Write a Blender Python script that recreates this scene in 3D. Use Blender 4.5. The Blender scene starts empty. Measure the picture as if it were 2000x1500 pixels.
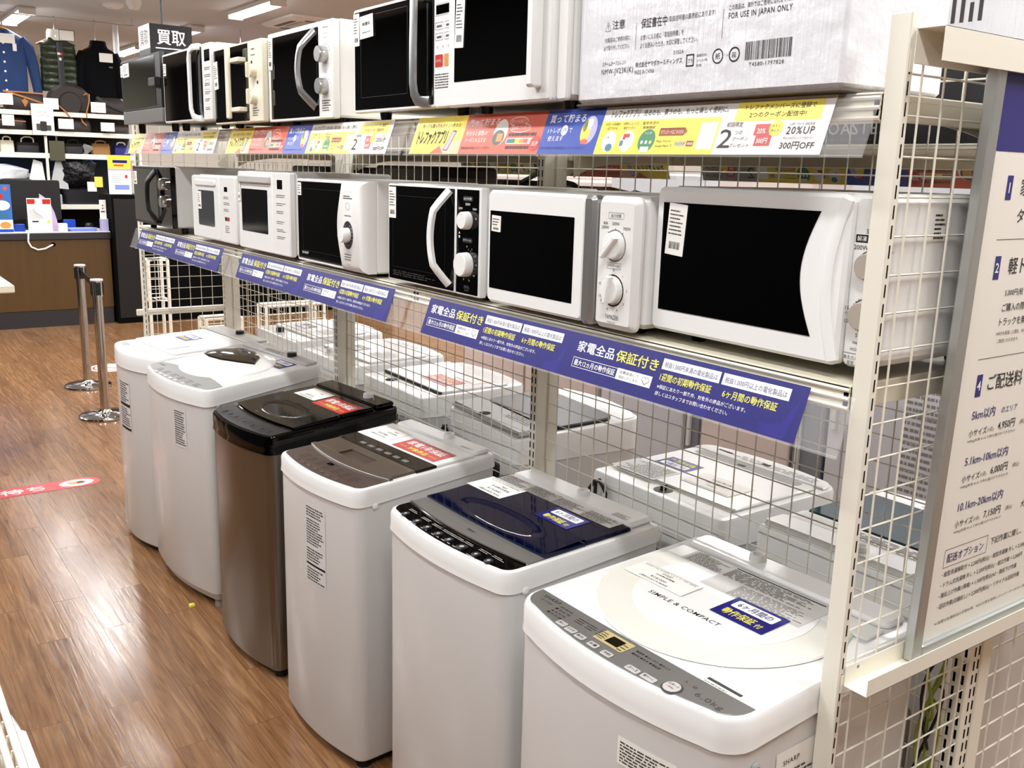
import bpy, math, random
from mathutils import Vector, Matrix
random.seed(11)
SC = bpy.context.scene
COL = SC.collection
PI = math.pi

# ------------------------------------------------------------------ camera
cam_d = bpy.data.cameras.new('camera')
cam_d.sensor_width = 36.0
cam_d.lens = 33.508
cam_d.clip_start = 0.02
cam = bpy.data.objects.new('camera', cam_d)
COL.objects.link(cam)
cam.matrix_world = Matrix(((0.577, -0.193, 0.793, 0.834),
                           (0.816, 0.105, -0.568, -1.269),
                           (0.026, 0.976, 0.218, 1.741),
                           (0, 0, 0, 1)))
_q = cam.matrix_world.to_quaternion()
cam.matrix_world = Matrix.Translation((0.834, -1.269, 1.741)) @ _q.to_matrix().to_4x4()
SC.camera = cam

# ------------------------------------------------------------------ world, exposure
w = bpy.data.worlds.new('world')
SC.world = w
w.use_nodes = True
w.node_tree.nodes['Background'].inputs[0].default_value = (1.0, 0.96, 0.92, 1)
w.node_tree.nodes['Background'].inputs[1].default_value = 0.05
vs = SC.view_settings
vs.view_transform = 'Standard'
vs.look = 'None'
vs.gamma = 1.0
vs.use_curve_mapping = False
vs.exposure = 0.0
TUBE_WATT = 41.0      # light given off by one ceiling fixture
CEIL = 3.4

# ------------------------------------------------------------------ materials
def lin(c):
    if isinstance(c, str):
        c = c.lstrip('#')
        c = [int(c[i:i + 2], 16) / 255 for i in (0, 2, 4)]
    return tuple((x / 12.92 if x <= 0.04045 else ((x + 0.055) / 1.055) ** 2.4) for x in c)

M = {}
def mat(name, col, rough=0.5, metal=0.0, spec=0.5, coat=0.0, alpha=1.0, emit=0.0, bump=None, noise=None):
    m = bpy.data.materials.new(name)
    m.use_nodes = True
    nt = m.node_tree
    b = nt.nodes['Principled BSDF']
    c = tuple(x ** 1.22 for x in lin(col)) if not emit else lin(col)
    b.inputs['Base Color'].default_value = (*c, 1)
    b.inputs['Roughness'].default_value = rough
    b.inputs['Metallic'].default_value = metal
    b.inputs['Specular IOR Level'].default_value = spec
    b.inputs['Coat Weight'].default_value = coat
    b.inputs['Coat Roughness'].default_value = 0.05
    b.inputs['Alpha'].default_value = alpha
    if emit:
        b.inputs['Emission Color'].default_value = (*c, 1)
        b.inputs['Emission Strength'].default_value = emit
    if noise or bump:
        tc = nt.nodes.new('ShaderNodeTexCoord')
        mp = nt.nodes.new('ShaderNodeMapping')
        nt.links.new(tc.outputs['Object'], mp.inputs['Vector'])
    if noise:            # (scale xyz, amount) : slight colour variation
        mp.inputs['Scale'].default_value = noise[0]
        n = nt.nodes.new('ShaderNodeTexNoise')
        n.inputs['Scale'].default_value = 1.0
        n.inputs['Detail'].default_value = 5
        nt.links.new(mp.outputs[0], n.inputs['Vector'])
        r = nt.nodes.new('ShaderNodeMix')
        r.data_type = 'RGBA'
        k = noise[1]
        r.inputs[6].default_value = (*[x * (1 - k) for x in c], 1)
        r.inputs[7].default_value = (*[min(1, x * (1 + k)) for x in c], 1)
        nt.links.new(n.outputs[0], r.inputs[0])
        nt.links.new(r.outputs[2], b.inputs['Base Color'])
    if bump:             # (scale xyz, strength, distance)
        mp2 = nt.nodes.new('ShaderNodeMapping')
        mp2.inputs['Scale'].default_value = bump[0]
        nt.links.new(tc.outputs['Object'], mp2.inputs['Vector'])
        n2 = nt.nodes.new('ShaderNodeTexNoise')
        n2.inputs['Scale'].default_value = 1.0
        n2.inputs['Detail'].default_value = 3
        nt.links.new(mp2.outputs[0], n2.inputs['Vector'])
        bp = nt.nodes.new('ShaderNodeBump')
        bp.inputs['Strength'].default_value = bump[1]
        bp.inputs['Distance'].default_value = bump[2]
        nt.links.new(n2.outputs[0], bp.inputs['Height'])
        nt.links.new(bp.outputs[0], b.inputs['Normal'])
    M[name] = m
    return m

mat('white_plastic', '#f3f3f1', 0.32)
mat('white_satin', '#ecebe9', 0.42)
mat('white_gloss', '#f4f4f3', 0.16)
mat('washer_steel', '#dededd', 0.3, coat=0.25)
mat('washer_top', '#efefee', 0.26, coat=0.2)
mat('lid_cream', '#f1f0e8', 0.12, coat=0.4)
mat('cream', '#ebe6d4', 0.4)
mat('post_paint', '#efebdf', 0.38)
mat('shelf_paint', '#e2dccb', 0.4, noise=((3, 3, 3), 0.05))
mat('wire_white', '#ece8dc', 0.38)
mat('black_glass', '#030304', 0.04, spec=0.4)
mat('green_glass', '#10271f', 0.06, spec=0.6)
mat('grey_glass', '#5a5b5d', 0.1)
mat('dark_glass', '#1a1a1c', 0.08)
mat('black_gloss', '#060607', 0.08, spec=0.25, coat=0.12)
mat('black_plastic', '#0d0d0e', 0.4)
mat('black_void', '#030303', 0.7, spec=0.1)
mat('charcoal', '#2b2b2e', 0.45)
mat('grey_plastic', '#8d8c8a', 0.4)
mat('light_grey', '#c9c8c6', 0.4)
mat('mid_grey', '#a7a6a4', 0.45)
mat('panel_silver', '#8f8d8a', 0.38, metal=0.35)
mat('silver', '#c6c6c5', 0.28, metal=0.8)
mat('alu', '#c2c5c4', 0.33, metal=0.75)
mat('chrome', '#cfcfcf', 0.1, metal=1.0)
mat('stainless', '#8f8a82', 0.28, metal=0.92, noise=((260, 260, 2), 0.06))
mat('navy_gloss', '#08163c', 0.04, spec=0.35, coat=0.25)
mat('brown_panel', '#6a5b54', 0.3, metal=0.2)
mat('brown_lid', '#75695e', 0.25, metal=0.35)
mat('smoke_lid', '#2b2621', 0.08, spec=0.35, coat=0.15)
mat('teal_gloss', '#0d4a52', 0.06, coat=0.5)
mat('paper', '#f5f3ee', 0.55)
mat('paper_warm', '#f0ece4', 0.5)
mat('card_white', '#efece6', 0.3)
mat('sheet_grey', '#d3d1cd', 0.35)
mat('ink', '#161414', 0.6)
mat('ink_soft', '#55504e', 0.6)
mat('ink_grey', '#85827f', 0.6)
mat('ink_white', '#f7f7f5', 0.5)
mat('ink_yellow', '#f2ee72', 0.5)
mat('ink_navy', '#241c7c', 0.5)
mat('ink_red', '#c23127', 0.5)
mat('sign_blue', '#170d86', 0.35, spec=0.3)
mat('sign_blue_pale', '#2a2096', 0.35, spec=0.3)
mat('sign_royal', '#1c55b8', 0.3)
mat('sign_yellow', '#f7e352', 0.35)
mat('sign_orange', '#e26a48', 0.35)
mat('sign_red', '#c9372b', 0.35)
mat('sign_green', '#2f8e5c', 0.4)
mat('sign_teal', '#3c86a3', 0.4)
mat('sign_peach', '#f2c9a8', 0.4)
mat('sign_lilac', '#bfb9e0', 0.4)
mat('sign_tan', '#d9a35c', 0.4)
mat('sign_grey', '#6d6a63', 0.4)
mat('wood_counter', '#634a20', 0.4, noise=((14, 14, 1.2), 0.25))
mat('kick_grey', '#37373a', 0.4)
mat('counter_top', '#e9e7e2', 0.3)
mat('rubber', '#0b0b0b', 0.7)
mat('cord_black', '#121212', 0.5)
mat('cord_grey', '#c8c4c0', 0.5)
mat('cord_green', '#9aa23a', 0.5)
mat('fridge_pink', '#cdbfb9', 0.3)
mat('fridge_grey', '#c2c1c4', 0.3)
mat('fridge_steel', '#8d9097', 0.3, metal=0.3)
mat('blue_cloth', '#34507f', 0.85, noise=((8, 8, 3), 0.2))
mat('green_puffer', '#303d25', 0.35, bump=((14, 14, 14), 0.5, 0.02))
mat('navy_cloth', '#070a12', 0.85, spec=0.15)
mat('leather_dark', '#33241c', 0.55, noise=((60, 60, 60), 0.2))
mat('leather_tan', '#b98047', 0.5)
mat('leather_brown', '#2a1b14', 0.5)
mat('olive', '#5d5b43', 0.7)
mat('kraft', '#a07a4c', 0.7)
mat('flap_grey', '#6e6258', 0.7)
mat('dial_beige', '#b9b0a6', 0.35)
mat('display_tan', '#cfc090', 0.4)
mat('lilac', '#cdb9d6', 0.5)
mat('tray_blue', '#98a6e8', 0.4)
mat('poster_blue', '#4a80c4', 0.4)
mat('bag_black', '#161418', 0.3, bump=((18, 18, 18), 0.9, 0.03))
mat('bag_white', '#dddddf', 0.4, bump=((14, 14, 14), 0.6, 0.02))
mat('tag_yellow', '#e8e26a', 0.5)
mat('grey_box', '#b9b9bd', 0.5)
mat('lamp_housing', '#e8e6e2', 0.5)
mat('ceiling_paint', '#d3d5d6', 0.9)
mat('wall_paint', '#d9d3ca', 0.85)
mat('wall_dark', '#1d1a18', 0.8)
mat('floor_red', '#c24a4c', 0.35)
mat('tube_glow', '#ffffff', 0.5, emit=9.0)
mat('glow_blue', '#9fc3ff', 0.4, emit=0.8)
mat('clear', '#ffffff', 0.06, alpha=0.14)
mat('clear_film', '#ffffff', 0.05, alpha=0.035, spec=0.5)

def plank_floor():
    m = bpy.data.materials.new('plank_floor'); m.use_nodes = True
    nt = m.node_tree; b = nt.nodes['Principled BSDF']
    N = nt.nodes.new; L = nt.links.new
    tc = N('ShaderNodeTexCoord')
    br = N('ShaderNodeTexBrick')
    br.inputs['Scale'].default_value = 1.0
    br.inputs['Brick Width'].default_value = 0.92
    br.inputs['Row Height'].default_value = 0.115
    br.inputs['Mortar Size'].default_value = 0.0008
    br.inputs['Mortar Smooth'].default_value = 0.2
    br.inputs['Color1'].default_value = (0, 0, 0, 1)
    br.inputs['Color2'].default_value = (1, 1, 1, 1)
    br.inputs['Mortar'].default_value = (0.5, 0.5, 0.5, 1)
    br.offset = 0.37
    L(tc.outputs['Object'], br.inputs['Vector'])
    mp = N('ShaderNodeMapping'); mp.inputs['Scale'].default_value = (1.8, 30, 1)
    L(tc.outputs['Object'], mp.inputs['Vector'])
    # shift grain per plank
    add = N('ShaderNodeVectorMath'); add.operation = 'ADD'
    sc = N('ShaderNodeVectorMath'); sc.operation = 'SCALE'; sc.inputs['Scale'].default_value = 37.0
    L(br.outputs['Color'], sc.inputs[0]); L(mp.outputs[0], add.inputs[0]); L(sc.outputs[0], add.inputs[1])
    wv = N('ShaderNodeTexNoise'); wv.inputs['Scale'].default_value = 1.6; wv.inputs['Detail'].default_value = 8
    wv.inputs['Roughness'].default_value = 0.62; wv.inputs['Distortion'].default_value = 1.2
    L(add.outputs[0], wv.inputs['Vector'])
    mx = N('ShaderNodeMath'); mx.operation = 'MULTIPLY_ADD'; mx.inputs[1].default_value = 0.12
    L(br.outputs['Color'], mx.inputs[0]); L(wv.outputs[0], mx.inputs[2])
    cr = N('ShaderNodeValToRGB')
    e = cr.color_ramp.elements
    e[0].position = 0.32; e[0].color = (*lin('#5c3d25'), 1)
    e[1].position = 0.95; e[1].color = (*lin('#ad8560'), 1)
    x = e.new(0.6); x.color = (*lin('#866141'), 1)
    L(mx.outputs[0], cr.inputs[0])
    dk = N('ShaderNodeMix'); dk.data_type = 'RGBA'; dk.inputs[7].default_value = (*lin('#4d2e1a'), 1)
    L(br.outputs['Fac'], dk.inputs[0]); L(cr.outputs[0], dk.inputs[6])
    L(dk.outputs[2], b.inputs['Base Color'])
    rn = N('ShaderNodeTexNoise'); rn.inputs['Scale'].default_value = 5.0; rn.inputs['Detail'].default_value = 4
    L(tc.outputs['Object'], rn.inputs['Vector'])
    rr = N('ShaderNodeMapRange'); rr.inputs['To Min'].default_value = 0.13; rr.inputs['To Max'].default_value = 0.23
    L(rn.outputs[0], rr.inputs['Value']); L(rr.outputs[0], b.inputs['Roughness'])
    bp = N('ShaderNodeBump'); bp.inputs['Strength'].default_value = 0.12; bp.inputs['Distance'].default_value = 0.004
    L(wv.outputs[0], bp.inputs['Height']); L(bp.outputs[0], b.inputs['Normal'])
    b.inputs['Specular IOR Level'].default_value = 0.5
    M['plank_floor'] = m
plank_floor()

def carton_white():
    m = bpy.data.materials.new('carton_white'); m.use_nodes = True
    nt = m.node_tree; b = nt.nodes['Principled BSDF']; N = nt.nodes.new; L = nt.links.new
    b.inputs['Base Color'].default_value = (*lin('#e9e9ee'), 1)
    b.inputs['Roughness'].default_value = 0.3
    b.inputs['Coat Weight'].default_value = 0.6; b.inputs['Coat Roughness'].default_value = 0.12
    tc = N('ShaderNodeTexCoord')
    mp = N('ShaderNodeMapping'); mp.inputs['Scale'].default_value = (150, 60, 4)
    L(tc.outputs['Object'], mp.inputs['Vector'])
    n = N('ShaderNodeTexNoise'); n.inputs['Scale'].default_value = 1; n.inputs['Detail'].default_value = 2
    L(mp.outputs[0], n.inputs['Vector'])
    n2 = N('ShaderNodeTexNoise'); n2.inputs['Scale'].default_value = 16; n2.inputs['Detail'].default_value = 5
    L(tc.outputs['Object'], n2.inputs['Vector'])
    ad = N('ShaderNodeMath'); ad.operation = 'MULTIPLY_ADD'; ad.inputs[1].default_value = 0.35
    L(n.outputs[0], ad.inputs[0]); L(n2.outputs[0], ad.inputs[2])
    bp = N('ShaderNodeBump'); bp.inputs['Strength'].default_value = 0.6; bp.inputs['Distance'].default_value = 0.012
    L(ad.outputs[0], bp.inputs['Height']); L(bp.outputs[0], b.inputs['Normal']); L(bp.outputs[0], b.inputs['Coat Normal'])
    M['carton_white'] = m
carton_white()

# ------------------------------------------------------------------ mesh helpers
V = Vector
_txt = {}
def text_mesh(body, bold):
    k = (body, bold)
    if k not in _txt:
        c = bpy.data.curves.new('writing', 'FONT')
        c.body = body; c.resolution_u = 2; c.offset = bold * 0.4
        if body.isascii() and len(body) > 4: c.space_character = 1.14
        o = bpy.data.objects.new('writing', c)
        me = bpy.data.meshes.new_from_object(o)
        vv = [tuple(v.co) for v in me.vertices]
        ff = [tuple(p.vertices) for p in me.polygons]
        bpy.data.objects.remove(o); bpy.data.curves.remove(c); bpy.data.meshes.remove(me)
        x0 = min(v[0] for v in vv); x1 = max(v[0] for v in vv)
        y0 = min(v[1] for v in vv); y1 = max(v[1] for v in vv)
        _txt[k] = (vv, ff, x0, x1, y0, y1)
    return _txt[k]

def rrect(x0, x1, y0, y1, r, n=4):
    r = max(1e-5, min(r, (x1 - x0) / 2 - 1e-5, (y1 - y0) / 2 - 1e-5))
    out = []
    for cx, cy, a in ((x1 - r, y1 - r, 0), (x0 + r, y1 - r, 90), (x0 + r, y0 + r, 180), (x1 - r, y0 + r, 270)):
        for i in range(n + 1):
            t = math.radians(a + 90 * i / n)
            out.append((cx + r * math.cos(t), cy + r * math.sin(t)))
    return out

def circ(cx, cy, rx, ry=None, n=28, a0=0, a1=360):
    ry = rx if ry is None else ry
    full = abs(a1 - a0) >= 360
    k = n if full else n + 1
    return [(cx + rx * math.cos(math.radians(a0 + (a1 - a0) * i / n)), cy + ry * math.sin(math.radians(a0 + (a1 - a0) * i / n))) for i in range(k)]

def inset(poly, c):
    n = len(poly); out = []
    area = sum(poly[i][0] * poly[(i + 1) % n][1] - poly[(i + 1) % n][0] * poly[i][1] for i in range(n))
    s = 1 if area > 0 else -1
    for i in range(n):
        p, q, r = poly[i - 1], poly[i], poly[(i + 1) % n]
        e1 = (q[0] - p[0], q[1] - p[1]); e2 = (r[0] - q[0], r[1] - q[1])
        l1 = math.hypot(*e1) or 1e-9; l2 = math.hypot(*e2) or 1e-9
        n1 = (-e1[1] / l1 * s, e1[0] / l1 * s); n2 = (-e2[1] / l2 * s, e2[0] / l2 * s)
        b = (n1[0] + n2[0], n1[1] + n2[1]); d = b[0] * b[0] + b[1] * b[1]
        if d < 1e-6: out.append((q[0] + n1[0] * c, q[1] + n1[1] * c)); continue
        k = min(2 * c / d, 3 * c) if c > 0 else max(2 * c / d, 3 * c)
        out.append((q[0] + b[0] * k, q[1] + b[1] * k))
    return out

class MB:
    def __init__(s):
        s.v = []; s.f = []; s.m = []; s.mats = []
    def mi(s, name):
        if name not in s.mats: s.mats.append(name)
        return s.mats.index(name)
    def add(s, vs, fs, m):
        b = len(s.v); s.v += [tuple(q) for q in vs]; i = s.mi(m)
        for f in fs:
            s.f.append([b + k for k in f]); s.m.append(i)
    def loft(s, rings, m, cap0=True, cap1=True, closed=False):
        n = len(rings[0]); vs = [p for r in rings for p in r]; fs = []
        k = len(rings)
        for a in range(k if closed else k - 1):
            b = (a + 1) % k
            for i in range(n):
                j = (i + 1) % n
                fs.append((a * n + i, a * n + j, b * n + j, b * n + i))
        if not closed:
            if cap0: fs.append(tuple(reversed(range(n))))
            if cap1: fs.append(tuple(range((k - 1) * n, k * n)))
        s.add(vs, fs, m)
    def slab(s, poly, a, b, m, axis='z', cham=0.0015, zf=None):
        c = min(cham, abs(b - a) / 2.01)
        area = sum(poly[i][0] * poly[(i + 1) % len(poly)][1] - poly[(i + 1) % len(poly)][0] * poly[i][1] for i in range(len(poly)))
        flip = (area < 0) != (axis == 'y')
        if flip: poly = list(reversed(poly))
        ins = inset(poly, c) if c > 1e-7 else poly
        lv = [(ins, a), (poly, a + c), (poly, b - c), (ins, b)] if c > 1e-7 else [(poly, a), (poly, b)]
        rings = []
        for pl, h in lv:
            if axis == 'z': rings.append([(x, y, (zf(x, y) if zf else 0) + h) for x, y in pl])
            elif axis == 'y': rings.append([(x, h, z) for x, z in pl])
            else: rings.append([(h, y, z) for y, z in pl])
        s.loft(rings, m)
    def box(s, x0, x1, y0, y1, z0, z1, m, ch=0.0015):
        c = min(ch, abs(x1 - x0) / 2.1, abs(y1 - y0) / 2.1, abs(z1 - z0) / 2.1)
        if c < 1e-6:
            s.slab([(x0, y0), (x1, y0), (x1, y1), (x0, y1)], z0, z1, m, 'z', 0); return
        s.slab(rrect(x0, x1, y0, y1, c, 1 if c < 0.004 else 3), z0, z1, m, 'z', c)
    def cyl(s, p0, p1, r, m, n=16, r1=None, caps=True):
        s.tube([p0, p1], r, m, n, r1=r1, caps=caps)
    def tube(s, pts, r, m, n=6, r1=None, caps=True, closed=False, rads=None):
        pts = [V(p) for p in pts]; k = len(pts); rings = []
        prev = None
        for i, p in enumerate(pts):
            if closed: t = pts[(i + 1) % k] - pts[i - 1]
            else: t = pts[min(i + 1, k - 1)] - pts[max(i - 1, 0)]
            t.normalize()
            if prev is None:
                up = V((0, 0, 1)) if abs(t.z) < 0.9 else V((1, 0, 0))
                a = t.cross(up).normalized()
            else:
                a = (prev - t * prev.dot(t)).normalized()
            prev = a; b = t.cross(a)
            rr = rads[i] if rads else (r if r1 is None else r + (r1 - r) * i / max(1, k - 1))
            rings.append([p + a * rr * math.cos(2 * PI * j / n) + b * rr * math.sin(2 * PI * j / n) for j in range(n)])
        s.loft(rings, m, caps, caps, closed)
    def sweep(s, pts, hw, ht, m, up=(0, 1, 0)):
        """rectangular section swept along a path; ht measured along `up`"""
        pts = [V(p) for p in pts]; up = V(up); rings = []
        for i, p in enumerate(pts):
            t = (pts[min(i + 1, len(pts) - 1)] - pts[max(i - 1, 0)]).normalized()
            a = t.cross(up).normalized()
            u2 = a.cross(t).normalized()
            c = 0.3
            pr = [(-1, -1 + c), (-1 + c, -1), (1 - c, -1), (1, -1 + c), (1, 1 - c), (1 - c, 1), (-1 + c, 1), (-1, 1 - c)]
            rings.append([p + a * hw * x + u2 * ht * y for x, y in pr])
        s.loft(rings, m)
    def lathe(s, prof, org, axis, m, n=24):
        axis = V(axis).normalized(); up = V((0, 0, 1)) if abs(axis.z) < 0.9 else V((1, 0, 0))
        a = axis.cross(up).normalized(); b = axis.cross(a); org = V(org); rings = []
        for r, h in prof:
            rings.append([org + axis * h + (a * math.cos(2 * PI * j / n) + b * math.sin(2 * PI * j / n)) * max(r, 1e-5) for j in range(n)])
        s.loft(rings, m)
    def flat(s, pts2, org, xd, yd, m, lift=0.0):
        org = V(org); xd = V(xd); yd = V(yd); nn = xd.cross(yd).normalized()
        s.add([org + xd * x + yd * y + nn * lift for x, y in pts2], [tuple(range(len(pts2)))], m)
    def ring(s, cx, cy, r0, r1, org, xd, yd, m, lift=0.0, n=28, ry=1.0, a0=0, a1=360):
        org = V(org); xd = V(xd); yd = V(yd); nn = xd.cross(yd).normalized()
        vs = []; fs = []
        for i in range(n + 1):
            t = math.radians(a0 + (a1 - a0) * i / n)
            for r in (r0, r1):
                vs.append(org + xd * (cx + r * math.cos(t)) + yd * (cy + r * ry * math.sin(t)) + nn * lift)
        for i in range(n): fs.append((2 * i, 2 * i + 1, 2 * i + 3, 2 * i + 2))
        s.add(vs, fs, m)
    def frame(s, x0, x1, y0, y1, t, org, xd, yd, m, lift=0.0):
        for q in (((x0, y0), (x1, y0), (x1, y0 + t), (x0, y0 + t)), ((x0, y1 - t), (x1, y1 - t), (x1, y1), (x0, y1)),
                  ((x0, y0), (x0 + t, y0), (x0 + t, y1), (x0, y1)), ((x1 - t, y0), (x1, y0), (x1, y1), (x1 - t, y1))):
            s.flat(q, org, xd, yd, m, lift)
    def text(s, body, x, y, h, org, xd, yd, m, lift=0.0004, bold=0.0, w=None, align='l', slant=0.0):
        """h = height of the tallest glyph, (x, y) = lower left of the writing in the plane's own frame, w = width to fit"""
        vv, ff, x0, x1, y0, y1 = text_mesh(body, bold)
        sy = h / max(1e-6, (y1 - y0)); sx = sy if w is None else w / max(1e-6, (x1 - x0))
        wd = (x1 - x0) * sx
        if align == 'c': x -= wd / 2
        elif align == 'r': x -= wd
        org = V(org); xd = V(xd); yd = V(yd); nn = xd.cross(yd).normalized()
        s.add([org + xd * (x + (p[0] - x0) * sx + slant * (p[1] - y0) * sy) + yd * (y + (p[1] - y0) * sy) + nn * lift for p in vv], ff, m)
    def lines(s, x, y, wdt, hgt, n, org, xd, yd, m, lift=0.0004, fill=0.45, ragged=0.35):
        """rows of fine print too small to read"""
        for i in range(n):
            yy = y + hgt * (n - 1 - i) / n
            xx = x
            end = x + wdt * (1 - ragged * random.random())
            while xx < end:
                l = wdt * random.uniform(0.03, 0.13)
                s.flat(((xx, yy), (min(end, xx + l), yy), (min(end, xx + l), yy + hgt / n * fill), (xx, yy + hgt / n * fill)), org, xd, yd, m, lift)
                xx += l + wdt * random.uniform(0.012, 0.03)
    def build(s, name, parent=None, smooth=True, loc=None, rot=None):
        me = bpy.data.meshes.new(name)
        me.from_pydata(s.v, [], s.f)
        me.polygons.foreach_set('material_index', s.m)
        for k in s.mats: me.materials.append(M[k])
        if smooth:
            me.polygons.foreach_set('use_smooth', [True] * len(me.polygons))
            me.set_sharp_from_angle(angle=math.radians(32))
        me.update()
        o = bpy.data.objects.new(name, me)
        COL.objects.link(o)
        if parent: o.parent = parent
        if loc: o.location = loc
        if rot: o.rotation_euler = rot
        return o

def thing(name, label, cat, loc=(0, 0, 0), rz=0.0, group=None):
    o = bpy.data.objects.new(name, None)
    o.empty_display_size = 0.05
    COL.objects.link(o)
    o.location = loc; o.rotation_euler = (0, 0, math.radians(rz))
    o['label'] = label; o['category'] = cat
    if group: o['group'] = group
    return o
def tag(o, label, cat, group=None):
    o['label'] = label; o['category'] = cat
    if group: o['group'] = group
    return o
def struct(o):
    o['kind'] = 'structure'; return o
def copy_tree(o, parent=None):
    c = o.copy(); COL.objects.link(c); c.parent = parent
    for ch in list(o.children): copy_tree(ch, c)
    return c
X1 = (1, 0, 0); Y1 = (0, 1, 0); Z1 = (0, 0, 1)

# ------------------------------------------------------------------ room
RX0, RX1, RY0, RY1 = -17.5, 4.0, -4.2, 9.0
b = MB(); b.box(RX0, RX1, RY0, RY1, -0.1, 0, 'plank_floor', 0); struct(b.build('floor'))
b = MB(); b.box(RX0, RX1, RY0, RY1, CEIL, CEIL + 0.1, 'ceiling_paint', 0); struct(b.build('ceiling'))
b = MB(); b.box(RX0 - 0.1, RX0, RY0, RY1, 0, CEIL, 'wall_paint', 0); struct(b.build('wall_back'))
b = MB(); b.box(RX1, RX1 + 0.1, RY0, RY1, 0, CEIL, 'wall_paint', 0); struct(b.build('wall_front'))
b = MB(); b.box(RX0, RX1, RY0 - 0.1, RY0, 0, CEIL, 'wall_dark', 0); struct(b.build('wall_left'))
b = MB(); b.box(RX0, RX1, RY1, RY1 + 0.1, 0, CEIL, 'wall_paint', 0); struct(b.build('wall_right'))

# ceiling fixtures: twin tube lamps, each with its own light
LAMP_SPOT = {}
def ceiling_lamp(x, y, label):
    t = thing('ceiling_lamp', label, 'ceiling light', (x, y, CEIL), 0, 'twin tube lamps on the ceiling')
    h = MB()
    h.slab(rrect(-0.63, 0.63, -0.09, 0.09, 0.01), -0.045, -0.001, 'lamp_housing', 'z', 0.004)
    h.box(-0.65, -0.615, -0.085, 0.085, -0.085, -0.02, 'lamp_housing', 0.004)
    h.box(0.615, 0.65, -0.085, 0.085, -0.085, -0.02, 'lamp_housing', 0.004)
    h.build('lamp_housing', t)
    for s in (-1, 1):
        q = MB(); q.cyl((-0.615, s * 0.05, -0.066), (0.615, s * 0.05, -0.066), 0.014, 'tube_glow', 10)
        q.build('lamp_tube', t)
    ld = bpy.data.lights.new('lamp_light', 'AREA')
    ld.shape = 'RECTANGLE'; ld.size = 1.2; ld.size_y = 0.14
    ld.energy = TUBE_WATT; ld.color = (0.985, 0.99, 1.0)
    lo = bpy.data.objects.new('lamp_light', ld); COL.objects.link(lo)
    lo.parent = t; lo.location = (0, 0, -0.088)
    return t

# seen in the picture: 4 lamps in the row by the clothes and the hanging sign, rest overhead
for i, x in enumerate((-14.8, -12.2, -9.6, -7.0, -4.4, -1.8, 0.8)):
    for y in (-2.9, -1.1, 0.8, 2.7, 4.6, 6.5):
        if (x, y) == (-12.2, 0.8): lab = 'lit twin tube ceiling lamp behind the hook of the blue shirt'
        elif (x, y) == (-14.8, 2.7): lab = 'lit twin tube ceiling lamp partly hidden left of the hanging black and white sign'
        elif (x, y) == (-12.2, 2.7): lab = 'lit twin tube ceiling lamp right of the hanging black and white sign'
        elif (x, y) == (-9.6, 2.7): lab = 'lit twin tube ceiling lamp beside the ceiling air conditioner, largest lamp in view'
        elif x < -13: lab = 'twin tube ceiling lamp at the far end of the shop'
        else: lab = 'twin tube ceiling lamp overhead outside the picture'
        ceiling_lamp(x, y, lab)

# ------------------------------------------------------------------ display gondola
BAY = 1.392
D = 0.46                       # centre plane
LOWZ, TOPZ = 1.43, 1.868       # shelf tops
gond = thing('display_gondola', 'long cream steel double-sided display gondola with wire mesh panels and two shelves of ovens', 'shelving')
def slots(b, x, y, z0, z1, axis, m='black_void', wdt=0.0032, pitch=0.029, hgt=0.0195):
    z = z1
    while z > z0:
        if axis == 'x':   # slots on a face looking along +x, at height y
            b.flat(((0, 0), (wdt, 0), (wdt, hgt), (0, hgt)), (x, y, z - hgt / 2), Y1, Z1, m, 0.0004)
        else:             # face looking along -y
            b.flat(((0, 0), (wdt, 0), (wdt, hgt), (0, hgt)), (x, y, z - hgt / 2), X1, Z1, m, 0.0004)
        z -= pitch
# near and far front posts
for x0, near in ((0.0, True), (-3 * BAY - 0.0, False)):
    b = MB()
    b.box(x0 - 0.034, x0, 0.0, 0.016, 0.0, 1.975 if near else 1.99, 'post_paint', 0.002)
    b.box(x0 - 0.034, x0 - 0.006, 0.012, 0.02, 0.0, 1.973, 'post_paint', 0.001)
    slots(b, x0, 0.0048, 0.02, 1.9, 'x')
    b.build('post', gond)
# centre posts
for k in range(4):
    x1 = -k * BAY
    b = MB()
    b.box(x1 - 0.036, x1 - 0.002, D - 0.041, D - 0.004, 0, 1.975, 'post_paint', 0.002)
    b.box(x1 - 0.036, x1 - 0.002, D + 0.004, D + 0.041, 0, 1.975, 'post_paint', 0.002)
    b.box(x1 - 0.034, x1 - 0.006, D - 0.006, D + 0.006, 0, 1.973, 'shelf_paint', 0)
    slots(b, x1 - 0.030, D - 0.041, 0.03, 1.94, 'y', wdt=0.005)
    slots(b, x1 - 0.013, D - 0.041, 0.03, 1.94, 'y', wdt=0.005)
    if k == 0:
        slots(b, x1 - 0.002, D - 0.026, 0.03, 1.94, 'x', wdt=0.005)
        slots(b, x1 - 0.002, D - 0.012, 0.03, 1.94, 'x', wdt=0.005)
    b.build('post', gond)
# rear posts of the two end frames
for x0 in (0.0, -3 * BAY):
    b = MB(); b.box(x0 - 0.034, x0, 0.905, 0.921, 0, 1.975, 'post_paint', 0.002); b.build('post', gond)

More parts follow.
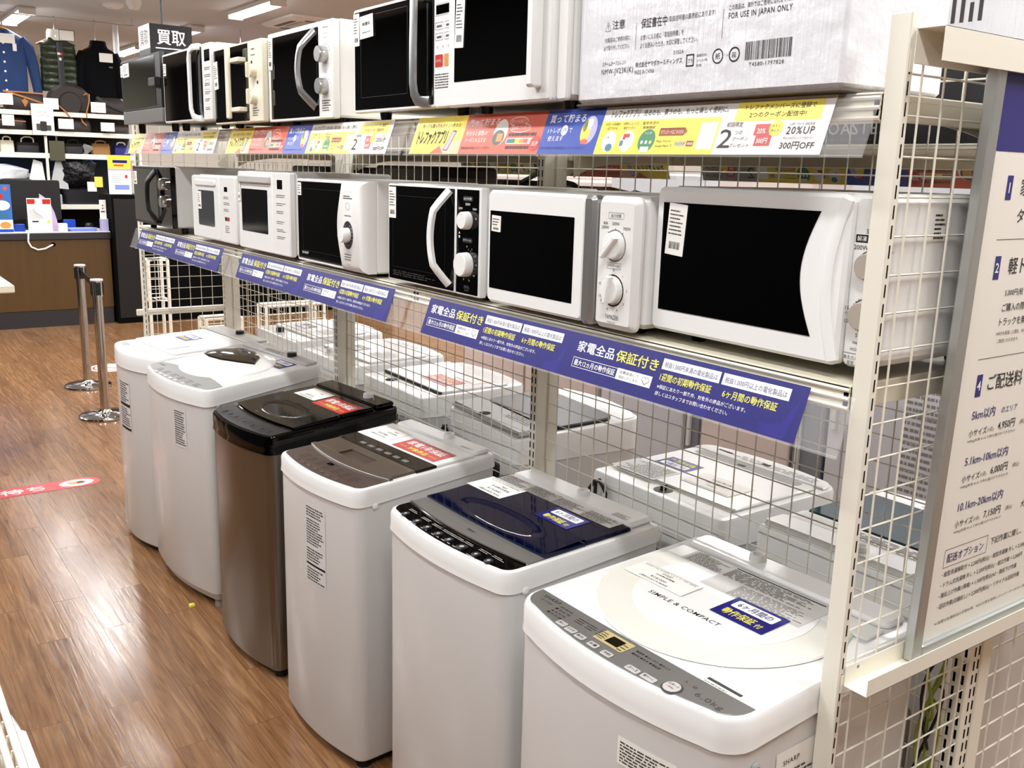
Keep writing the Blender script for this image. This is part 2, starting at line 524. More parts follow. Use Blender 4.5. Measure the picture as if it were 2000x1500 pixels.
def mesh_panel(x0, x1, y0, y1, z0, z1, r=0.00175, zo=0.0, ao=0.0):
    """one welded wire mesh: along x (y0 == y1) or along y (x0 == x1)"""
    b = MB()
    P = 0.058
    z = z0 + zo
    while z < z1:
        b.tube([(x0, y0, z), (x1, y1, z)], r, 'wire_white', 5)
        z += P
    if y0 == y1:
        a = x1 - 0.03 - ao
        while a > x0: b.tube([(a, y0 - 2 * r, z0), (a, y0 - 2 * r, z1)], r, 'wire_white', 5); a -= P
    else:
        a = y0 + 0.03 + ao
        while a < y1: b.tube([(x0 + 2 * r, a, z0), (x0 + 2 * r, a, z1)], r, 'wire_white', 5); a += P
    return b.build('mesh_panel', gond)
ZW = 1.8345 - 31 * 0.058       # lowest wire
for k in range(3):
    mesh_panel(-(k + 1) * BAY - 0.004, -k * BAY - 0.034, D, D, 0.05, 1.95, zo=0.02)
mesh_panel(-0.008, -0.008, 0.016, 0.42, ZW - 0.003, 1.91, ao=0.0005, zo=0.003)
mesh_panel(-0.008, -0.008, 0.5, 0.905, ZW - 0.003, 1.91, zo=0.003)
mesh_panel(-3 * BAY - 0.014, -3 * BAY - 0.014, 0.016, 0.42, 0.05, 1.97, ao=0.02, zo=0.01)
mesh_panel(-3 * BAY - 0.014, -3 * BAY - 0.014, 0.5, 0.905, 0.05, 1.97, ao=0.02, zo=0.01)
# cross bars of the far end frame
for z in (0.985, 1.96):
    b = MB(); b.box(-3 * BAY - 0.04, -3 * BAY - 0.02, -0.03, 0.46, z - 0.015, z + 0.017, 'post_paint', 0.003); b.build('cross_bar', gond)

# shelves
def shelf(k, z, front=True):
    x0 = -(k + 1) * BAY + 0.002; x1 = -k * BAY - 0.036 if k == 0 else -k * BAY - 0.002
    b = MB()
    ya, yb = (0.0, 0.415) if front else (0.505, 0.92)
    b.box(x0, x1, ya, yb, z - 0.012, z, 'shelf_paint', 0.002)
    s = -1 if front else 1; e = ya if front else yb
    # rolled front edge with ridges
    b.box(x0, x1, min(e, e - s * 0.012), max(e, e - s * 0.012), z - 0.044, z - 0.001, 'shelf_paint', 0.002)
    for q in (0.008, 0.022, 0.037):
        b.cyl((x0, e + s * 0.001, z - q), (x1, e + s * 0.001, z - q), 0.0035, 'post_paint', 6)
    b.box(x0, x0 + 0.012, ya, yb, z - 0.04, z - 0.01, 'shelf_paint', 0.001)
    b.box(x1 - 0.012, x1, ya, yb, z - 0.04, z - 0.01, 'shelf_paint', 0.001)
    b.build('shelf_board', gond)
    # swept bracket plates under both ends
    for xx in (x0 + 0.016, x1 - 0.02):
        q = MB()
        c = [(0.41, z - 0.012), (0.03, z - 0.012), (0.03, z - 0.030)]
        for i in range(1, 9):
            t = i / 9 * PI / 2
            c.append((0.03 + 0.36 * math.sin(t) ** 1.6, z - 0.030 - 0.055 * (1 - math.cos(t)) ** 1.2))
        c += [(0.41, z - 0.088)]
        if not front: c = [(2 * D - y, zz) for y, zz in c]
        q.slab(c, xx, xx + 0.003, 'shelf_paint', 'x', 0)
        q.build('shelf_bracket', gond)
for k in range(3):
    shelf(k, LOWZ); shelf(k, TOPZ)
    shelf(k, LOWZ - 0.02, False); shelf(k, 1.815, False)

# U channels across the near end, holding the poster
def channel(z0, z1, up):
    b = MB(); t = 0.0016; ya, yb = 0.011, 0.915; dx = 0.046
    b.box(0.0015, 0.0015 + t, ya, yb, z0, z1, 'post_paint', 0.0004)
    zz = z1 - t if up else z0
    b.box(0.0015, dx, ya, yb, zz, zz + t, 'post_paint', 0.0004)
    if up: b.box(dx - t, dx, ya, yb, z0 + 0.001, z1, 'post_paint', 0.0004)
    else: b.box(dx - t, dx, ya, yb, z0, z0 + 0.031, 'post_paint', 0.0004)
    b.cyl((0.0032, 0.045, z0 + 0.026), (0.0036, 0.045, z0 + 0.026), 0.003, 'ink_grey' if not up else 'white_gloss', 10)
    # hook tab into the post
    b.box(0.0003, 0.0014, 0.004, 0.012, z0 - 0.012, z0 + 0.02, 'post_paint', 0.0003)
    b.build('end_channel', gond)
channel(1.905, 1.953, True)
channel(0.931, 0.966, False)

# ------------------------------------------------------------------ price rails with printed cards
SL = math.hypot(0.032, 0.09)
YD = V((0, 0.032 / SL, 0.09 / SL))      # up the slope of the rail
def rail_base(name, label, x0, x1, ztop, group):
    t = thing(name, label, 'price rail', (x0, -0.052, ztop - 0.09), 0, group)
    L = x1 - x0
    b = MB()      # clear holder: back sheet + bottom lip
    b.flat(((0, 0), (L, 0), (L, SL), (0, SL)), (0, 0, 0), X1, YD, 'clear', -0.002)
    b.flat(((0, 0), (L, 0), (L, SL), (0, SL)), (0, 0, 0), X1, YD, 'clear_film', 0.0022)
    b.box(0, L, -0.003, 0.002, -0.003, 0.001, 'clear', 0.0005)
    b.build('clear_holder', t)
    return t, L
O0 = (0, 0, 0)
def blue_unit(b, x, L, H):
    """one printed repeat of the blue guarantee card, L long and H high"""
    T = lambda *a, **k: b.text(*a, org=O0, xd=X1, yd=YD, **k)
    FL = lambda p, m, l=0.0008: b.flat(p, O0, X1, YD, m, l)
    sq = lambda a, c, d, e: ((x + a * L, c * H), (x + d * L, c * H), (x + d * L, e * H), (x + a * L, e * H))
    T('家電全品', x + 0.035 * L, 0.60 * H, 0.25 * H, m='ink_white', lift=0.001, bold=0.035, w=0.19 * L)
    T('保証付き', x + 0.235 * L, 0.60 * H, 0.25 * H, m='ink_yellow', lift=0.001, bold=0.035, w=0.20 * L)
    b.frame(x + 0.03 * L, x + 0.262 * L, 0.25 * H, 0.47 * H, 0.012 * H, O0, X1, YD, 'ink_white', 0.0009)
    T('最大12ヵ月の動作保証', x + 0.04 * L, 0.29 * H, 0.14 * H, m='ink_white', lift=0.001, bold=0.03, w=0.212 * L)
    FL(sq(0.262, 0.24, 0.425, 0.48), 'ink_white')
    T('自費返金にて', x + 0.275 * L, 0.375 * H, 0.065 * H, m='ink_soft', lift=0.001, w=0.09 * L)
    T('保証いたします。', x + 0.275 * L, 0.275 * H, 0.065 * H, m='ink_soft', lift=0.001, w=0.095 * L)
    b.ring(x + 0.39 * L, 0.385 * H, 0.045 * H, 0.055 * H, O0, X1, YD, 'ink_grey', 0.001, 14, a0=0, a1=200)
    b.ring(x + 0.405 * L, 0.385 * H, 0.045 * H, 0.055 * H, O0, X1, YD, 'ink_grey', 0.001, 14, a0=-20, a1=180)
    FL(((x + 0.379 * L, 0.37 * H), (x + 0.383 * L, 0.37 * H), (x + 0.399 * L, 0.29 * H), (x + 0.397 * L, 0.275 * H)), 'ink_grey', 0.001)
    FL(((x + 0.416 * L, 0.37 * H), (x + 0.419 * L, 0.37 * H), (x + 0.399 * L, 0.275 * H), (x + 0.397 * L, 0.29 * H)), 'ink_grey', 0.001)
    FL(sq(0.45, 0.68, 0.69, 0.90), 'ink_white'); FL(sq(0.70, 0.68, 0.945, 0.90), 'ink_white')
    T('税抜1,000円未満の電化製品は', x + 0.46 * L, 0.72 * H, 0.12 * H, m='ink_navy', lift=0.001, w=0.22 * L)
    T('税抜1,000円以上の電化製品は', x + 0.71 * L, 0.72 * H, 0.12 * H, m='ink_navy', lift=0.001, w=0.225 * L)
    T('1週間の初期動作保証', x + 0.455 * L, 0.45 * H, 0.16 * H, m='ink_yellow', lift=0.001, bold=0.03, w=0.215 * L)
    T('6ヶ月間の動作保証', x + 0.715 * L, 0.45 * H, 0.16 * H, m='ink_yellow', lift=0.001, bold=0.03, w=0.20 * L)
    T('※保証にあたり一部条件、対象外の商品がございます。', x + 0.455 * L, 0.29 * H, 0.085 * H, m='ink_white', lift=0.001, bold=0.015, w=0.36 * L)
    T('詳しくはスタッフまでお問い合わせください。', x + 0.455 * L, 0.15 * H, 0.085 * H, m='ink_white', lift=0.001, bold=0.015, w=0.30 * L)
    # paler swooshes of the print
    FL([(x + (0.92 + 0.05 * math.cos(a)) * L, max(0.02, 0.22 + 0.30 * math.sin(a)) * H) for a in [math.radians(d) for d in range(180, 361, 20)]] + [(x + 0.985 * L, 0.8 * H), (x + 0.945 * L, 0.3 * H), (x + 0.9 * L, 0.2 * H)], 'sign_blue_pale', 0.0005)
    FL(((x + 0.62 * L, 0.02 * H), (x + 0.68 * L, 0.02 * H), (x + 0.66 * L, 0.98 * H), (x + 0.645 * L, 0.98 * H)), 'sign_blue_pale', 0.0004)
_blue = None
def blue_rail(x0, x1, cx, cl, label):
    global _blue
    t, L = rail_base('price_rail', label, x0, x1, LOWZ - 0.012, 'blue guarantee rails on the lower shelf')
    if _blue is None:
        b = MB(); H = SL * 0.985
        b.slab(rrect(0, cl, 0.0, H, 0.0005, 1), -0.0004, 0.0003, 'sign_blue', 'z', 0)
        # lay the card board in the slope
        b.v = [tuple(V(X1) * q[0] + YD * q[1] + V(X1).cross(YD) * q[2]) for q in b.v]
        blue_unit(b, 0, cl / 2, H); blue_unit(b, cl / 2, cl / 2, H)
        _blue = b.build('guarantee_card', t)
        o = _blue
    else:
        o = _blue.copy(); COL.objects.link(o); o.parent = t
    o.location = (cx - x0, 0, 0.001)
blue_rail(-1.372, -0.012, -1.279, 1.186, 'clear price rail with dark blue guarantee cards, nearest of the three lower rails')
blue_rail(-2.774, -1.388, -2.655, 1.186, 'clear price rail with dark blue guarantee cards, middle one of the three lower rails')
blue_rail(-4.166, -2.79, -4.05, 1.186, 'clear price rail with dark blue guarantee cards, farthest of the three lower rails')

def app_card(b, L, H, both=False):
    """the long coloured shop-app card"""
    T = lambda *a, **k: b.text(*a, org=O0, xd=X1, yd=YD, **k)
    FL = lambda p, m, l=0.0006: b.flat(p, O0, X1, YD, m, l)
    R = lambda x0, y0, x1, y1, m, l=0.0006: FL(((x0 * L, y0 * H), (x1 * L, y0 * H), (x1 * L, y1 * H), (x0 * L, y1 * H)), m, l)
    E = lambda cx, cy, rx, ry, m, l=0.0008: FL([(cx * L + p[0] * H, cy * H + p[1] * H) for p in circ(0, 0, rx, ry, 20)], m, l)
    R(0, 0, 0.186, 1, 'sign_yellow'); R(0.186, 0, 0.433, 1, 'sign_orange'); R(0.433, 0, 0.58, 1, 'sign_royal')
    R(0.58, 0, 0.825, 0.70, 'sign_yellow'); R(0.848, 0.60, 0.985, 0.95, 'sign_yellow')
    # yellow part
    T('売っても買ってもポイント貯まる!', 0.025 * L, 0.70 * H, 0.11 * H, m='ink_soft', lift=0.001, bold=0.01, w=0.145 * L)
    T('トレファクアプリ', 0.018 * L, 0.24 * H, 0.40 * H, m='ink', lift=0.001, bold=0.09, w=0.112 * L, slant=0.0)
    FL(((0.085 * L, 0.01 * H), (0.186 * L, 0.01 * H), (0.186 * L, 0.4 * H), (0.15 * L, 0.30 * H)), 'sign_peach', 0.0008)
    FL(((0.08 * L, 0.01 * H), (0.13 * L, 0.01 * H), (0.112 * L, 0.22 * H)), 'sign_orange', 0.0009)
    FL(((0.128 * L, 0.10 * H), (0.144 * L, 0.08 * H), (0.160 * L, 0.60 * H), (0.146 * L, 0.62 * H)), 'ink_soft', 0.001)
    FL(((0.130 * L, 0.12 * H), (0.143 * L, 0.10 * H), (0.158 * L, 0.57 * H), (0.147 * L, 0.59 * H)), 'sign_lilac', 0.0012)
    # orange part
    T('売って貯まる', 0.197 * L, 0.70 * H, 0.19 * H, m='ink_white', lift=0.001, bold=0.02, w=0.10 * L)
    T('貯まると買取UP', 0.197 * L, 0.46 * H, 0.12 * H, m='ink_white', lift=0.001, bold=0.015, w=0.07 * L)
    T('クーポンもらえる', 0.197 * L, 0.29 * H, 0.12 * H, m='ink_white', lift=0.001, bold=0.015, w=0.07 * L)
    T('買取金額100円毎に1ポイント貯まる!', 0.192 * L, 0.11 * H, 0.08 * H, m='ink_soft', lift=0.001, w=0.095 * L)
    E(0.308, 0.53, 0.28, 0.32, 'ink_white'); E(0.305, 0.40, 0.24, 0.19, 'sign_grey', 0.0009); R(0.300, 0.30, 0.318, 0.5, 'sign_tan', 0.001)
    E(0.355, 0.78, 0.36, 0.11, 'ink_white', 0.0008); E(0.355, 0.78, 0.345, 0.095, 'sign_orange', 0.0009)
    E(0.365, 0.62, 0.40, 0.11, 'ink_white', 0.0008); E(0.365, 0.62, 0.385, 0.095, 'sign_orange', 0.0009)
    T('ポイントに応じて', 0.334 * L, 0.74 * H, 0.085 * H, m='ink_white', lift=0.0012, bold=0.01, w=0.042 * L)
    T('査定率にプレゼント', 0.340 * L, 0.58 * H, 0.085 * H, m='ink_white', lift=0.0012, bold=0.01, w=0.052 * L)
    R(0.333, 0.24, 0.415, 0.38, 'ink_white', 0.0008)
    for i, c in enumerate(('sign_teal', 'sign_green', 'sign_yellow', 'sign_tan', 'sign_orange', 'light_grey')):
        R(0.335 + i * 0.0125, 0.26, 0.335 + (i + 1) * 0.0125, 0.36, c, 0.001)
    b.lines(0.336 * L, 0.43 * H, 0.08 * L, 0.09 * H, 1, O0, X1, YD, 'ink_soft', 0.001, 0.8, 0)
    b.lines(0.336 * L, 0.12 * H, 0.07 * L, 0.09 * H, 1, O0, X1, YD, 'ink_soft', 0.001, 0.8, 0)
    E(0.419, 0.25, 0.18, 0.18, 'sign_red', 0.0012); T('35UP', 0.411 * L, 0.19 * H, 0.10 * H, m='ink_white', lift=0.0015, w=0.017 * L)
    # blue part
    T('買って貯まる', 0.445 * L, 0.70 * H, 0.19 * H, m='ink_white', lift=0.001, bold=0.02, w=0.092 * L)
    T('1トレポ', 0.447 * L, 0.47 * H, 0.12 * H, m='ink_white', lift=0.001, bold=0.01, w=0.033 * L)
    E(0.490, 0.53, 0.11, 0.12, 'ink_white'); T('1円', 0.485 * L, 0.48 * H, 0.09 * H, m='ink_navy', lift=0.001, w=0.010 * L)
    T('で', 0.502 * L, 0.48 * H, 0.1 * H, m='ink_white', lift=0.001)
    T('使えます', 0.452 * L, 0.29 * H, 0.12 * H, m='ink_white', lift=0.001, bold=0.01, w=0.04 * L)
    T('お買上金額100円(税抜)毎に1ポイント貯まる!', 0.437 * L, 0.09 * H, 0.08 * H, m='ink_navy', lift=0.001, w=0.115 * L)
    E(0.552, 0.52, 0.25, 0.31, 'sign_lilac'); E(0.545, 0.50, 0.15, 0.25, 'sign_yellow', 0.0009); E(0.552, 0.66, 0.08, 0.12, 'ink_white', 0.001)
    E(0.541, 0.62, 0.07, 0.14, 'sign_green', 0.0009); E(0.548, 0.27, 0.12, 0.06, 'sign_orange', 0.001)
    # white part
    T('トレファクアプリ', 0.597 * L, 0.76 * H, 0.17 * H, m='ink', lift=0.001, bold=0.012, w=0.062 * L)
    T('売るのも、買うのも、もっと楽しく便利に。', 0.668 * L, 0.78 * H, 0.12 * H, m='ink', lift=0.001, bold=0.008, w=0.165 * L)
    for x, a, c in ((0.590, 'お近くの店舗が', '一目でわかる'), (0.630, 'お得なニュースと', '限定クーポン'), (0.672, '査定状況の', '簡単確認')):
        T(a, x * L, 0.60 * H, 0.06 * H, m='ink_soft', lift=0.001, w=0.034 * L); T(c, (x + 0.003) * L, 0.51 * H, 0.06 * H, m='ink_soft', lift=0.001, w=0.026 * L)
    E(0.608, 0.27, 0.21, 0.22, 'card_white'); E(0.648, 0.27, 0.21, 0.22, 'card_white'); E(0.691, 0.27, 0.23, 0.235, 'sign_green')
    E(0.611, 0.14, 0.1, 0.08, 'sign_teal', 0.001); E(0.604, 0.35, 0.02, 0.02, 'ink_red', 0.001)
    R(0.638, 0.30, 0.652, 0.42, 'sign_red', 0.001); R(0.644, 0.12, 0.660, 0.34, 'ink_white', 0.0012); R(0.634, 0.17, 0.641, 0.28, 'sign_teal', 0.001)
    T('トレポ', 0.684 * L, 0.40 * H, 0.05 * H, m='ink_white', lift=0.001, w=0.014 * L); R(0.682, 0.04, 0.700, 0.15, 'card_white', 0.001)
    for k in range(3): E(0.682 + k * 0.009, 0.24, 0.035, 0.035, 'ink_yellow' if k == 2 else 'ink_white', 0.001)
    R(0.713, 0.36, 0.762, 0.52, 'sign_red'); FL(((0.762 * L, 0.36 * H), (0.769 * L, 0.44 * H), (0.762 * L, 0.52 * H)), 'sign_red')
    T('ダウンロードはこちらから', 0.716 * L, 0.395 * H, 0.085 * H, m='ink_white', lift=0.001, w=0.045 * L)
    T('App Store,', 0.712 * L, 0.225 * H, 0.06 * H, m='ink_soft', lift=0.001, w=0.03 * L); T('Google Playにて', 0.712 * L, 0.13 * H, 0.06 * H, m='ink_soft', lift=0.001, w=0.034 * L)
    R(0.750, 0.15, 0.772, 0.26, 'ink_white'); R(0.773, 0.15, 0.786, 0.26, 'sign_red')
    T('トレファク', 0.752 * L, 0.175 * H, 0.055 * H, m='ink_soft', lift=0.001, w=0.018 * L); T('検索', 0.775 * L, 0.175 * H, 0.055 * H, m='ink_white', lift=0.001, w=0.010 * L)
    R(0.792, 0.10, 0.822, 0.60, 'ink_white', 0.0008)      # blank square where a code was printed
    T('トレファクメンバーズに登録で', 0.862 * L, 0.80 * H, 0.10 * H, m='ink', lift=0.001, bold=0.008, w=0.112 * L)
    T('2つのクーポン配信中!', 0.872 * L, 0.66 * H, 0.10 * H, m='ink', lift=0.001, bold=0.008, w=0.09 * L)
    T('初回限定', 0.838 * L, 0.50 * H, 0.09 * H, m='ink_soft', lift=0.001, bold=0.012, w=0.028 * L)
    T('2', 0.831 * L, 0.12 * H, 0.34 * H, m='ink', lift=0.001, w=0.022 * L)
    T('つの', 0.856 * L, 0.36 * H, 0.07 * H, m='ink_soft', lift=0.001, w=0.013 * L); T('クーポン', 0.855 * L, 0.25 * H, 0.07 * H, m='ink_soft', lift=0.001, w=0.026 * L); T('プレゼント', 0.853 * L, 0.13 * H, 0.07 * H, m='ink_soft', lift=0.001, w=0.033 * L)
    R(0.888, 0.34, 0.914, 0.54, 'sign_red'); R(0.893, 0.15, 0.919, 0.34, 'sign_red')
    T('20%', 0.893 * L, 0.37 * H, 0.09 * H, m='ink_white', lift=0.001, bold=0.02, w=0.014 * L); T('300円', 0.896 * L, 0.19 * H, 0.10 * H, m='ink_white', lift=0.001, bold=0.02, w=0.018 * L)
    E(0.922, 0.46, 0.14, 0.14, 'sign_yellow'); T('今すぐ', 0.915 * L, 0.47 * H, 0.055 * H, m='ink_soft', lift=0.001, w=0.013 * L); T('使える!', 0.915 * L, 0.39 * H, 0.055 * H, m='ink_soft', lift=0.001, w=0.014 * L)
    T('公開に合わせ 買取金額', 0.942 * L, 0.50 * H, 0.05 * H, m='ink_grey', lift=0.001, w=0.038 * L)
    T('20%UP', 0.940 * L, 0.35 * H, 0.13 * H, m='ink', lift=0.001, bold=0.015, w=0.042 * L)
    T('税込1000円以上のお会計から', 0.938 * L, 0.26 * H, 0.05 * H, m='ink_grey', lift=0.001, w=0.046 * L)
    T('300円OFF', 0.936 * L, 0.09 * H, 0.13 * H, m='ink', lift=0.001, bold=0.015, w=0.052 * L)
_app = None
CL = 1.246
def app_rail(x0, x1, cx, label):
    global _app
    t, L = rail_base('price_rail', label, x0, x1, TOPZ - 0.002, 'coloured app rails on the upper shelf')
    if _app is None:
        b = MB(); H = SL * 0.985
        b.slab(rrect(0, CL, 0.0, H, 0.0005, 1), -0.0004, 0.0003, 'card_white', 'z', 0)
        b.v = [tuple(V(X1) * q[0] + YD * q[1] + V(X1).cross(YD) * q[2]) for q in b.v]
        app_card(b, CL, H)
        _app = b.build('app_card', t); o = _app
    else:
        o = _app.copy(); COL.objects.link(o); o.parent = t
    o.location = (cx - x0, 0, 0.001)
app_rail(-1.372, -0.022, -1.341, 'clear price rail with yellow, orange and blue card, nearest of three upper rails')
app_rail(-2.774, -1.388, -2.715, 'clear price rail with yellow, orange and blue card, middle of three upper rails')
app_rail(-4.166, -2.79, -4.10, 'clear price rail with yellow, orange and blue card, farthest of three upper rails')

# rails on the far side of the gondola: their cards show through from behind
def back_rail(xc, L, ztop, kind, label):
    t = thing('price_rail', label, 'price rail', (xc, 0.965, ztop - 0.09), 180, 'price rails on the far side of the gondola')
    b = MB(); b.flat(((0, 0), (L, 0), (L, SL), (0, SL)), (0, 0, 0), X1, YD, 'clear', -0.002); b.build('clear_holder', t)
    src = _app if kind == 'app' else _blue
    me = bpy.data.meshes.new('see_through_card')
    b = MB(); H = SL * 0.985
    # seen from behind: thin print on a translucent sheet, no backing board in front of it
    if kind == 'app': app_card(b, CL, H)
    else: blue_unit(b, 0, 0.593, H); blue_unit(b, 0.593, 0.593, H); 
    g = V(X1).cross(YD)
    b.v = [tuple(V(q) - g * (2 * V(q).dot(g))) for q in b.v]
    base = MB()
    base.flat(((0, 0), (CL if kind == 'app' else 1.186, 0), (CL if kind == 'app' else 1.186, H), (0, H)), O0, X1, YD, 'mid_grey' if kind == 'app' else 'sign_blue', 0.0)  # grey base puts the unlit look of the white card into colour
    b.add(base.v, base.f, base.mats[0])
    o = b.build('app_card' if kind == 'app' else 'guarantee_card', t); o.location = (0.03, 0, 0.001)
back_rail(-0.02, 1.36, 1.818, 'app', 'clear rail whose coloured card shows reversed above the largest white microwave')
back_rail(-1.41, 1.36, 1.818, 'app', 'clear rail whose coloured card shows reversed above the silver striped microwave')

# ------------------------------------------------------------------ framed delivery notice on the near end
fr = thing('framed_notice', 'aluminium framed delivery price notice standing in the gondola end channels', 'framed notice', (0.0036, 0.172, 0.9335))
fr.rotation_euler = (0, math.radians(1.0), 0)
PW, PH, FT = 0.62, 1.0, 0.026
b = MB()
for q in ((0, FT, 0, PH), (PW - FT, PW, 0, PH), (FT, PW - FT, 0, FT), (FT, PW - FT, PH - FT, PH)):
    b.box(0.0, 0.02, q[0], q[1], q[2], q[3], 'alu', 0.003)
b.box(0.0, 0.004, 0.01, PW - 0.01, 0.01, PH - 0.01, 'grey_plastic', 0)
b.build('metal_border', fr)
b = MB()
XO = 0.0125
b.box(0.010, XO, FT - 0.001, PW - FT + 0.001, FT - 0.001, PH - FT + 0.001, 'paper_warm', 0)
PO = (XO, 0.0, 0.0)
T = lambda s, y, z, h, m='ink', w=None, bo=0.0, **k: b.text(s, y, z, h, PO, Y1, Z1, m, 0.0006, bo, w, **k)
b.flat(((FT, 0.858), (PW - FT, 0.858), (PW - FT, PH - FT), (FT, PH - FT)), PO, Y1, Z1, 'sign_blue', 0.0004)
for n, z, s, x in (('1', 0.784, '家', 0.128), ('2', 0.657, '軽ト', 0.128), ('4', 0.461, 'ご配送料', 0.120)):
    b.flat(((0.084, z), (0.101, z), (0.101, z + 0.038), (0.084, z + 0.038)), PO, Y1, Z1, 'sign_blue', 0.0005)
    T(n, 0.0925, z + 0.011, 0.016, 'ink_white', None, 0.03, align='c')
    T(s, x, z + 0.007, 0.028, 'ink', None, 0.02)
T('タ', 0.130, 0.748, 0.022, 'ink', None, 0.02)
for z in (0.721, 0.525): b.flat(((0.078, z), (0.5, z), (0.5, z + 0.001), (0.078, z + 0.001)), PO, Y1, Z1, 'ink_soft', 0.0005)
T('5,000円(税', 0.130, 0.626, 0.014, 'ink_soft', None, 0.015); T('ご購入の際', 0.128, 0.602, 0.014, 'ink', None, 0.015); T('トラックを無', 0.126, 0.578, 0.014, 'ink', None, 0.015)
T('※90分を超過した場合、30分', 0.122, 0.562, 0.007, 'ink_soft'); T('ご負担いただきます。', 0.128, 0.549, 0.007, 'ink_soft')
for z, a, p in ((0.420, '5km以内', '4,950円'), (0.339, '5.1km-10km以内', '6,000円'), (0.257, '10.1km-20km以内', '7,150円')):
    T(a, 0.086, z, 0.019, 'ink_navy', None, 0.02)
    if z > 0.4: T('のエリア', 0.180, z + 0.002, 0.011, 'ink_navy', None, 0.01)
    T('小サイズ', 0.084, z - 0.029, 0.0135, 'ink', None, 0.012); T('(1点)、', 0.142, z - 0.028, 0.010, 'ink_soft'); T(p, 0.176, z - 0.029, 0.0165, 'ink', None, 0.02); T('(税込)', 0.250, z - 0.028, 0.010, 'ink_soft')
    T('※40kg未満 ※1人で持ち運びができるもの', 0.083, z - 0.0395, 0.0065, 'ink_soft', 0.155)
T('大', 0.305, 0.225, 0.014, 'ink', None, 0.012)
b.frame(0.066, 0.205, 0.158, 0.192, 0.0009, PO, Y1, Z1, 'ink', 0.0005)
T('配送オプション', 0.075, 0.166, 0.017, 'ink_navy', 0.118, 0.02); T('下記作業に関し、', 0.216, 0.170, 0.014, 'ink', None, 0.012)
for z, s in ((0.139, '・縦型洗濯機取付 + 2,200円(税込)・縦型洗濯機 外し + 2,200円'), (0.119, '・ドラム式洗濯機 外し + 2,200円(税込)・組立作業 + 2,200円'), (0.099, '・階段上げ作業(1階毎) + 1,100円(税込)※2・階段下げ作業'), (0.078, '・回収作業(店舗戻し) + 2,200円(税込)・リサイクル回収作業')):
    T(s, 0.066, z, 0.0115, 'ink', None, 0.012)
T('※1設置は各種部品の手数料等、※2の工賃を使用しエレベーターのない3階以上の料金', 0.066, 0.050, 0.0065, 'ink_soft', 0.36)
b.build('notice_sheet', fr)
b = MB(); b.flat(((FT, FT), (PW - FT, FT), (PW - FT, PH - FT), (FT, PH - FT)), (XO + 0.0025, 0, 0), Y1, Z1, 'clear_film', 0)
b.build('clear_cover', fr)

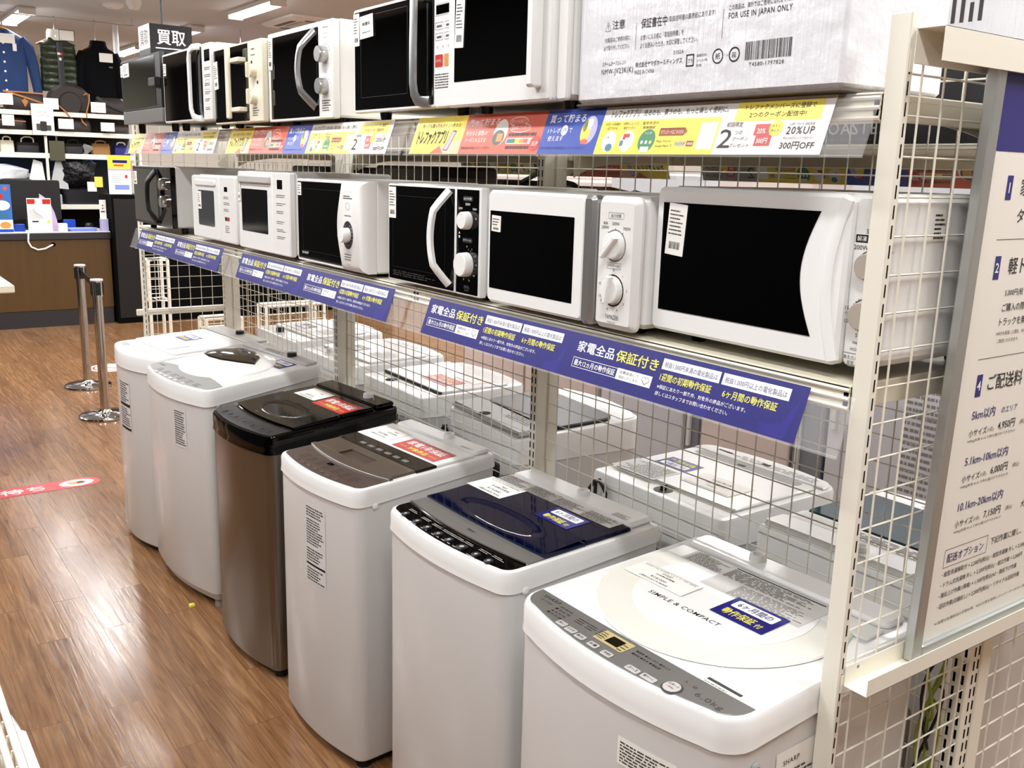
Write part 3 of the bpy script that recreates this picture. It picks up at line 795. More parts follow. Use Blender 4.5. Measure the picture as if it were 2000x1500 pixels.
# ------------------------------------------------------------------ washing machines
class Washer:
    """top-loading washing machine; local origin at the middle of its back edge on the floor, front towards -y"""
    def __init__(s, label, x, yb, rot, w, d, zf, zb, body='washer_steel', cover='washer_top', bulge=0.02, rf=0.045, cov=0.085, base='black_plastic', group=None, legs=False, scale=1.0):
        s.w, s.d, s.zf, s.zb, s.bulge, s.rf = w, d, zf, zb, bulge, rf
        s.t = thing('washing_machine', label, 'washing machine', (x, yb, 0), rot, group)
        s.t.scale = (scale, scale, scale)
        zt = s.zt
        seam = lambda y: zt(y) - cov * (0.9 + 0.25 * (-y / d))
        s.seam = seam
        o = s.outline(0.004); o2 = s.outline(0.010)
        b = MB()
        z0 = 0.035 if not legs else 0.06
        b.loft([[(px, py, z0) for px, py in o2], [(px, py, z0 + 0.012) for px, py in o], [(px, py, seam(py) + 0.002) for px, py in o]], body)
        b.build('body', s.t)
        b = MB()
        c0 = s.outline(-0.002); c1 = s.outline(0.0); c2 = s.outline(0.004); c3 = s.outline(0.013)
        b.loft([[(px, py, seam(py)) for px, py in s.outline(0.002)], [(px, py, seam(py) + 0.003) for px, py in c0], [(px, py, seam(py) + 0.02) for px, py in c1],
                [(px, py, zt(py) - 0.010) for px, py in c1], [(px, py, zt(py) - 0.003) for px, py in c2], [(px, py, zt(py)) for px, py in c3]], cover)
        s.cover = b.build('top_cover', s.t)
        b = MB()
        if not legs:
            k = s.outline(0.03)
            b.loft([[(px, py, 0.012) for px, py in k], [(px, py, 0.04) for px, py in k]], base)
            b.build('base', s.t)
        else:
            k = s.outline(0.006); k2 = s.outline(0.02)
            b.loft([[(px, py, 0.035) for px, py in k2], [(px, py, 0.066) for px, py in k]], 'light_grey')
            b.build('base', s.t)
        for sx in (-1, 1):
            for yy in (-0.06, -d + 0.05):
                q = MB(); r = 0.024 if not legs else 0.022
                q.lathe([(0, 0.0), (r * 0.95, 0.0), (r, 0.006), (r * 0.9, 0.04), (0, 0.04)], (sx * (w / 2 - 0.05), yy, 0), Z1, 'rubber' if not legs else 'mid_grey', 14)
                q.build('foot', s.t)
        s.YT = V((0, d, zb - zf)).normalized()
    def zt(s, y): return s.zb + (s.zb - s.zf) * y / s.d
    def front(s, x):
        q = s.w / 2 - s.rf
        return -s.d - (s.bulge * (1 - (x / q) ** 2) if abs(x) < q else 0)
    def outline(s, c):
        w, d, rf, rb = s.w / 2, s.d, s.rf, 0.02
        p = []
        for i in range(4):
            t = math.radians(90 * i / 3); p.append((w - rb + rb * math.cos(t), -rb + rb * math.sin(t)))
        for i in range(4):
            t = math.radians(90 + 90 * i / 3); p.append((-w + rb + rb * math.cos(t), -rb + rb * math.sin(t)))
        for i in range(6):
            t = math.radians(180 + 90 * i / 5); p.append((-w + rf + rf * math.cos(t), -d + rf + rf * math.sin(t)))
        q = w - rf
        for i in range(1, 12):
            x = -q + 2 * q * i / 12; p.append((x, s.front(x)))
        for i in range(6):
            t = math.radians(270 + 90 * i / 5); p.append((w - rf + rf * math.cos(t), -d + rf + rf * math.sin(t)))
        return inset(p, c) if abs(c) > 1e-9 else p
    def strip(s, y_in, m=0.012, bow=0.0, n=12):
        """area between the front edge and an inner line y_in (bowed forward)"""
        o = [q for q in s.outline(m) if q[1] < y_in - 0.001]
        o.sort(key=lambda q: 0)
        xs = [q[0] for q in o]; a, e = min(xs), max(xs)
        inner = []
        for i in range(n + 1):
            x = e + (a - e) * i / n
            inner.append((x, y_in - bow * (1 - (2 * (x - (a + e) / 2) / (e - a)) ** 2)))
        lo = [q for q in s.outline(m)]
        k = [q for q in lo if q[1] < y_in - 0.001]
        return k + inner
    def band(s, y0, y1, bow0=0.0, bow1=0.0, m=0.014, n=12):
        """band across the top from y0 (front) to y1 (back)"""
        a = s.w / 2 - m; p = []
        for i in range(n + 1):
            x = -a + 2 * a * i / n; p.append((x, y0 - bow0 * (1 - (x / a) ** 2)))
        for i in range(n + 1):
            x = a - 2 * a * i / n; p.append((x, y1 - bow1 * (1 - (x / a) ** 2)))
        return p
    def top(s, b, poly, h0, h1, m, cham=0.0012):
        b.slab(poly, h0, h1, m, 'z', cham, zf=lambda x, y: s.zt(y))
    def part(s, name, poly, h0, h1, m, cham=0.0012, parent=None):
        b = MB(); s.top(b, poly, h0, h1, m, cham); return b, name
    def org(s, h): return (0, 0, s.zb + h)
    def T(s, b, txt, x, y, h, m, lift, w=None, bold=0.0, **k):
        b.text(txt, x, y / s.YT.y, h, s.org(0), X1, s.YT, m, lift, bold, w, **k)
    def F(s, b, pts, m, lift):
        b.flat([(x, y / s.YT.y) for x, y in pts], s.org(0), X1, s.YT, m, lift)
    def L(s, b, x, y, w, h, n, m, lift, **k):
        b.lines(x, y / s.YT.y, w, h, n, s.org(0), X1, s.YT, m, lift, **k)
    def inlet(s, x, y, m='white_plastic', cap=False):
        b = MB(); z = s.zt(y) - 0.002
        if cap: b.lathe([(0, 0), (0.02, 0), (0.021, 0.002), (0.02, 0.026), (0.018, 0.028), (0, 0.028)], (x, y, z), Z1, 'black_plastic', 16)
        else:
            b.lathe([(0.034, 0), (0.03, 0.006), (0.02, 0.012), (0.018, 0.03), (0.015, 0.032), (0.011, 0.03), (0.011, 0.012), (0, 0.012)], (x, y, z), Z1, m, 20)
            b.lathe([(0, 0.0125), (0.0105, 0.0126), (0, 0.0127)], (x, y, z), Z1, 'ink_soft', 12)
        b.build('water_inlet', s.t)
    def plug(s, y, z, m='white_plastic', side=1):
        b = MB(); b.lathe([(0.010, -0.003), (0.010, 0.001), (0.006, 0.004), (0, 0.0045)], (side * (s.w / 2 + 0.0005), y, z), (side, 0, 0), m, 14); b.build('screw_cap', s.t)
    def front_label(s, x0, x1, z0, z1, rows, paper='paper', dark=(), head=None):
        """printed sheet lying on the bowed front"""
        b = MB()
        if paper:
            for k in range(8):
                a, e = x0 + (x1 - x0) * k / 8, x0 + (x1 - x0) * (k + 1) / 8
                b.flat(((a, z0), (e, z0), (e, z1), (a, z1)), (0, 0, 0), X1, Z1, paper, 0)
        for za, zb_, n in rows:
            b.lines(x0 + 0.006, za, x1 - x0 - 0.012, zb_ - za, n, (0, 0, 0), X1, Z1, 'ink_soft', 0.0004, fill=0.5)
        for za, zb_ in dark:
            for k in range(8):
                a, e = x0 + 0.003 + (x1 - x0 - 0.006) * k / 8, x0 + 0.003 + (x1 - x0 - 0.006) * (k + 1) / 8
                b.flat(((a, za), (e, za), (e, zb_), (a, zb_)), (0, 0, 0), X1, Z1, 'ink', 0.0004)
        b.v = [(v[0], s.front(v[0]) + 0.004 - 0.0009 + v[1], v[2]) for v in b.v]
        b.build('front_label', s.t)
    def guarantee_sticker(s, x0, x1, y0, y1, h=0.0012, big=True):
        b = MB(); s.top(b, [(x0, y0), (x1, y0), (x1, y1), (x0, y1)], h, h + 0.0004, 'sign_blue', 0)
        W = x1 - x0; H = y1 - y0; l = h + 0.0007
        s.F(b, rrect(x0 + 0.10 * W, x1 - 0.10 * W, y0 + 0.53 * H, y0 + 0.90 * H, 0.005), 'ink_white', l)
        s.T(b, '6ヶ月間の', x0 + 0.18 * W, y0 + 0.60 * H, 0.24 * H, 'ink_navy', l + 0.0003, 0.64 * W, 0.025)
        s.T(b, '動作保証', x0 + 0.12 * W, y0 + 0.13 * H, 0.30 * H, 'ink_yellow', l, 0.60 * W, 0.035)
        s.T(b, '付', x0 + 0.76 * W, y0 + 0.13 * H, 0.20 * H, 'ink_yellow', l, 0.12 * W, 0.03)
        b.build('guarantee_sticker', s.t)
    def red_sticker(s, x0, x1, y0, y1, h=0.0012):
        b = MB(); s.top(b, [(x0, y0), (x1, y0), (x1, y1), (x0, y1)], h, h + 0.0004, 'sign_red', 0)
        W = x1 - x0; H = y1 - y0; l = h + 0.0007
        s.T(b, '家電1年保証', x0 + 0.08 * W, y0 + 0.48 * H, 0.38 * H, 'ink_white', l, 0.84 * W, 0.035)
        s.T(b, '対象商品', x0 + 0.28 * W, y0 + 0.13 * H, 0.25 * H, 'ink_yellow', l, 0.44 * W, 0.03)
        s.F(b, ((x0 + 0.06 * W, y0 + 0.24 * H), (x0 + 0.24 * W, y0 + 0.24 * H), (x0 + 0.24 * W, y0 + 0.26 * H), (x0 + 0.06 * W, y0 + 0.26 * H)), 'ink_yellow', l)
        s.F(b, ((x0 + 0.76 * W, y0 + 0.24 * H), (x0 + 0.94 * W, y0 + 0.24 * H), (x0 + 0.94 * W, y0 + 0.26 * H), (x0 + 0.76 * W, y0 + 0.26 * H)), 'ink_yellow', l)
        b.build('red_sticker', s.t)
    def price_tag(s, x0, x1, y0, y1, h, lines):
        b = MB(); s.top(b, [(x0, y0), (x1, y0), (x1, y1), (x0, y1)], h, h + 0.0005, 'paper', 0)
        W = x1 - x0; H = y1 - y0
        for (t, fx, fy, fw, fh) in lines:
            s.T(b, t, x0 + fx * W, y0 + fy * H, fh * H, 'ink', h + 0.0008, fw * W, 0.01)
        s.F(b, ((x0 + 0.05 * W, y0 + 0.93 * H), (x1 - 0.05 * W, y0 + 0.93 * H), (x1 - 0.05 * W, y0 + 0.945 * H), (x0 + 0.05 * W, y0 + 0.945 * H)), 'ink_soft', h + 0.0008)
        b.build('price_tag', s.t)

# --- 1: nearest, white with round cream lid
w = Washer('nearest white washing machine with round cream lid, beside the gondola end post', -0.3262, 0.3163, 1.8, 0.588, 0.571, 0.9627, 0.9787, scale=0.951, bulge=0.03, rf=0.06, cov=0.058)
b = MB(); w.top(b, w.strip(-0.498, 0.012, 0.004), -0.001, 0.0012, 'panel_silver', 0.0008)
l = 0.0016
w.T(b, 'SHARP', -0.255, -0.520, 0.010, 'ink', l, 0.05, 0.01); w.T(b, 'ES-GE6B', -0.248, -0.533, 0.006, 'ink_soft', l)
for r, (x, y) in enumerate(((-0.198, -0.525), (-0.198, -0.536), (-0.198, -0.547), (-0.198, -0.558))):
    w.T(b, ('洗剤の量(水量)', '■ 58 60 70L', '▲ 45 50 55L', '■ 30 35 40L')[r], x, y, 0.0065, 'ink', l)
for k, (x, t) in enumerate(((-0.140, '洗い'), (-0.105, 'すすぎ'), (-0.070, '脱水'), (-0.030, '水量'), (0.012, '予約'))):
    pass
for x, s_ in ((-0.135, ' 6分 10分'), (-0.103, '1回 2回'), (-0.072, '3分 7分')):
    w.L(b, x, -0.540, 0.03, 0.022, 3, 'ink', l, fill=0.3)
w.F(b, rrect(-0.066, 0.012, -0.552, -0.512, 0.002), 'display_tan', l); w.F(b, rrect(-0.040, -0.006, -0.545, -0.519, 0.001), 'black_glass', l + 0.0004)
w.L(b, -0.064, -0.545, 0.02, 0.028, 4, 'ink', l + 0.0003, fill=0.3); w.L(b, -0.004, -0.548, 0.014, 0.028, 3, 'ink', l + 0.0003, fill=0.3)
w.T(b, '●標準 ●おいそぎ ●念入り', 0.025, -0.526, 0.007, 'ink', l, 0.085); w.T(b, '●時短 ●毛布 ●槽乾燥', 0.025, -0.538, 0.007, 'ink', l, 0.072)
w.T(b, '6.0kg', 0.19, -0.553, 0.017, 'ink_soft', l, 0.06, 0.0)
w.T(b, '入', 0.150, -0.531, 0.008, 'ink', l); w.T(b, '切', 0.172, -0.534, 0.008, 'ink', l)
pn = b.build('control_panel', w.t)
for x, y, t, bw in ((-0.140, -0.566, '洗い', 0.026), (-0.109, -0.569, 'すすぎ', 0.028), (-0.078, -0.572, '脱水', 0.026), (-0.040, -0.573, '水量', 0.026), (0.000, -0.575, '予約', 0.026), (0.068, -0.575, 'コース', 0.032), (0.106, -0.573, '槽クリーン', 0.034)):
    q = MB(); w.top(q, rrect(x - bw / 2, x + bw / 2, y - 0.008, y + 0.008, 0.004), 0.0012, 0.0028, 'light_grey', 0.0008)
    w.T(q, t, x, y - 0.0035, 0.0075, 'ink', 0.0031, bw * 0.72, 0.02, align='c'); q.build('button', w.t)
q = MB(); w.top(q, circ(0.152, -0.562, 0.020), 0.0010, 0.0022, 'ink_soft', 0.0006); w.top(q, circ(0.152, -0.562, 0.0165), 0.0016, 0.0042, 'light_grey', 0.001)
w.T(q, 'スタート', 0.152, -0.560, 0.007, 'ink', 0.0046, 0.024, 0.02, align='c'); w.T(q, '一時停止', 0.152, -0.569, 0.005, 'ink_red', 0.0046, 0.018, align='c'); q.build('start_button', w.t)
def clipc(cx, cy, r, ymax, n=48):
    return [(x, min(y, ymax)) for x, y in circ(cx, cy, r, n=n)]
def arcdisc(cx, cy, r, ymax, xlim=9):
    a = math.degrees(math.asin((ymax - cy) / r)) if abs(ymax - cy) < r else 90
    p = circ(cx, cy, r, n=44, a0=180 - a, a1=360 + a)
    return [(max(-xlim, min(xlim, x)), y) for x, y in p]
b = MB(); w.top(b, arcdisc(-0.012, -0.240, 0.262, -0.145, 0.272), 0.0, 0.006, 'lid_cream', 0.003)
w.top(b, arcdisc(-0.012, -0.235, 0.190, -0.150), 0.006, 0.0068, 'white_gloss', 0.0006)
w.T(b, 'SIMPLE & COMPACT', -0.132, -0.338, 0.0135, 'ink', 0.0072, 0.190, 0.02)
b.build('lid', w.t)
b = MB(); w.top(b, rrect(-0.262, 0.262, -0.148, -0.088, 0.006), 0.0, 0.006, 'white_gloss', 0.002)
b.build('lid_hinge', w.t)
b = MB(); w.top(b, rrect(-0.262, 0.262, -0.080, -0.006, 0.02), -0.002, 0.014, 'white_gloss', 0.006); b.build('rear_panel', w.t)
b = MB(); w.top(b, rrect(-0.215, 0.155, -0.150, -0.09, 0.003), 0.0062, 0.0066, 'sheet_grey', 0)
w.L(b, -0.205, -0.146, 0.10, 0.05, 9, 'ink_soft', 0.0070); w.L(b, -0.095, -0.146, 0.22, 0.046, 9, 'ink_soft', 0.0070)
w.F(b, ((-0.095, -0.0975), (0.135, -0.0975), (0.135, -0.0935), (-0.095, -0.0935)), 'ink', 0.0071); w.T(b, '⚠注意', -0.205, -0.100, 0.009, 'ink', 0.0072)
b.build('instruction_sheet', w.t)
b = MB(); w.top(b, rrect(-0.10, 0.155, -0.215, -0.150, 0.002), 0.0070, 0.0073, 'sheet_grey', 0); w.L(b, -0.03, -0.21, 0.18, 0.055, 10, 'ink_grey', 0.0076)
b.build('instruction_sheet', w.t)
w.price_tag(-0.243, -0.073, -0.302, -0.232, 0.0085, (('SHARP', 0.42, 0.66, 0.17, 0.11), ('全自動洗濯機', 0.36, 0.52, 0.32, 0.09), ('ES-GE6B  6.0kg  2018年製  インバーター搭載  風乾燥', 0.06, 0.82, 0.88, 0.07), ('¥18,000', 0.36, 0.26, 0.27, 0.13), ('(税込¥19,800)', 0.24, 0.08, 0.48, 0.13)))
w.guarantee_sticker(0.002, 0.132, -0.298, -0.208, 0.0085)
b = MB(); w.top(b, [(0.165, -0.515), (0.245, -0.515), (0.245, -0.481), (0.165, -0.481)], 0.0004, 0.0007, 'paper', 0)
w.F(b, ((0.167, -0.490), (0.243, -0.490), (0.243, -0.482), (0.167, -0.482)), 'ink_soft', 0.001); w.L(b, 0.168, -0.513, 0.072, 0.02, 4, 'ink_soft', 0.001)
b.build('caution_label', w.t)
w.inlet(-0.089, -0.035); w.plug(-0.50, 0.862, 'mid_grey')
w.front_label(0.062, 0.190, 0.782, 0.838, ((0.788, 0.832, 7),))
b = MB(); o = (w.w / 2 - 0.003, -0.44, 0); b.flat(((0, 0.728), (0.13, 0.728), (0.13, 0.863), (0, 0.863)), o, Y1, Z1, 'paper', 0.0004)
b.text('SHARP', 0.02, 0.833, 0.010, o, Y1, Z1, 'ink', 0.001); b.lines(0.008, 0.738, 0.11, 0.085, 9, o, Y1, Z1, 'ink_soft', 0.0008); b.build('rating_label', w.t)

# --- 2: black control strip, silver band, dark blue glossy lid
w = Washer('white washing machine with black knob strip and dark blue glossy lid', -0.998, 0.3135, 1.8, 0.545, 0.507, 0.9357, 0.9537, scale=0.951, bulge=0.022, rf=0.045, cov=0.05)
b = MB(); w.top(b, w.strip(-0.432, 0.014, 0.020), -0.001, 0.0015, 'black_gloss', 0.0008)
for x in (-0.19, -0.12, -0.065, -0.015, 0.03, 0.08, 0.14, 0.19):
    w.L(b, x - 0.022, -0.462 - 0.012 * (1 - (x / 0.25) ** 2), 0.05, 0.012, 2, 'ink_white', 0.002, fill=0.22); w.L(b, x - 0.02, -0.508, 0.04, 0.006, 1, 'ink_white', 0.002, fill=0.3)
b.build('control_panel', w.t)
for x in (-0.185, -0.122, -0.070, -0.018, 0.030, 0.085, 0.142, 0.190):
    yy = -0.488 - 0.010 * (1 - (x / 0.25) ** 2)
    q = MB(); r = 0.0115 if x != 0.085 else 0.015
    z = w.zt(yy) + 0.0012
    q.lathe([(r, 0), (r, 0.004), (r * 0.8, 0.006), (r * 0.55, 0.0045), (0, 0.0045)], (x, yy, z), Z1, 'charcoal', 20)
    q.lathe([(0, 0.0046), (r * 0.42, 0.0047), (0, 0.0048)], (x, yy, z), Z1, 'light_grey', 12)
    q.build('knob', w.t)
b = MB(); w.top(b, w.band(-0.430, -0.378, 0.020, 0.006), -0.001, 0.004, 'panel_silver', 0.001); w.T(b, 'Haier', 0.0, -0.425, 0.011, 'ink', 0.0045, 0.034, 0.02); b.build('silver_band', w.t)
b = MB(); w.top(b, w.band(-0.434, -0.430, 0.020, 0.020), 0.0, 0.006, 'chrome', 0.001); b.build('trim_line', w.t)
# lid front with a shallow dished grip
b = MB()
nx, ny = 40, 14; x0, x1, y0, y1 = -0.250, 0.250, -0.378, -0.248
vs = []; fs = []
for j in range(ny + 1):
    for i in range(nx + 1):
        x = x0 + (x1 - x0) * i / nx; y = y0 + (y1 - y0) * j / ny
        r = math.hypot((x - 0.0) / 0.165, (y + 0.318) / 0.042)
        dz = -0.010 * max(0, 1 - r * r) ** 1.0 if r < 1 else 0
        yy = y - 0.006 * (1 - (x / 0.25) ** 2) * (1 - j / ny)
        vs.append((x, yy, w.zt(yy) + 0.009 + 0.006 * (j / ny) + dz))
for j in range(ny):
    for i in range(nx): a = j * (nx + 1) + i; fs.append((a, a + 1, a + nx + 2, a + nx + 1))
b.add(vs, fs, 'navy_gloss'); w.top(b, w.band(-0.380, -0.25, 0.006, 0, m=0.015), -0.001, 0.0088, 'navy_gloss', 0.0005)
b.build('lid', w.t)
b = MB(); w.top(b, w.band(-0.248, -0.10, 0, 0, m=0.015), -0.001, 0.012, 'navy_gloss', 0.003); b.build('rear_lid', w.t)
b = MB(); w.top(b, rrect(-0.245, 0.23, -0.148, -0.097, 0.002), 0.0125, 0.0129, 'sheet_grey', 0)
for k in range(4): w.L(b, -0.24 + k * 0.118, -0.145, 0.11, 0.045, 7, 'ink_soft', 0.0133)
w.T(b, '⚠警告', -0.03, -0.107, 0.008, 'ink', 0.0134); b.build('instruction_sheet', w.t)
b = MB(); w.top(b, rrect(-0.25, 0.25, -0.095, -0.008, 0.012), -0.002, 0.016, 'washer_top', 0.008); w.L(b, 0.17, -0.085, 0.06, 0.025, 4, 'ink_grey', 0.0165); b.build('rear_panel', w.t)
w.price_tag(-0.262, -0.105, -0.245, -0.150, 0.0128, (('Haier', 0.55, 0.62, 0.16, 0.10), ('全自動洗濯機', 0.36, 0.48, 0.5, 0.09), ('JW-C55D  5.5kg  2019年製  高濃度洗浄機能', 0.08, 0.80, 0.84, 0.07), ('¥19,000', 0.40, 0.24, 0.38, 0.12), ('(税込¥20,900)', 0.30, 0.06, 0.6, 0.12)))
w.guarantee_sticker(0.042, 0.172, -0.240, -0.158, 0.0128)
w.inlet(0.014, -0.045); w.plug(-0.445, 0.885)

# --- 3: brown control strip, bronze lid, red sticker
w = Washer('white washing machine with brown control strip and red sticker', -1.6924, 0.302, 4.5, 0.50, 0.521, 0.9197, 0.9477, scale=0.951, bulge=0.022, rf=0.045, cov=0.05)
b = MB(); w.top(b, w.strip(-0.398, 0.016, 0.030), -0.001, 0.0015, 'brown_panel', 0.0008)
w.T(b, 'AQUA', -0.205, -0.440, 0.009, 'ink_soft', 0.002)
for x in (-0.16, -0.11, -0.06, -0.01, 0.04, 0.09, 0.14): w.L(b, x, -0.488, 0.036, 0.04, 4, 'ink', 0.002, fill=0.25)
w.F(b, rrect(-0.03, 0.0, -0.46, -0.445, 0.001), 'black_glass', 0.0021); w.T(b, '5.0kg', 0.165, -0.478, 0.010, 'ink_soft', 0.002)
b.build('control_panel', w.t)
for x in (-0.13, -0.09, -0.05, -0.01, 0.03, 0.07, 0.12):
    q = MB(); w.top(q, rrect(x - 0.010, x + 0.010, -0.512, -0.502, 0.003), 0.0014, 0.003, 'brown_lid', 0.0008); q.build('button', w.t)
b = MB(); w.top(b, w.band(-0.401, -0.397, 0.030, 0.030), 0.0, 0.007, 'silver', 0.001); b.build('trim_line', w.t)
b = MB()
for poly in (w.band(-0.397, -0.385, 0.030, 0.0), [(-0.228, -0.385), (-0.085, -0.385), (-0.085, -0.30), (-0.228, -0.30)], [(0.07, -0.385), (0.228, -0.385), (0.228, -0.30), (0.07, -0.30)], [(-0.085, -0.335), (0.07, -0.335), (0.07, -0.30), (-0.085, -0.30)]):
    w.top(b, poly, -0.001, 0.008, 'brown_lid', 0.0004)
w.top(b, [(-0.085, -0.385), (0.07, -0.385), (0.07, -0.335), (-0.085, -0.335)], -0.001, 0.0015, 'brown_panel', 0)
b.build('lid_grip', w.t)
b = MB(); w.top(b, w.band(-0.300, -0.225, 0, 0, m=0.015), -0.001, 0.009, 'smoke_lid', 0.002)
for k in range(6): w.F(b, rrect(-0.13 + k * 0.05, -0.10 + k * 0.05, -0.282, -0.266, 0.004), 'ink_grey', 0.0094)
b.build('lid_window', w.t)
b = MB(); w.top(b, w.band(-0.225, -0.080, 0, 0, m=0.015), -0.001, 0.010, 'white_gloss', 0.003); b.build('rear_lid', w.t)
b = MB(); w.top(b, rrect(-0.228, 0.228, -0.074, -0.008, 0.012), -0.002, 0.013, 'washer_top', 0.006); w.L(b, 0.14, -0.066, 0.07, 0.01, 2, 'ink_grey', 0.0134); b.build('rear_panel', w.t)
w.price_tag(-0.222, -0.075, -0.205, -0.110, 0.0105, (('AQUA', 0.6, 0.66, 0.14, 0.09), ('全自動洗濯機', 0.45, 0.5, 0.4, 0.08), ('¥15,000', 0.30, 0.24, 0.4, 0.12), ('(税込¥16,500)', 0.20, 0.06, 0.6, 0.11)))
w.red_sticker(-0.030, 0.205, -0.218, -0.128, 0.0108)
w.inlet(0.045, -0.040); w.plug(-0.455, 0.865)
w.front_label(-0.02, 0.095, 0.565, 0.820, ((0.78, 0.815, 4), (0.69, 0.775, 10), (0.635, 0.68, 5), (0.57, 0.615, 5)), paper='washer_steel', dark=((0.62, 0.627),))
b = MB(); b.slab(rrect(-0.36, -0.05, 0.06, 0.74, 0.06, 6), w.w / 2 - 0.005, w.w / 2 + 0.002, 'washer_steel', 'x', 0.004); b.build('side_panel', w.t)

# --- 4: black top on stainless body
w = Washer('stainless steel washing machine with black glossy top, between white machines', -2.311, 0.304, 5.0, 0.465, 0.507, 0.877, 0.915, body='stainless', cover='black_gloss', bulge=0.022, rf=0.04, cov=0.058)
b = MB(); w.top(b, w.strip(-0.415, 0.012, 0.025), -0.001, 0.0015, 'charcoal', 0.0008)
for x in (-0.16, -0.1, -0.04, 0.02, 0.08, 0.13): w.L(b, x, -0.495, 0.04, 0.04, 4, 'ink', 0.002, fill=0.3)
b.build('control_panel', w.t)
for x in (-0.17, -0.12, -0.07, 0.0, 0.06, 0.12, 0.17):
    q = MB(); w.top(q, circ(x, -0.470 - 0.01 * (1 - (x / 0.2) ** 2), 0.010), 0.0014, 0.0032, 'charcoal', 0.001); q.build('button', w.t)
b = MB()
vs = []; fs = []; x0, x1, y0, y1 = -0.215, 0.215, -0.405, -0.225
for j in range(ny + 1):
    for i in range(nx + 1):
        x = x0 + (x1 - x0) * i / nx; y = y0 + (y1 - y0) * j / ny
        r = math.hypot(x / 0.13, (y + 0.32) / 0.045); dz = -0.010 * (1 - r * r) if r < 1 else 0
        yy = y - 0.018 * (1 - (x / 0.22) ** 2) * (1 - j / ny)
        vs.append((x, yy, w.zt(yy) + 0.008 + 0.005 * (j / ny) + dz))
for j in range(ny):
    for i in range(nx): a = j * (nx + 1) + i; fs.append((a, a + 1, a + nx + 2, a + nx + 1))
b.add(vs, fs, 'black_gloss'); w.top(b, w.band(-0.405, -0.228, 0.018, 0, m=0.018), -0.001, 0.0075, 'black_gloss', 0.0005)
w.T(b, 'Haier', -0.06, -0.412, 0.010, 'ink_grey', 0.0105, 0.026); b.build('lid', w.t)
b = MB(); w.top(b, w.band(-0.225, -0.095, 0, 0, m=0.018), -0.001, 0.011, 'black_gloss', 0.003); b.build('rear_lid', w.t)
b = MB(); w.top(b, rrect(-0.218, 0.218, -0.088, -0.008, 0.012), -0.002, 0.015, 'black_gloss', 0.006); b.build('rear_panel', w.t)
w.price_tag(-0.165, -0.015, -0.205, -0.115, 0.0118, (('Haier', 0.6, 0.66, 0.16, 0.10), ('¥20,000', 0.30, 0.24, 0.4, 0.12), ('(税込¥22,000)', 0.20, 0.06, 0.6, 0.11)))
w.red_sticker(0.0, 0.205, -0.222, -0.128, 0.0118)
w.inlet(0.10, -0.045)

# --- 5: round domed lid with dark window
w = Washer('white washing machine with domed lid and dark brown window', -3.034, 0.290, 6.0, 0.61, 0.503, 0.899, 0.950, bulge=0.03, rf=0.045, cov=0.06, legs=True)
b = MB(); w.top(b, w.strip(-0.425, 0.012, -0.03), -0.001, 0.0015, 'mid_grey', 0.0008)
w.T(b, 'TOSHIBA', -0.27, -0.452, 0.010, 'ink', 0.002)
for x in (-0.19, -0.12, -0.05, 0.02, 0.10, 0.17): w.L(b, x, -0.495, 0.05, 0.03, 3, 'ink_soft', 0.002, fill=0.3)
b.build('control_panel', w.t)
for x in (-0.15, -0.10, -0.05, 0.0, 0.05, 0.12):
    q = MB(); w.top(q, rrect(x - 0.015, x + 0.015, -0.516, -0.504, 0.005), 0.0014, 0.003, 'light_grey', 0.0008); q.build('button', w.t)
b = MB(); rings = []
cx, cy, R = -0.025, -0.258, 0.212
for f, h in ((1.0, 0.0), (0.985, 0.006), (0.9, 0.013), (0.7, 0.022), (0.45, 0.028), (0.15, 0.031)):
    rings.append([(cx + p[0] * f, cy + p[1] * f, w.zt(cy + p[1] * f) + h) for p in circ(0, 0, R * 1.2, R * 0.86, n=40)])
b.loft(rings, 'white_gloss'); b.build('lid', w.t)
def dome_h(x, y):
    f = math.hypot((x - cx) / (R * 1.2), (y - cy) / (R * 0.86))
    hs = ((0, 0.0315), (0.15, 0.031), (0.45, 0.028), (0.7, 0.022), (0.9, 0.013), (0.985, 0.006), (1.0, 0.0), (1.3, 0.0))
    for (a, ha), (c, hc) in zip(hs, hs[1:]):
        if a <= f <= c: return ha + (hc - ha) * (f - a) / (c - a)
    return 0
pw = [(x - 0.03, y) for x, y in [(-0.150, -0.29), (-0.195, -0.25), (-0.205, -0.20), (-0.16, -0.15), (-0.10, -0.125), (0.02, -0.135), (0.12, -0.165), (0.19, -0.225), (0.12, -0.27), (0.03, -0.30), (-0.07, -0.305)]]
b = MB(); rings = []
for f, h in ((1.0, 0.001), (0.97, 0.006), (0.75, 0.009), (0.4, 0.010)):
    rings.append([(-0.02 + (x + 0.02) * f, -0.21 + (y + 0.21) * f, w.zt(-0.21 + (y + 0.21) * f) + dome_h(-0.02 + (x + 0.02) * f, -0.21 + (y + 0.21) * f) + h) for x, y in pw])
b.loft(rings, 'smoke_lid'); b.build('lid_window', w.t)
b = MB(); w.top(b, rrect(-0.29, 0.29, -0.065, -0.008, 0.012), -0.002, 0.010, 'light_grey', 0.004); w.L(b, -0.1, -0.055, 0.2, 0.03, 3, 'ink_soft', 0.0105); b.build('rear_panel', w.t)
w.guarantee_sticker(0.10, 0.235, -0.155, -0.075, 0.001)
w.inlet(0.12, -0.035, cap=True); w.plug(-0.45, 0.83, 'mid_grey')
w.front_label(0.06, 0.155, 0.640, 0.800, ((0.65, 0.79, 15),), paper='washer_steel')

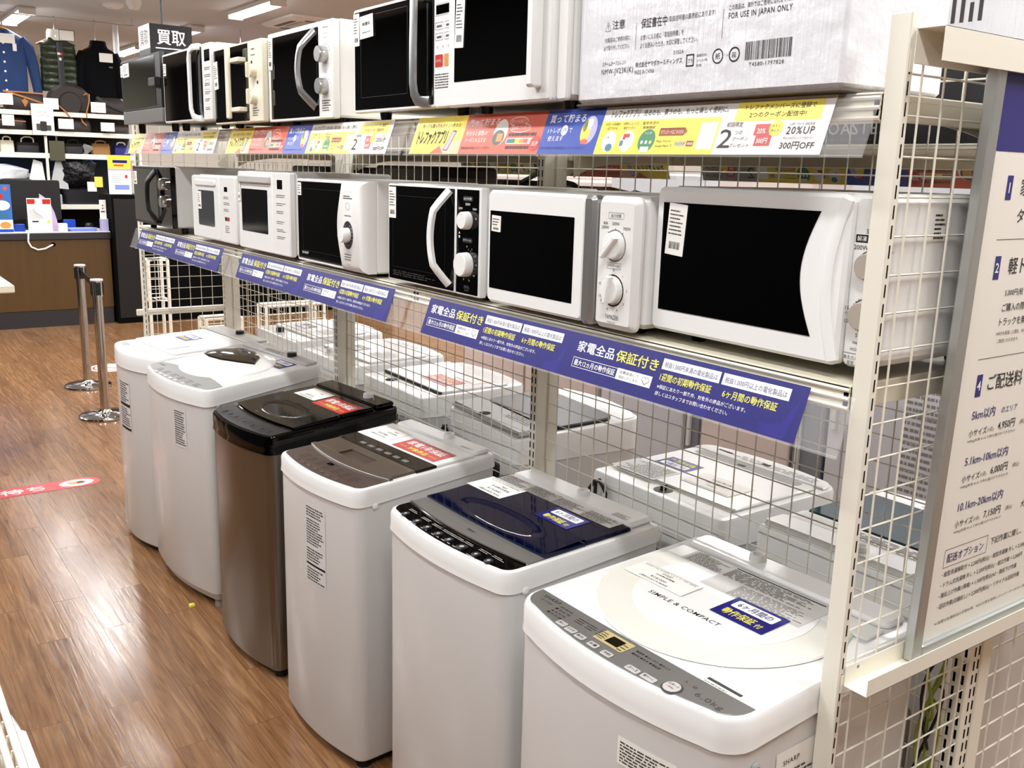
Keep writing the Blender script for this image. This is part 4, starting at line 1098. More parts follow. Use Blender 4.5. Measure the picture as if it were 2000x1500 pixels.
# --- 6: plain white at the far end
w = Washer('plain white washing machine at the far end of the row, nearest the belt posts', -3.622, 0.328, 5.0, 0.53, 0.552, 0.910, 0.937, bulge=0.04, rf=0.05, cov=0.062)
b = MB(); w.top(b, w.strip(-0.455, 0.012, 0.01), -0.001, 0.001, 'washer_top', 0.0006); w.L(b, -0.2, -0.53, 0.1, 0.03, 3, 'ink_grey', 0.0016); w.L(b, -0.05, -0.535, 0.2, 0.035, 3, 'light_grey', 0.0016); b.build('control_panel', w.t)
b = MB(); w.top(b, rrect(-0.24, 0.24, -0.450, -0.110, 0.015), -0.001, 0.008, 'washer_top', 0.003); w.top(b, rrect(-0.13, 0.13, -0.440, -0.330, 0.008), 0.008, 0.011, 'white_gloss', 0.002); b.build('lid', w.t)
w.guarantee_sticker(-0.13, 0.0, -0.30, -0.215, 0.0085)
b = MB(); w.top(b, rrect(-0.25, 0.25, -0.100, -0.008, 0.012), -0.002, 0.010, 'light_grey', 0.004); b.build('rear_panel', w.t)
w.inlet(0.02, -0.04, cap=True)
w.front_label(-0.075, 0.055, 0.545, 0.780, ((0.68, 0.775, 9), (0.57, 0.655, 8)), paper='washer_steel', dark=((0.660, 0.674), (0.550, 0.562)))

# --- the machines on the far side, seen from behind through the mesh
GB = 'washing machines on the far side of the gondola'
def back_cover(w, m='charcoal', z0=0.12, z1=0.66, x0=-0.2, x1=0.2):
    b = MB(); b.slab(rrect(x0, x1, z0, z1, 0.012), -0.005, 0.006, m, 'y', 0.003)
    for k in range(5): b.box(x0 + 0.03, x1 - 0.03, 0.005, 0.0075, z0 + 0.08 + 0.09 * k, z0 + 0.084 + 0.09 * k, 'black_plastic', 0)
    b.build('back_cover', w.t)
def cord_loop(w, x, z, m='cord_black', s=1.0):
    b = MB(); pts = []
    for i in range(15):
        t = i / 14 * 2 * PI
        pts.append((x + 0.035 * s * math.sin(t) + 0.01 * i / 14, 0.016 + 0.004 * (i % 3), z - 0.06 * s + 0.07 * s * math.cos(t)))
    pts += [(x + 0.03, 0.012, z - 0.2 * s), (x + 0.02, 0.012, z - 0.35 * s)]
    b.tube(pts, 0.0055, m, 6); b.build('power_cord', w.t)
def hose(w, x, z):
    b = MB(); b.tube([(x + 0.10 * math.sin(t) + 0.0, 0.022, z + 0.05 * math.cos(t * 1.0)) for t in [i * 0.35 for i in range(-4, 6)]], 0.010, 'cord_grey', 8); b.build('drain_hose', w.t)
# E: white lid, long grey recess, white control strip
w = Washer('white washing machine behind the mesh with looped black cord and grey lid slot', -0.985, 0.520, 180, 0.52, 0.50, 0.885, 0.880, bulge=0.02, rf=0.06, cov=0.09, group=GB)
b = MB(); w.top(b, w.strip(-0.425, 0.012, 0.0), -0.001, 0.006, 'white_gloss', 0.002); w.L(b, -0.2, -0.47, 0.38, 0.035, 3, 'ink_soft', 0.0064, fill=0.3); w.F(b, rrect(-0.03, 0.0, -0.465, -0.45, 0.001), 'ink', 0.0065); w.F(b, rrect(0.12, 0.18, -0.468, -0.458, 0.001), 'ink', 0.0065); b.build('control_panel', w.t)
b = MB(); w.top(b, rrect(-0.235, 0.235, -0.41, -0.07, 0.012), -0.001, 0.009, 'washer_top', 0.003); w.top(b, rrect(-0.20, 0.20, -0.405, -0.365, 0.018), 0.0085, 0.0095, 'mid_grey', 0.0004); w.F(b, rrect(0.0, 0.03, -0.39, -0.375, 0.002), 'ink', 0.0100); b.build('lid', w.t)
w.guarantee_sticker(0.06, 0.19, -0.27, -0.19, 0.0095)
w.price_tag(-0.16, 0.02, -0.24, -0.13, 0.0098, (('Haier', 0.4, 0.7, 0.2, 0.10), ('全自動洗濯機', 0.3, 0.5, 0.4, 0.09), ('¥18,000', 0.3, 0.24, 0.4, 0.12)))
b = MB(); w.top(b, rrect(0.06, 0.24, -0.17, -0.06, 0.002), 0.0095, 0.0098, 'sheet_grey', 0); w.L(b, 0.07, -0.165, 0.16, 0.1, 10, 'ink_grey', 0.0102); b.build('instruction_sheet', w.t)
b = MB(); w.top(b, circ(0.0, -0.045, 0.028), 0.0, 0.001, 'ink_soft', 0); b.build('inlet_recess', w.t); b = MB(); b.cyl((0, -0.045, w.zb - 0.0), (0, -0.045, w.zb + 0.018), 0.010, 'black_plastic', 12); b.build('water_inlet', w.t)
back_cover(w, z1=0.725); cord_loop(w, 0.20, 0.85, s=1.3)
b = MB(); o = (0.10, 0.001, 0); b.text('必ずお守りください', -0.16, 0.80, 0.010, o, (-1, 0, 0), Z1, 'ink_soft', 0.0006) ; b.lines(-0.05, 0.745, 0.12, 0.05, 4, o, (-1, 0, 0), Z1, 'ink_soft', 0.0006); b.build('rear_label', w.t)
# F: teal glass lid
w = Washer('white washing machine with teal glossy lid behind the mesh, nearest of the far side', -0.375, 0.545, 180, 0.53, 0.52, 0.90, 0.898, bulge=0.02, rf=0.05, cov=0.09, group=GB)
b = MB(); w.top(b, w.strip(-0.45, 0.012, 0.0), -0.001, 0.003, 'white_gloss', 0.001); w.L(b, -0.2, -0.50, 0.38, 0.04, 3, 'ink_grey', 0.0035, fill=0.3); b.build('control_panel', w.t)
b = MB(); w.top(b, rrect(-0.24, 0.24, -0.43, -0.17, 0.01), -0.001, 0.012, 'teal_gloss', 0.003); b.build('lid', w.t)
b = MB(); w.top(b, rrect(-0.245, 0.245, -0.165, -0.095, 0.006), -0.001, 0.010, 'washer_top', 0.002); w.top(b, rrect(-0.23, 0.23, -0.155, -0.10, 0.002), 0.0095, 0.0104, 'sheet_grey', 0); w.L(b, -0.22, -0.15, 0.43, 0.05, 6, 'ink_soft', 0.0108); b.build('rear_lid', w.t)
b = MB(); w.top(b, rrect(-0.25, 0.25, -0.088, -0.008, 0.012), -0.002, 0.016, 'washer_top', 0.006); b.build('rear_panel', w.t)
w.inlet(-0.01, -0.040); back_cover(w, 'grey_plastic', 0.12, 0.62); cord_loop(w, 0.05, 0.78, 'cord_black', 0.8)
# D: grey rear housing with hose hole
w = Washer('grey topped washing machine with black lid behind the mesh, beside a slotted post', -1.915, 0.565, 174, 0.53, 0.53, 0.888, 0.860, body='washer_steel', cover='washer_top', bulge=0.03, rf=0.06, cov=0.10, group=GB)
b = MB(); w.top(b, rrect(-0.255, 0.255, -0.135, -0.006, 0.012), -0.002, 0.022, 'mid_grey', 0.012); b.build('rear_panel', w.t)
b = MB(); w.top(b, circ(0.03, -0.03, 0.024), 0.0215, 0.0225, 'black_void', 0); b.build('inlet_recess', w.t)
b = MB(); w.top(b, rrect(-0.24, 0.24, -0.42, -0.145, 0.05), -0.001, 0.014, 'black_plastic', 0.004); b.build('lid', w.t)
b = MB(); w.top(b, w.strip(-0.44, 0.012, 0.0), -0.001, 0.003, 'white_gloss', 0.001); b.build('control_panel', w.t)
back_cover(w, 'charcoal', 0.10, 0.745, -0.15, 0.23); cord_loop(w, 0.25, 0.78, s=0.9)
b = MB(); w.L(b, -0.2, -0.12, 0.2, 0.05, 4, 'ink_grey', 0.0226); b.build('rear_print', w.t)
# C: red sticker
w = Washer('white washing machine with red sticker behind the mesh', -2.560, 0.545, 178, 0.54, 0.50, 0.880, 0.870, bulge=0.02, rf=0.05, cov=0.09, group=GB)
b = MB(); w.top(b, rrect(-0.25, 0.25, -0.42, -0.10, 0.012), -0.001, 0.010, 'washer_top', 0.003); b.build('lid', w.t)
b = MB(); w.top(b, [(-0.25, -0.104), (0.25, -0.104), (0.25, -0.092), (-0.25, -0.092)], 0.0, 0.011, 'black_plastic', 0.002); b.build('hinge_gap', w.t)
w.red_sticker(-0.17, 0.04, -0.26, -0.16, 0.0108); w.price_tag(-0.20, -0.04, -0.38, -0.28, 0.0105, (('¥22,000', 0.3, 0.3, 0.4, 0.14),))
b = MB(); w.top(b, circ(0.09, -0.05, 0.026), 0.0, 0.001, 'black_void', 0); b.build('inlet_recess', w.t); cord_loop(w, -0.10, 0.76, s=0.8); hose(w, 0.1, 0.6)
b = MB(); b.tube([(-0.20, 0.03, 0.77), (-0.205, 0.05, 0.73), (-0.19, 0.035, 0.70), (-0.20, 0.02, 0.66), (-0.185, 0.03, 0.62)], 0.009, 'cord_green', 6); b.build('earth_wire', w.t)
# B, A
for (lab, x, r, hf) in (('white washing machine behind the mesh, just beyond the red stickered one', -3.20, 180, 0.885), ('white washing machine behind the mesh, farthest on the far side', -3.82, 180, 0.90)):
    w = Washer(lab, x, 0.55, r, 0.54, 0.50, hf, hf - 0.01, bulge=0.02, rf=0.05, cov=0.09, group=GB)
    b = MB(); w.top(b, rrect(-0.25, 0.25, -0.40, -0.10, 0.012), -0.001, 0.010, 'white_gloss', 0.003); w.top(b, rrect(-0.2, 0.2, -0.385, -0.345, 0.015), 0.0096, 0.0104, 'light_grey', 0.0003); b.build('lid', w.t)
    w.guarantee_sticker(0.02, 0.15, -0.25, -0.17, 0.0108)
    b = MB(); w.top(b, rrect(-0.22, -0.05, -0.28, -0.16, 0.002), 0.0108, 0.0112, 'sheet_grey', 0); w.L(b, -0.21, -0.275, 0.15, 0.1, 8, 'ink_grey', 0.0116); b.build('instruction_sheet', w.t)
    b = MB(); w.top(b, w.strip(-0.425, 0.012, 0.0), -0.001, 0.004, 'white_gloss', 0.002); w.L(b, -0.2, -0.47, 0.38, 0.035, 3, 'ink_grey', 0.0045); b.build('control_panel', w.t)
    w.inlet(0.05, -0.05, cap=(x < -3.5)); back_cover(w, 'grey_plastic')
# green and yellow cord bundle hanging between the machines at the near end
b = MB()
for k in range(5):
    pts = []
    for i in range(22):
        t = i / 21 * 2 * PI
        pts.append((-0.050 + 0.012 * math.sin(t * 2 + k), 0.388 + (0.022 + 0.004 * k) * math.sin(t + k * 0.5) * 0.75, 0.80 - 0.045 * k + (0.085 + 0.01 * k) * math.cos(t)))
    b.tube(pts, 0.0032, 'cord_green' if k % 2 == 0 else 'cord_black', 5, closed=True)
b.tube([(-0.05, 0.388, 0.88), (-0.048, 0.40, 0.91), (-0.045, 0.41, 0.93)], 0.0032, 'cord_green', 5)
tag(b.build('cord_bundle'), 'bundle of yellow green and black cord hanging inside the near end of the gondola', 'cord')

# ------------------------------------------------------------------ microwave ovens
class Oven:
    """counter-top oven; local origin at the left front foot corner, front towards -y"""
    def __init__(s, label, x, y, z, w, h, d, body='white_satin', rot=0.0, foot=0.014, group='ovens on the lower shelf', ft='black_plastic', r=0.006):
        s.w, s.h, s.d, s.f = w, h, d, foot
        s.t = thing('microwave_oven', label, 'microwave oven', (x, y, z), rot, group)
        b = MB(); b.box(0.002, w - 0.002, 0.0, d, foot, h, body, r)
        # side vent slots
        for k in range(6):
            b.flat(((d * 0.62, h * 0.62 + k * 0.012), (d * 0.86, h * 0.62 + k * 0.012), (d * 0.86, h * 0.62 + k * 0.012 + 0.004), (d * 0.62, h * 0.62 + k * 0.012 + 0.004)), (w - 0.002, 0, 0), Y1, Z1, 'mid_grey', 0.0004)
        b.build('body', s.t)
        for xx in (0.06, w - 0.06):
            for yy in (0.045, d - 0.045):
                q = MB(); q.lathe([(0, 0), (0.013, 0), (0.015, 0.004), (0.017, foot + 0.001), (0, foot + 0.001)], (xx, yy, 0), Z1, ft, 14); q.build('foot', s.t)
    def slab(s, name, poly, y0, y1, m, cham=0.002, parent=None):
        b = MB(); b.slab(poly, y0, y1, m, 'y', cham); return b.build(name, parent or s.t)
    def tagp(s, x0, x1, z0, z1, y, tilt=0.0, name='price_tag', head=None, paper='paper'):
        b = MB(); W = x1 - x0; H = z1 - z0
        c, sn = math.cos(math.radians(tilt)), math.sin(math.radians(tilt))
        xd = V((c, 0, sn)); zd = V((-sn, 0, c)); o = V((x0, y, z0))
        b.slab(rrect(0, W, 0, H, 0.001, 1), -0.0008, 0, paper, 'z', 0)
        nn = xd.cross(zd)
        b.v = [tuple(o + xd * q[0] + zd * q[1] + nn * (q[2] + 0.0008)) for q in b.v]
        if head:
            b.text(head[0], W * 0.5, H * 0.55, H * 0.16, o, xd, zd, 'ink', 0.0012, 0.03, W * 0.6, align='c')
            b.text(head[1], W * 0.5, H * 0.22, H * 0.07, o, xd, zd, 'ink', 0.0012, 0.01, W * 0.62, align='c')
        else:
            n = max(3, int(H / 0.012))
            b.lines(W * 0.1, H * 0.40, W * 0.8, H * 0.52, n, o, xd, zd, 'ink_soft', 0.0012, fill=0.35, ragged=0.5)
            for k in range(9):
                x = W * (0.2 + 0.068 * k); b.flat(((x, H * 0.12), (x + W * random.choice((0.025, 0.045)), H * 0.12), (x + W * 0.03, H * 0.26), (x, H * 0.26)), o, xd, zd, 'ink', 0.0012)
        return b.build(name, s.t)
    def knob(s, x, z, r, y0, dep, m, grip=None, ang=0.0, ring=None, parent=None):
        b = MB()
        b.lathe([(r * 1.02, 0), (r * 1.0, dep * 0.55), (r * 0.97, dep * 0.9), (r * 0.90, dep), (0, dep)], (x, y0, z), (0, -1, 0), m, 28)
        if grip:
            a = math.radians(ang); u = (math.cos(a), math.sin(a)); v = (-u[1], u[0])
            p = [(x + u[0] * p_[0] * r + v[0] * p_[1] * r, z + u[1] * p_[0] * r + v[1] * p_[1] * r) for p_ in ((-1.0, -0.2), (1.12, -0.24), (1.22, 0), (1.12, 0.24), (-1.0, 0.2))]
            b.slab(p, y0 - dep - 0.010, y0 - dep * 0.7, grip, 'y', 0.002)
        if ring:
            b.ring(x, z, r * 1.12, r * 1.2, (0, y0 - 0.0006, 0), X1, Z1, ring, 0, 32)
        return b.build('knob', parent or s.t)
    def ticks(s, b, x, z, r0, r1, n, a0, a1, y, m='ink', wd=0.0012):
        for i in range(n):
            a = math.radians(a0 + (a1 - a0) * i / (n - 1)); c, q = math.cos(a), math.sin(a)
            b.flat(((x + c * r0 - q * wd / 2, z + q * r0 + c * wd / 2), (x + c * r0 + q * wd / 2, z + q * r0 - c * wd / 2), (x + c * r1 + q * wd / 2, z + q * r1 - c * wd / 2), (x + c * r1 - q * wd / 2, z + q * r1 + c * wd / 2)), (0, y, 0), X1, Z1, m, 0.0004)
def PT(b, txt, x, z, h, y, m='ink', w=None, bold=0.0, align='c'):
    b.text(txt, x, z, h, (0, y, 0), X1, Z1, m, 0.0005, bold, w, align)
def PL(b, x, z, w, h, n, y, m='ink_soft', **k):
    b.lines(x, z, w, h, n, (0, y, 0), X1, Z1, m, 0.0005, **k)
def PF(b, poly, y, m): b.flat(poly, (0, y, 0), X1, Z1, m, 0.0004)
def arc_handle(t, x, z0, z1, bow, y, m, hw=0.011, ht=0.006, out=0.03):
    b = MB(); pts = []
    for i in range(15):
        k = i / 14; q = math.sin(k * PI)
        pts.append((x - bow * q, y - 0.004 - out * min(1, q * 1.6), z0 + (z1 - z0) * k))
    b.sweep(pts, hw, ht, m); return b.build('handle', t)

LY = LOWZ + 0.0005
# L7 largest white, curved door edge, two dials
o = Oven('largest white microwave with big black window, beside the gondola end post', -0.500, 0.040, LY, 0.486, 0.292, 0.355, foot=0.026, r=0.012)
dw = 0.425
def bowed_door(grow, z0, z1, xr0, bow, x0=0.0):
    p = [(x0 + grow, z0 + grow)]
    n = 14
    for i in range(n + 1):
        k = i / n; p.append((xr0 - grow - bow * math.sin(k * PI), z0 + grow + (z1 - z0 - 2 * grow) * k))
    p.append((x0 + grow, z1 - grow)); return p
dr = o.slab('door', rrect(0, dw, 0.022, 0.290, 0.014, 4), -0.030, 0.0, 'white_gloss', 0.006)
b = MB(); b.slab(bowed_door(0, 0.062, 0.262, 0.372, 0.030, 0.020), -0.0315, -0.024, 'black_glass', 'y', 0.0008); b.build('window', dr)
b = MB()   # bowed lip along the opening edge
pts = [(dw - 0.006 - 0.024 * math.sin(i / 14 * PI), -0.030, 0.030 + 0.252 * i / 14) for i in range(15)]
b.sweep(pts, 0.010, 0.004, 'white_gloss'); b.build('handle', dr)
b = MB(); b.slab(rrect(dw + 0.001, 0.484, 0.024, 0.288, 0.012, 3), -0.018, 0.0, 'white_satin', 'y', 0.004)
y = -0.0182; px = 0.461
b.flat(rrect(px - 0.030, px - 0.008, 0.218, 0.230, 0.001), (0, y, 0), X1, Z1, 'ink', 0.0003); PT(b, '解凍', px - 0.019, 0.220, 0.008, y, 'ink_white'); PT(b, '200W', px - 0.019, 0.207, 0.007, y); PT(b, '700W', px + 0.024, 0.202, 0.007, y)
PT(b, '500W', px, 0.232, 0.007, y)
o.ticks(b, px, 0.107, 0.0255, 0.028, 26, 120, 420, y, 'ink')
for s_, a in (('15', 165), ('10', 200), ('5', 250), ('7', 20), ('(分)', 180)):
    PT(b, s_, px + 0.034 * math.cos(math.radians(a)), 0.104 + 0.034 * math.sin(math.radians(a)), 0.006, y)
PT(b, '500g', px - 0.012, 0.060, 0.005, y); PT(b, '100g', px + 0.026, 0.062, 0.005, y)
PT(b, 'HIGH POWER', px, 0.050, 0.005, y, w=0.04)
b.frame(px - 0.032, px + 0.021, 0.026, 0.046, 0.0007, (0, y, 0), X1, Z1, 'ink_soft', 0.0004); PT(b, 'あたため', px - 0.017, 0.036, 0.006, y); PT(b, '目安', px - 0.017, 0.028, 0.006, y); PT(b, '牛乳', px + 0.010, 0.033, 0.005, y)
pn = b.build('control_panel', o.t)
o.knob(px, 0.183, 0.020, -0.018, 0.016, 'dial_beige', None, ring='ink_soft', parent=pn); o.knob(px, 0.107, 0.022, -0.018, 0.016, 'dial_beige', None, ring='ink_soft', parent=pn)
b = MB(); O_ = (0.484, 0.10, 0.22); b.flat(((0, 0), (0.035, 0), (0.035, 0.05), (0, 0.05)), O_, Y1, Z1, 'paper', 0.0006); b.lines(0.003, 0.004, 0.029, 0.042, 6, O_, Y1, Z1, 'ink', 0.001); b.build('side_sticker', o.t)
o.tagp(0.032, 0.078, 0.168, 0.262, -0.0325, -4)

# L6 white with silver upright strip
o = Oven('white microwave with vertical silver strip and two white dials, left of the largest white one', -1.017, 0.0, LY, 0.512, 0.270, 0.34, foot=0.016, r=0.01)
dr = o.slab('door', rrect(0, 0.352, 0.012, 0.268, 0.014, 4), -0.026, 0.0, 'white_gloss', 0.006)
b = MB(); b.slab(rrect(0.012, 0.318, 0.045, 0.222, 0.002), -0.0268, -0.02, 'black_glass', 'y', 0.0006); b.build('window', dr)
b = MB(); b.slab(rrect(0.350, 0.386, 0.010, 0.269, 0.010, 3), -0.032, 0.0, 'silver', 'y', 0.008); b.build('handle', dr)
b = MB(); b.slab(rrect(0.390, 0.512, 0.010, 0.269, 0.016, 4), -0.030, 0.0, 'white_satin', 'y', 0.012); y = -0.0302; px = 0.450
b.frame(px - 0.022, px + 0.022, 0.226, 0.238, 0.0006, (0, y, 0), X1, Z1, 'ink_grey', 0.0004); PT(b, '出力切替', px, 0.2285, 0.007, y)
PT(b, '解凍', px - 0.030, 0.214, 0.006, y); PT(b, '200W', px - 0.030, 0.206, 0.006, y, 'ink_soft'); PT(b, '500W', px, 0.214, 0.006, y, 'ink_soft'); PT(b, '700W', px + 0.032, 0.206, 0.006, y, 'ink_soft')
o.ticks(b, px, 0.175, 0.029, 0.034, 3, 50, 130, y, 'ink_soft')
b.frame(px - 0.020, px + 0.020, 0.130, 0.142, 0.0006, (0, y, 0), X1, Z1, 'ink_grey', 0.0004); PT(b, 'タイマー(分)', px, 0.1325, 0.007, y, w=0.034)
b.ring(px, 0.088, 0.0285, 0.0315, (0, y, 0), X1, Z1, 'ink', 0.0004, 40)
o.ticks(b, px, 0.088, 0.028, 0.032, 14, 0, 340, y, 'white_satin', 0.0018)
for s_, a in (('0', 90), ('1', 48), ('2', 5), ('3', -35), ('4', -68), ('6', -110), ('8', -145), ('12', 200), ('15', 165)):
    PT(b, s_, px + 0.040 * math.cos(math.radians(a)), 0.0855 + 0.040 * math.sin(math.radians(a)), 0.005, y)
PT(b, 'YAMAZEN', px, 0.031, 0.009, y, 'ink', 0.038); PT(b, 'MRB-207', px, 0.023, 0.004, y, 'ink_grey')
pn = b.build('control_panel', o.t)
o.knob(px, 0.175, 0.026, -0.030, 0.012, 'white_plastic', 'white_gloss', 225, 'ink_grey', pn); o.knob(px, 0.088, 0.0255, -0.030, 0.012, 'white_plastic', 'white_gloss', 80, None, pn)
o.tagp(0.020, 0.056, 0.176, 0.212, -0.0275, -2, paper='paper')

# L5 black door, white bow handle
o = Oven("white framed microwave with white bow handle and two white knobs on black panel", -1.508, 0.0, LY, 0.456, 0.272, 0.34, foot=0.016)
dr = o.slab('door', rrect(0, 0.345, 0.012, 0.270, 0.004, 2), -0.022, 0.0, 'white_gloss', 0.003)
b = MB(); b.slab(rrect(0.006, 0.341, 0.017, 0.265, 0.002), -0.0230, -0.018, 'black_glass', 'y', 0.0006)
y = -0.0232
b.frame(0.030, 0.300, 0.050, 0.240, 0.0008, (0, y, 0), X1, Z1, 'charcoal', 0.0003)
PL(b, 0.03, 0.028, 0.26, 0.016, 3, y, 'ink_soft', fill=0.35); b.build('window', dr)
arc_handle(dr, 0.325, 0.030, 0.262, 0.040, -0.022, 'white_gloss', 0.010, 0.006, 0.032)
b = MB(); b.slab(rrect(0.348, 0.455, 0.012, 0.270, 0.004, 2), -0.022, 0.0, 'white_gloss', 'y', 0.003); b.slab(rrect(0.352, 0.449, 0.017, 0.265, 0.002), -0.0228, -0.02, 'black_gloss', 'y', 0.0004); y = -0.023; px = 0.402
for z, s_ in ((0.238, '出力切替'), (0.140, 'タイマー(分)')):
    b.flat(rrect(px - 0.022, px + 0.022, z, z + 0.012, 0.005), (0, y, 0), X1, Z1, 'charcoal', 0.0003); PT(b, s_, px, z + 0.003, 0.006, y - 0.0005, 'ink_white', 0.034)
PT(b, '500W', px, 0.228, 0.006, y, 'ink_white'); PT(b, '700W', px + 0.030, 0.218, 0.005, y, 'ink_white'); PT(b, '200W', px - 0.032, 0.218, 0.005, y, 'ink_white'); PT(b, '煮', px + 0.036, 0.196, 0.005, y, 'ink_white')
PT(b, '▲', px - 0.036, 0.160, 0.006, y, 'ink_white'); PT(b, '■', px - 0.036, 0.150, 0.006, y, 'ink_white')
o.ticks(b, px, 0.090, 0.034, 0.0365, 18, 80, -190, y, 'ink_white', 0.0008)
for s_, a in (('0', 92), ('1', 60), ('3', 30), ('5', 0), ('10', -40), ('12', -75), ('15', -110)): PT(b, s_, px + 0.041 * math.cos(math.radians(a)), 0.088 + 0.041 * math.sin(math.radians(a)), 0.0045, y, 'ink_white')
PT(b, 'ZEPEAL', px, 0.030, 0.007, y, 'ink_grey', 0.026); PT(b, 'DR-D219', px, 0.024, 0.003, y, 'ink_grey')
pn = b.build('control_panel', o.t)
o.knob(px, 0.193, 0.021, -0.0228, 0.020, 'white_plastic', parent=pn); o.knob(px - 0.002, 0.088, 0.029, -0.0228, 0.022, 'white_plastic', parent=pn)
o.tagp(0.010, 0.048, 0.180, 0.262, -0.0240, 0)

# L4 black door, white rounded dial column
o = Oven('white microwave with black door and rounded white column holding one dial', -2.135, 0.0, LY, 0.520, 0.272, 0.35, foot=0.012)
dr = o.slab('door', rrect(0, 0.372, 0.010, 0.270, 0.006, 3), -0.020, 0.0, 'white_gloss', 0.003)
b = MB(); b.slab(rrect(0.008, 0.360, 0.018, 0.262, 0.004), -0.0210, -0.016, 'black_glass', 'y', 0.0006)
b.frame(0.045, 0.330, 0.045, 0.240, 0.0008, (0, -0.0211, 0), X1, Z1, 'charcoal', 0.0003)
PT(b, 'SHARP', 0.062, 0.034, 0.008, -0.0212, 'ink_white', 0.05); b.build('window', dr)
b = MB()
def colpoly(c=0.0):
    p = []
    for i in range(13):
        k = i / 12; p.append((0.366 - 0.030 * math.sin(k * PI) + c, 0.012 + c + (0.258 - 2 * c) * k))
    p += [(0.516 - c, 0.270 - c), (0.516 - c, 0.012 + c)]
    return p
rings = []
for c, yy in ((0.0, 0.0), (0.0, -0.026), (0.008, -0.040), (0.022, -0.048)):
    rings.append([(x, yy, z) for x, z in reversed(colpoly(c))])
b.loft(rings, 'white_satin'); y = -0.0484; px = 0.430
b.flat(circ(px, 0.118, 0.034, 0.040, 32), (0, y, 0), X1, Z1, 'charcoal', 0.0003); o.ticks(b, px, 0.118, 0.028, 0.033, 16, 60, -240, y - 0.0004, 'ink_white', 0.001)
for k in range(5): PT(b, '1', px - 0.02 + 0.012 * k, 0.238, 0.006, y, 'ink_soft')
PL(b, px - 0.028, 0.221, 0.06, 0.012, 2, y, 'ink_soft'); PL(b, px - 0.02, 0.172, 0.045, 0.006, 1, y, 'ink_grey')
b.ring(px, 0.200, 0.012, 0.013, (0, y, 0), X1, Z1, 'ink_grey', 0.0004, 24, 0.8)
PL(b, px - 0.022, 0.046, 0.05, 0.022, 3, y, 'ink_grey'); PT(b, 'RE-TS3', px + 0.004, 0.030, 0.005, y, 'ink_grey')
pn = b.build('control_panel', o.t)
o.knob(px, 0.118, 0.021, -0.048, 0.024, 'white_plastic', None, parent=pn)
o.tagp(0.012, 0.040, 0.218, 0.258, -0.0220, 0)

# L3 white with grey grip bar on top
o = Oven('white microwave with grey grip bar above its window, beside the black doored white one', -2.643, -0.010, LY, 0.478, 0.288, 0.35, foot=0.016)
dr = o.slab('door', rrect(0, 0.330, 0.012, 0.286, 0.006, 3), -0.024, 0.0, 'white_gloss', 0.004)
b = MB(); b.slab(rrect(0.035, 0.285, 0.075, 0.225, 0.004), -0.0248, -0.02, 'dark_glass', 'y', 0.0006); b.build('window', dr)
b = MB(); b.slab(rrect(0.02, 0.320, 0.246, 0.272, 0.006, 3), -0.034, -0.02, 'light_grey', 'y', 0.004); b.build('handle', dr)
b = MB(); b.slab(rrect(0.332, 0.476, 0.012, 0.286, 0.006, 3), -0.024, 0.0, 'white_satin', 'y', 0.004); y = -0.0242
b.flat(rrect(0.375, 0.420, 0.232, 0.262, 0.002), (0, y, 0), X1, Z1, 'black_glass', 0.0004)
for z in (0.205, 0.178, 0.152, 0.118, 0.092, 0.068): PL(b, 0.365, z, 0.08, 0.012, 2, y, 'ink_soft', fill=0.35)
b.build('control_panel', o.t)
o.tagp(0.006, 0.030, 0.180, 0.262, -0.0260, 0)

# L2 small white with small window
o = Oven("white microwave with small grey window, second from the lower shelf's far end", -3.190, -0.010, LY, 0.512, 0.265, 0.35, foot=0.018, r=0.01)
dr = o.slab('door', rrect(0, 0.335, 0.014, 0.263, 0.010, 3), -0.024, 0.0, 'white_gloss', 0.006)
b = MB(); b.slab(rrect(0.078, 0.275, 0.066, 0.205, 0.010), -0.0248, -0.02, 'grey_glass', 'y', 0.0006); b.build('window', dr)
b = MB(); b.slab(rrect(0.05, 0.300, 0.222, 0.246, 0.010, 3), -0.030, -0.022, 'white_gloss', 'y', 0.004); b.build('handle', dr)
b = MB(); b.slab(rrect(0.337, 0.510, 0.014, 0.263, 0.008, 3), -0.024, 0.0, 'white_satin', 'y', 0.005); y = -0.0242
b.flat(rrect(0.395, 0.430, 0.206, 0.224, 0.002), (0, y, 0), X1, Z1, 'black_glass', 0.0004)
for z in (0.180, 0.158, 0.134): PL(b, 0.385, z, 0.07, 0.012, 2, y, 'ink_soft', fill=0.35)
b.flat(rrect(0.395, 0.418, 0.098, 0.112, 0.002), (0, y, 0), X1, Z1, 'ink', 0.0004); b.flat(rrect(0.420, 0.445, 0.098, 0.112, 0.002), (0, y, 0), X1, Z1, 'ink_red', 0.0004)
PL(b, 0.395, 0.055, 0.05, 0.03, 4, y, 'ink_soft', fill=0.3); b.build('control_panel', o.t)
o.tagp(0.080, 0.125, 0.130, 0.200, -0.0260, 0)

# L1 black front oven at the far end
o = Oven('black fronted oven with dark glass door and curved black handle, farthest on the lower shelf', -4.030, -0.030, LY, 0.612, 0.290, 0.36, body='light_grey', foot=0.030)
dr = o.slab('door', rrect(0, 0.415, 0.028, 0.288, 0.003, 2), -0.022, 0.0, 'charcoal', 0.002)
b = MB(); b.slab(rrect(0.012, 0.400, 0.040, 0.276, 0.003), -0.0228, -0.018, 'green_glass', 'y', 0.0006); b.build('window', dr)
arc_handle(dr, 0.400, 0.045, 0.270, 0.045, -0.022, 'black_plastic', 0.014, 0.008, 0.030)
b = MB(); b.slab(rrect(0.418, 0.610, 0.028, 0.288, 0.003, 2), -0.022, 0.0, 'black_gloss', 'y', 0.002); pn = b.build('control_panel', o.t)
for z in (0.215, 0.140): o.knob(0.512, z, 0.026, -0.022, 0.022, 'chrome', None, parent=pn)
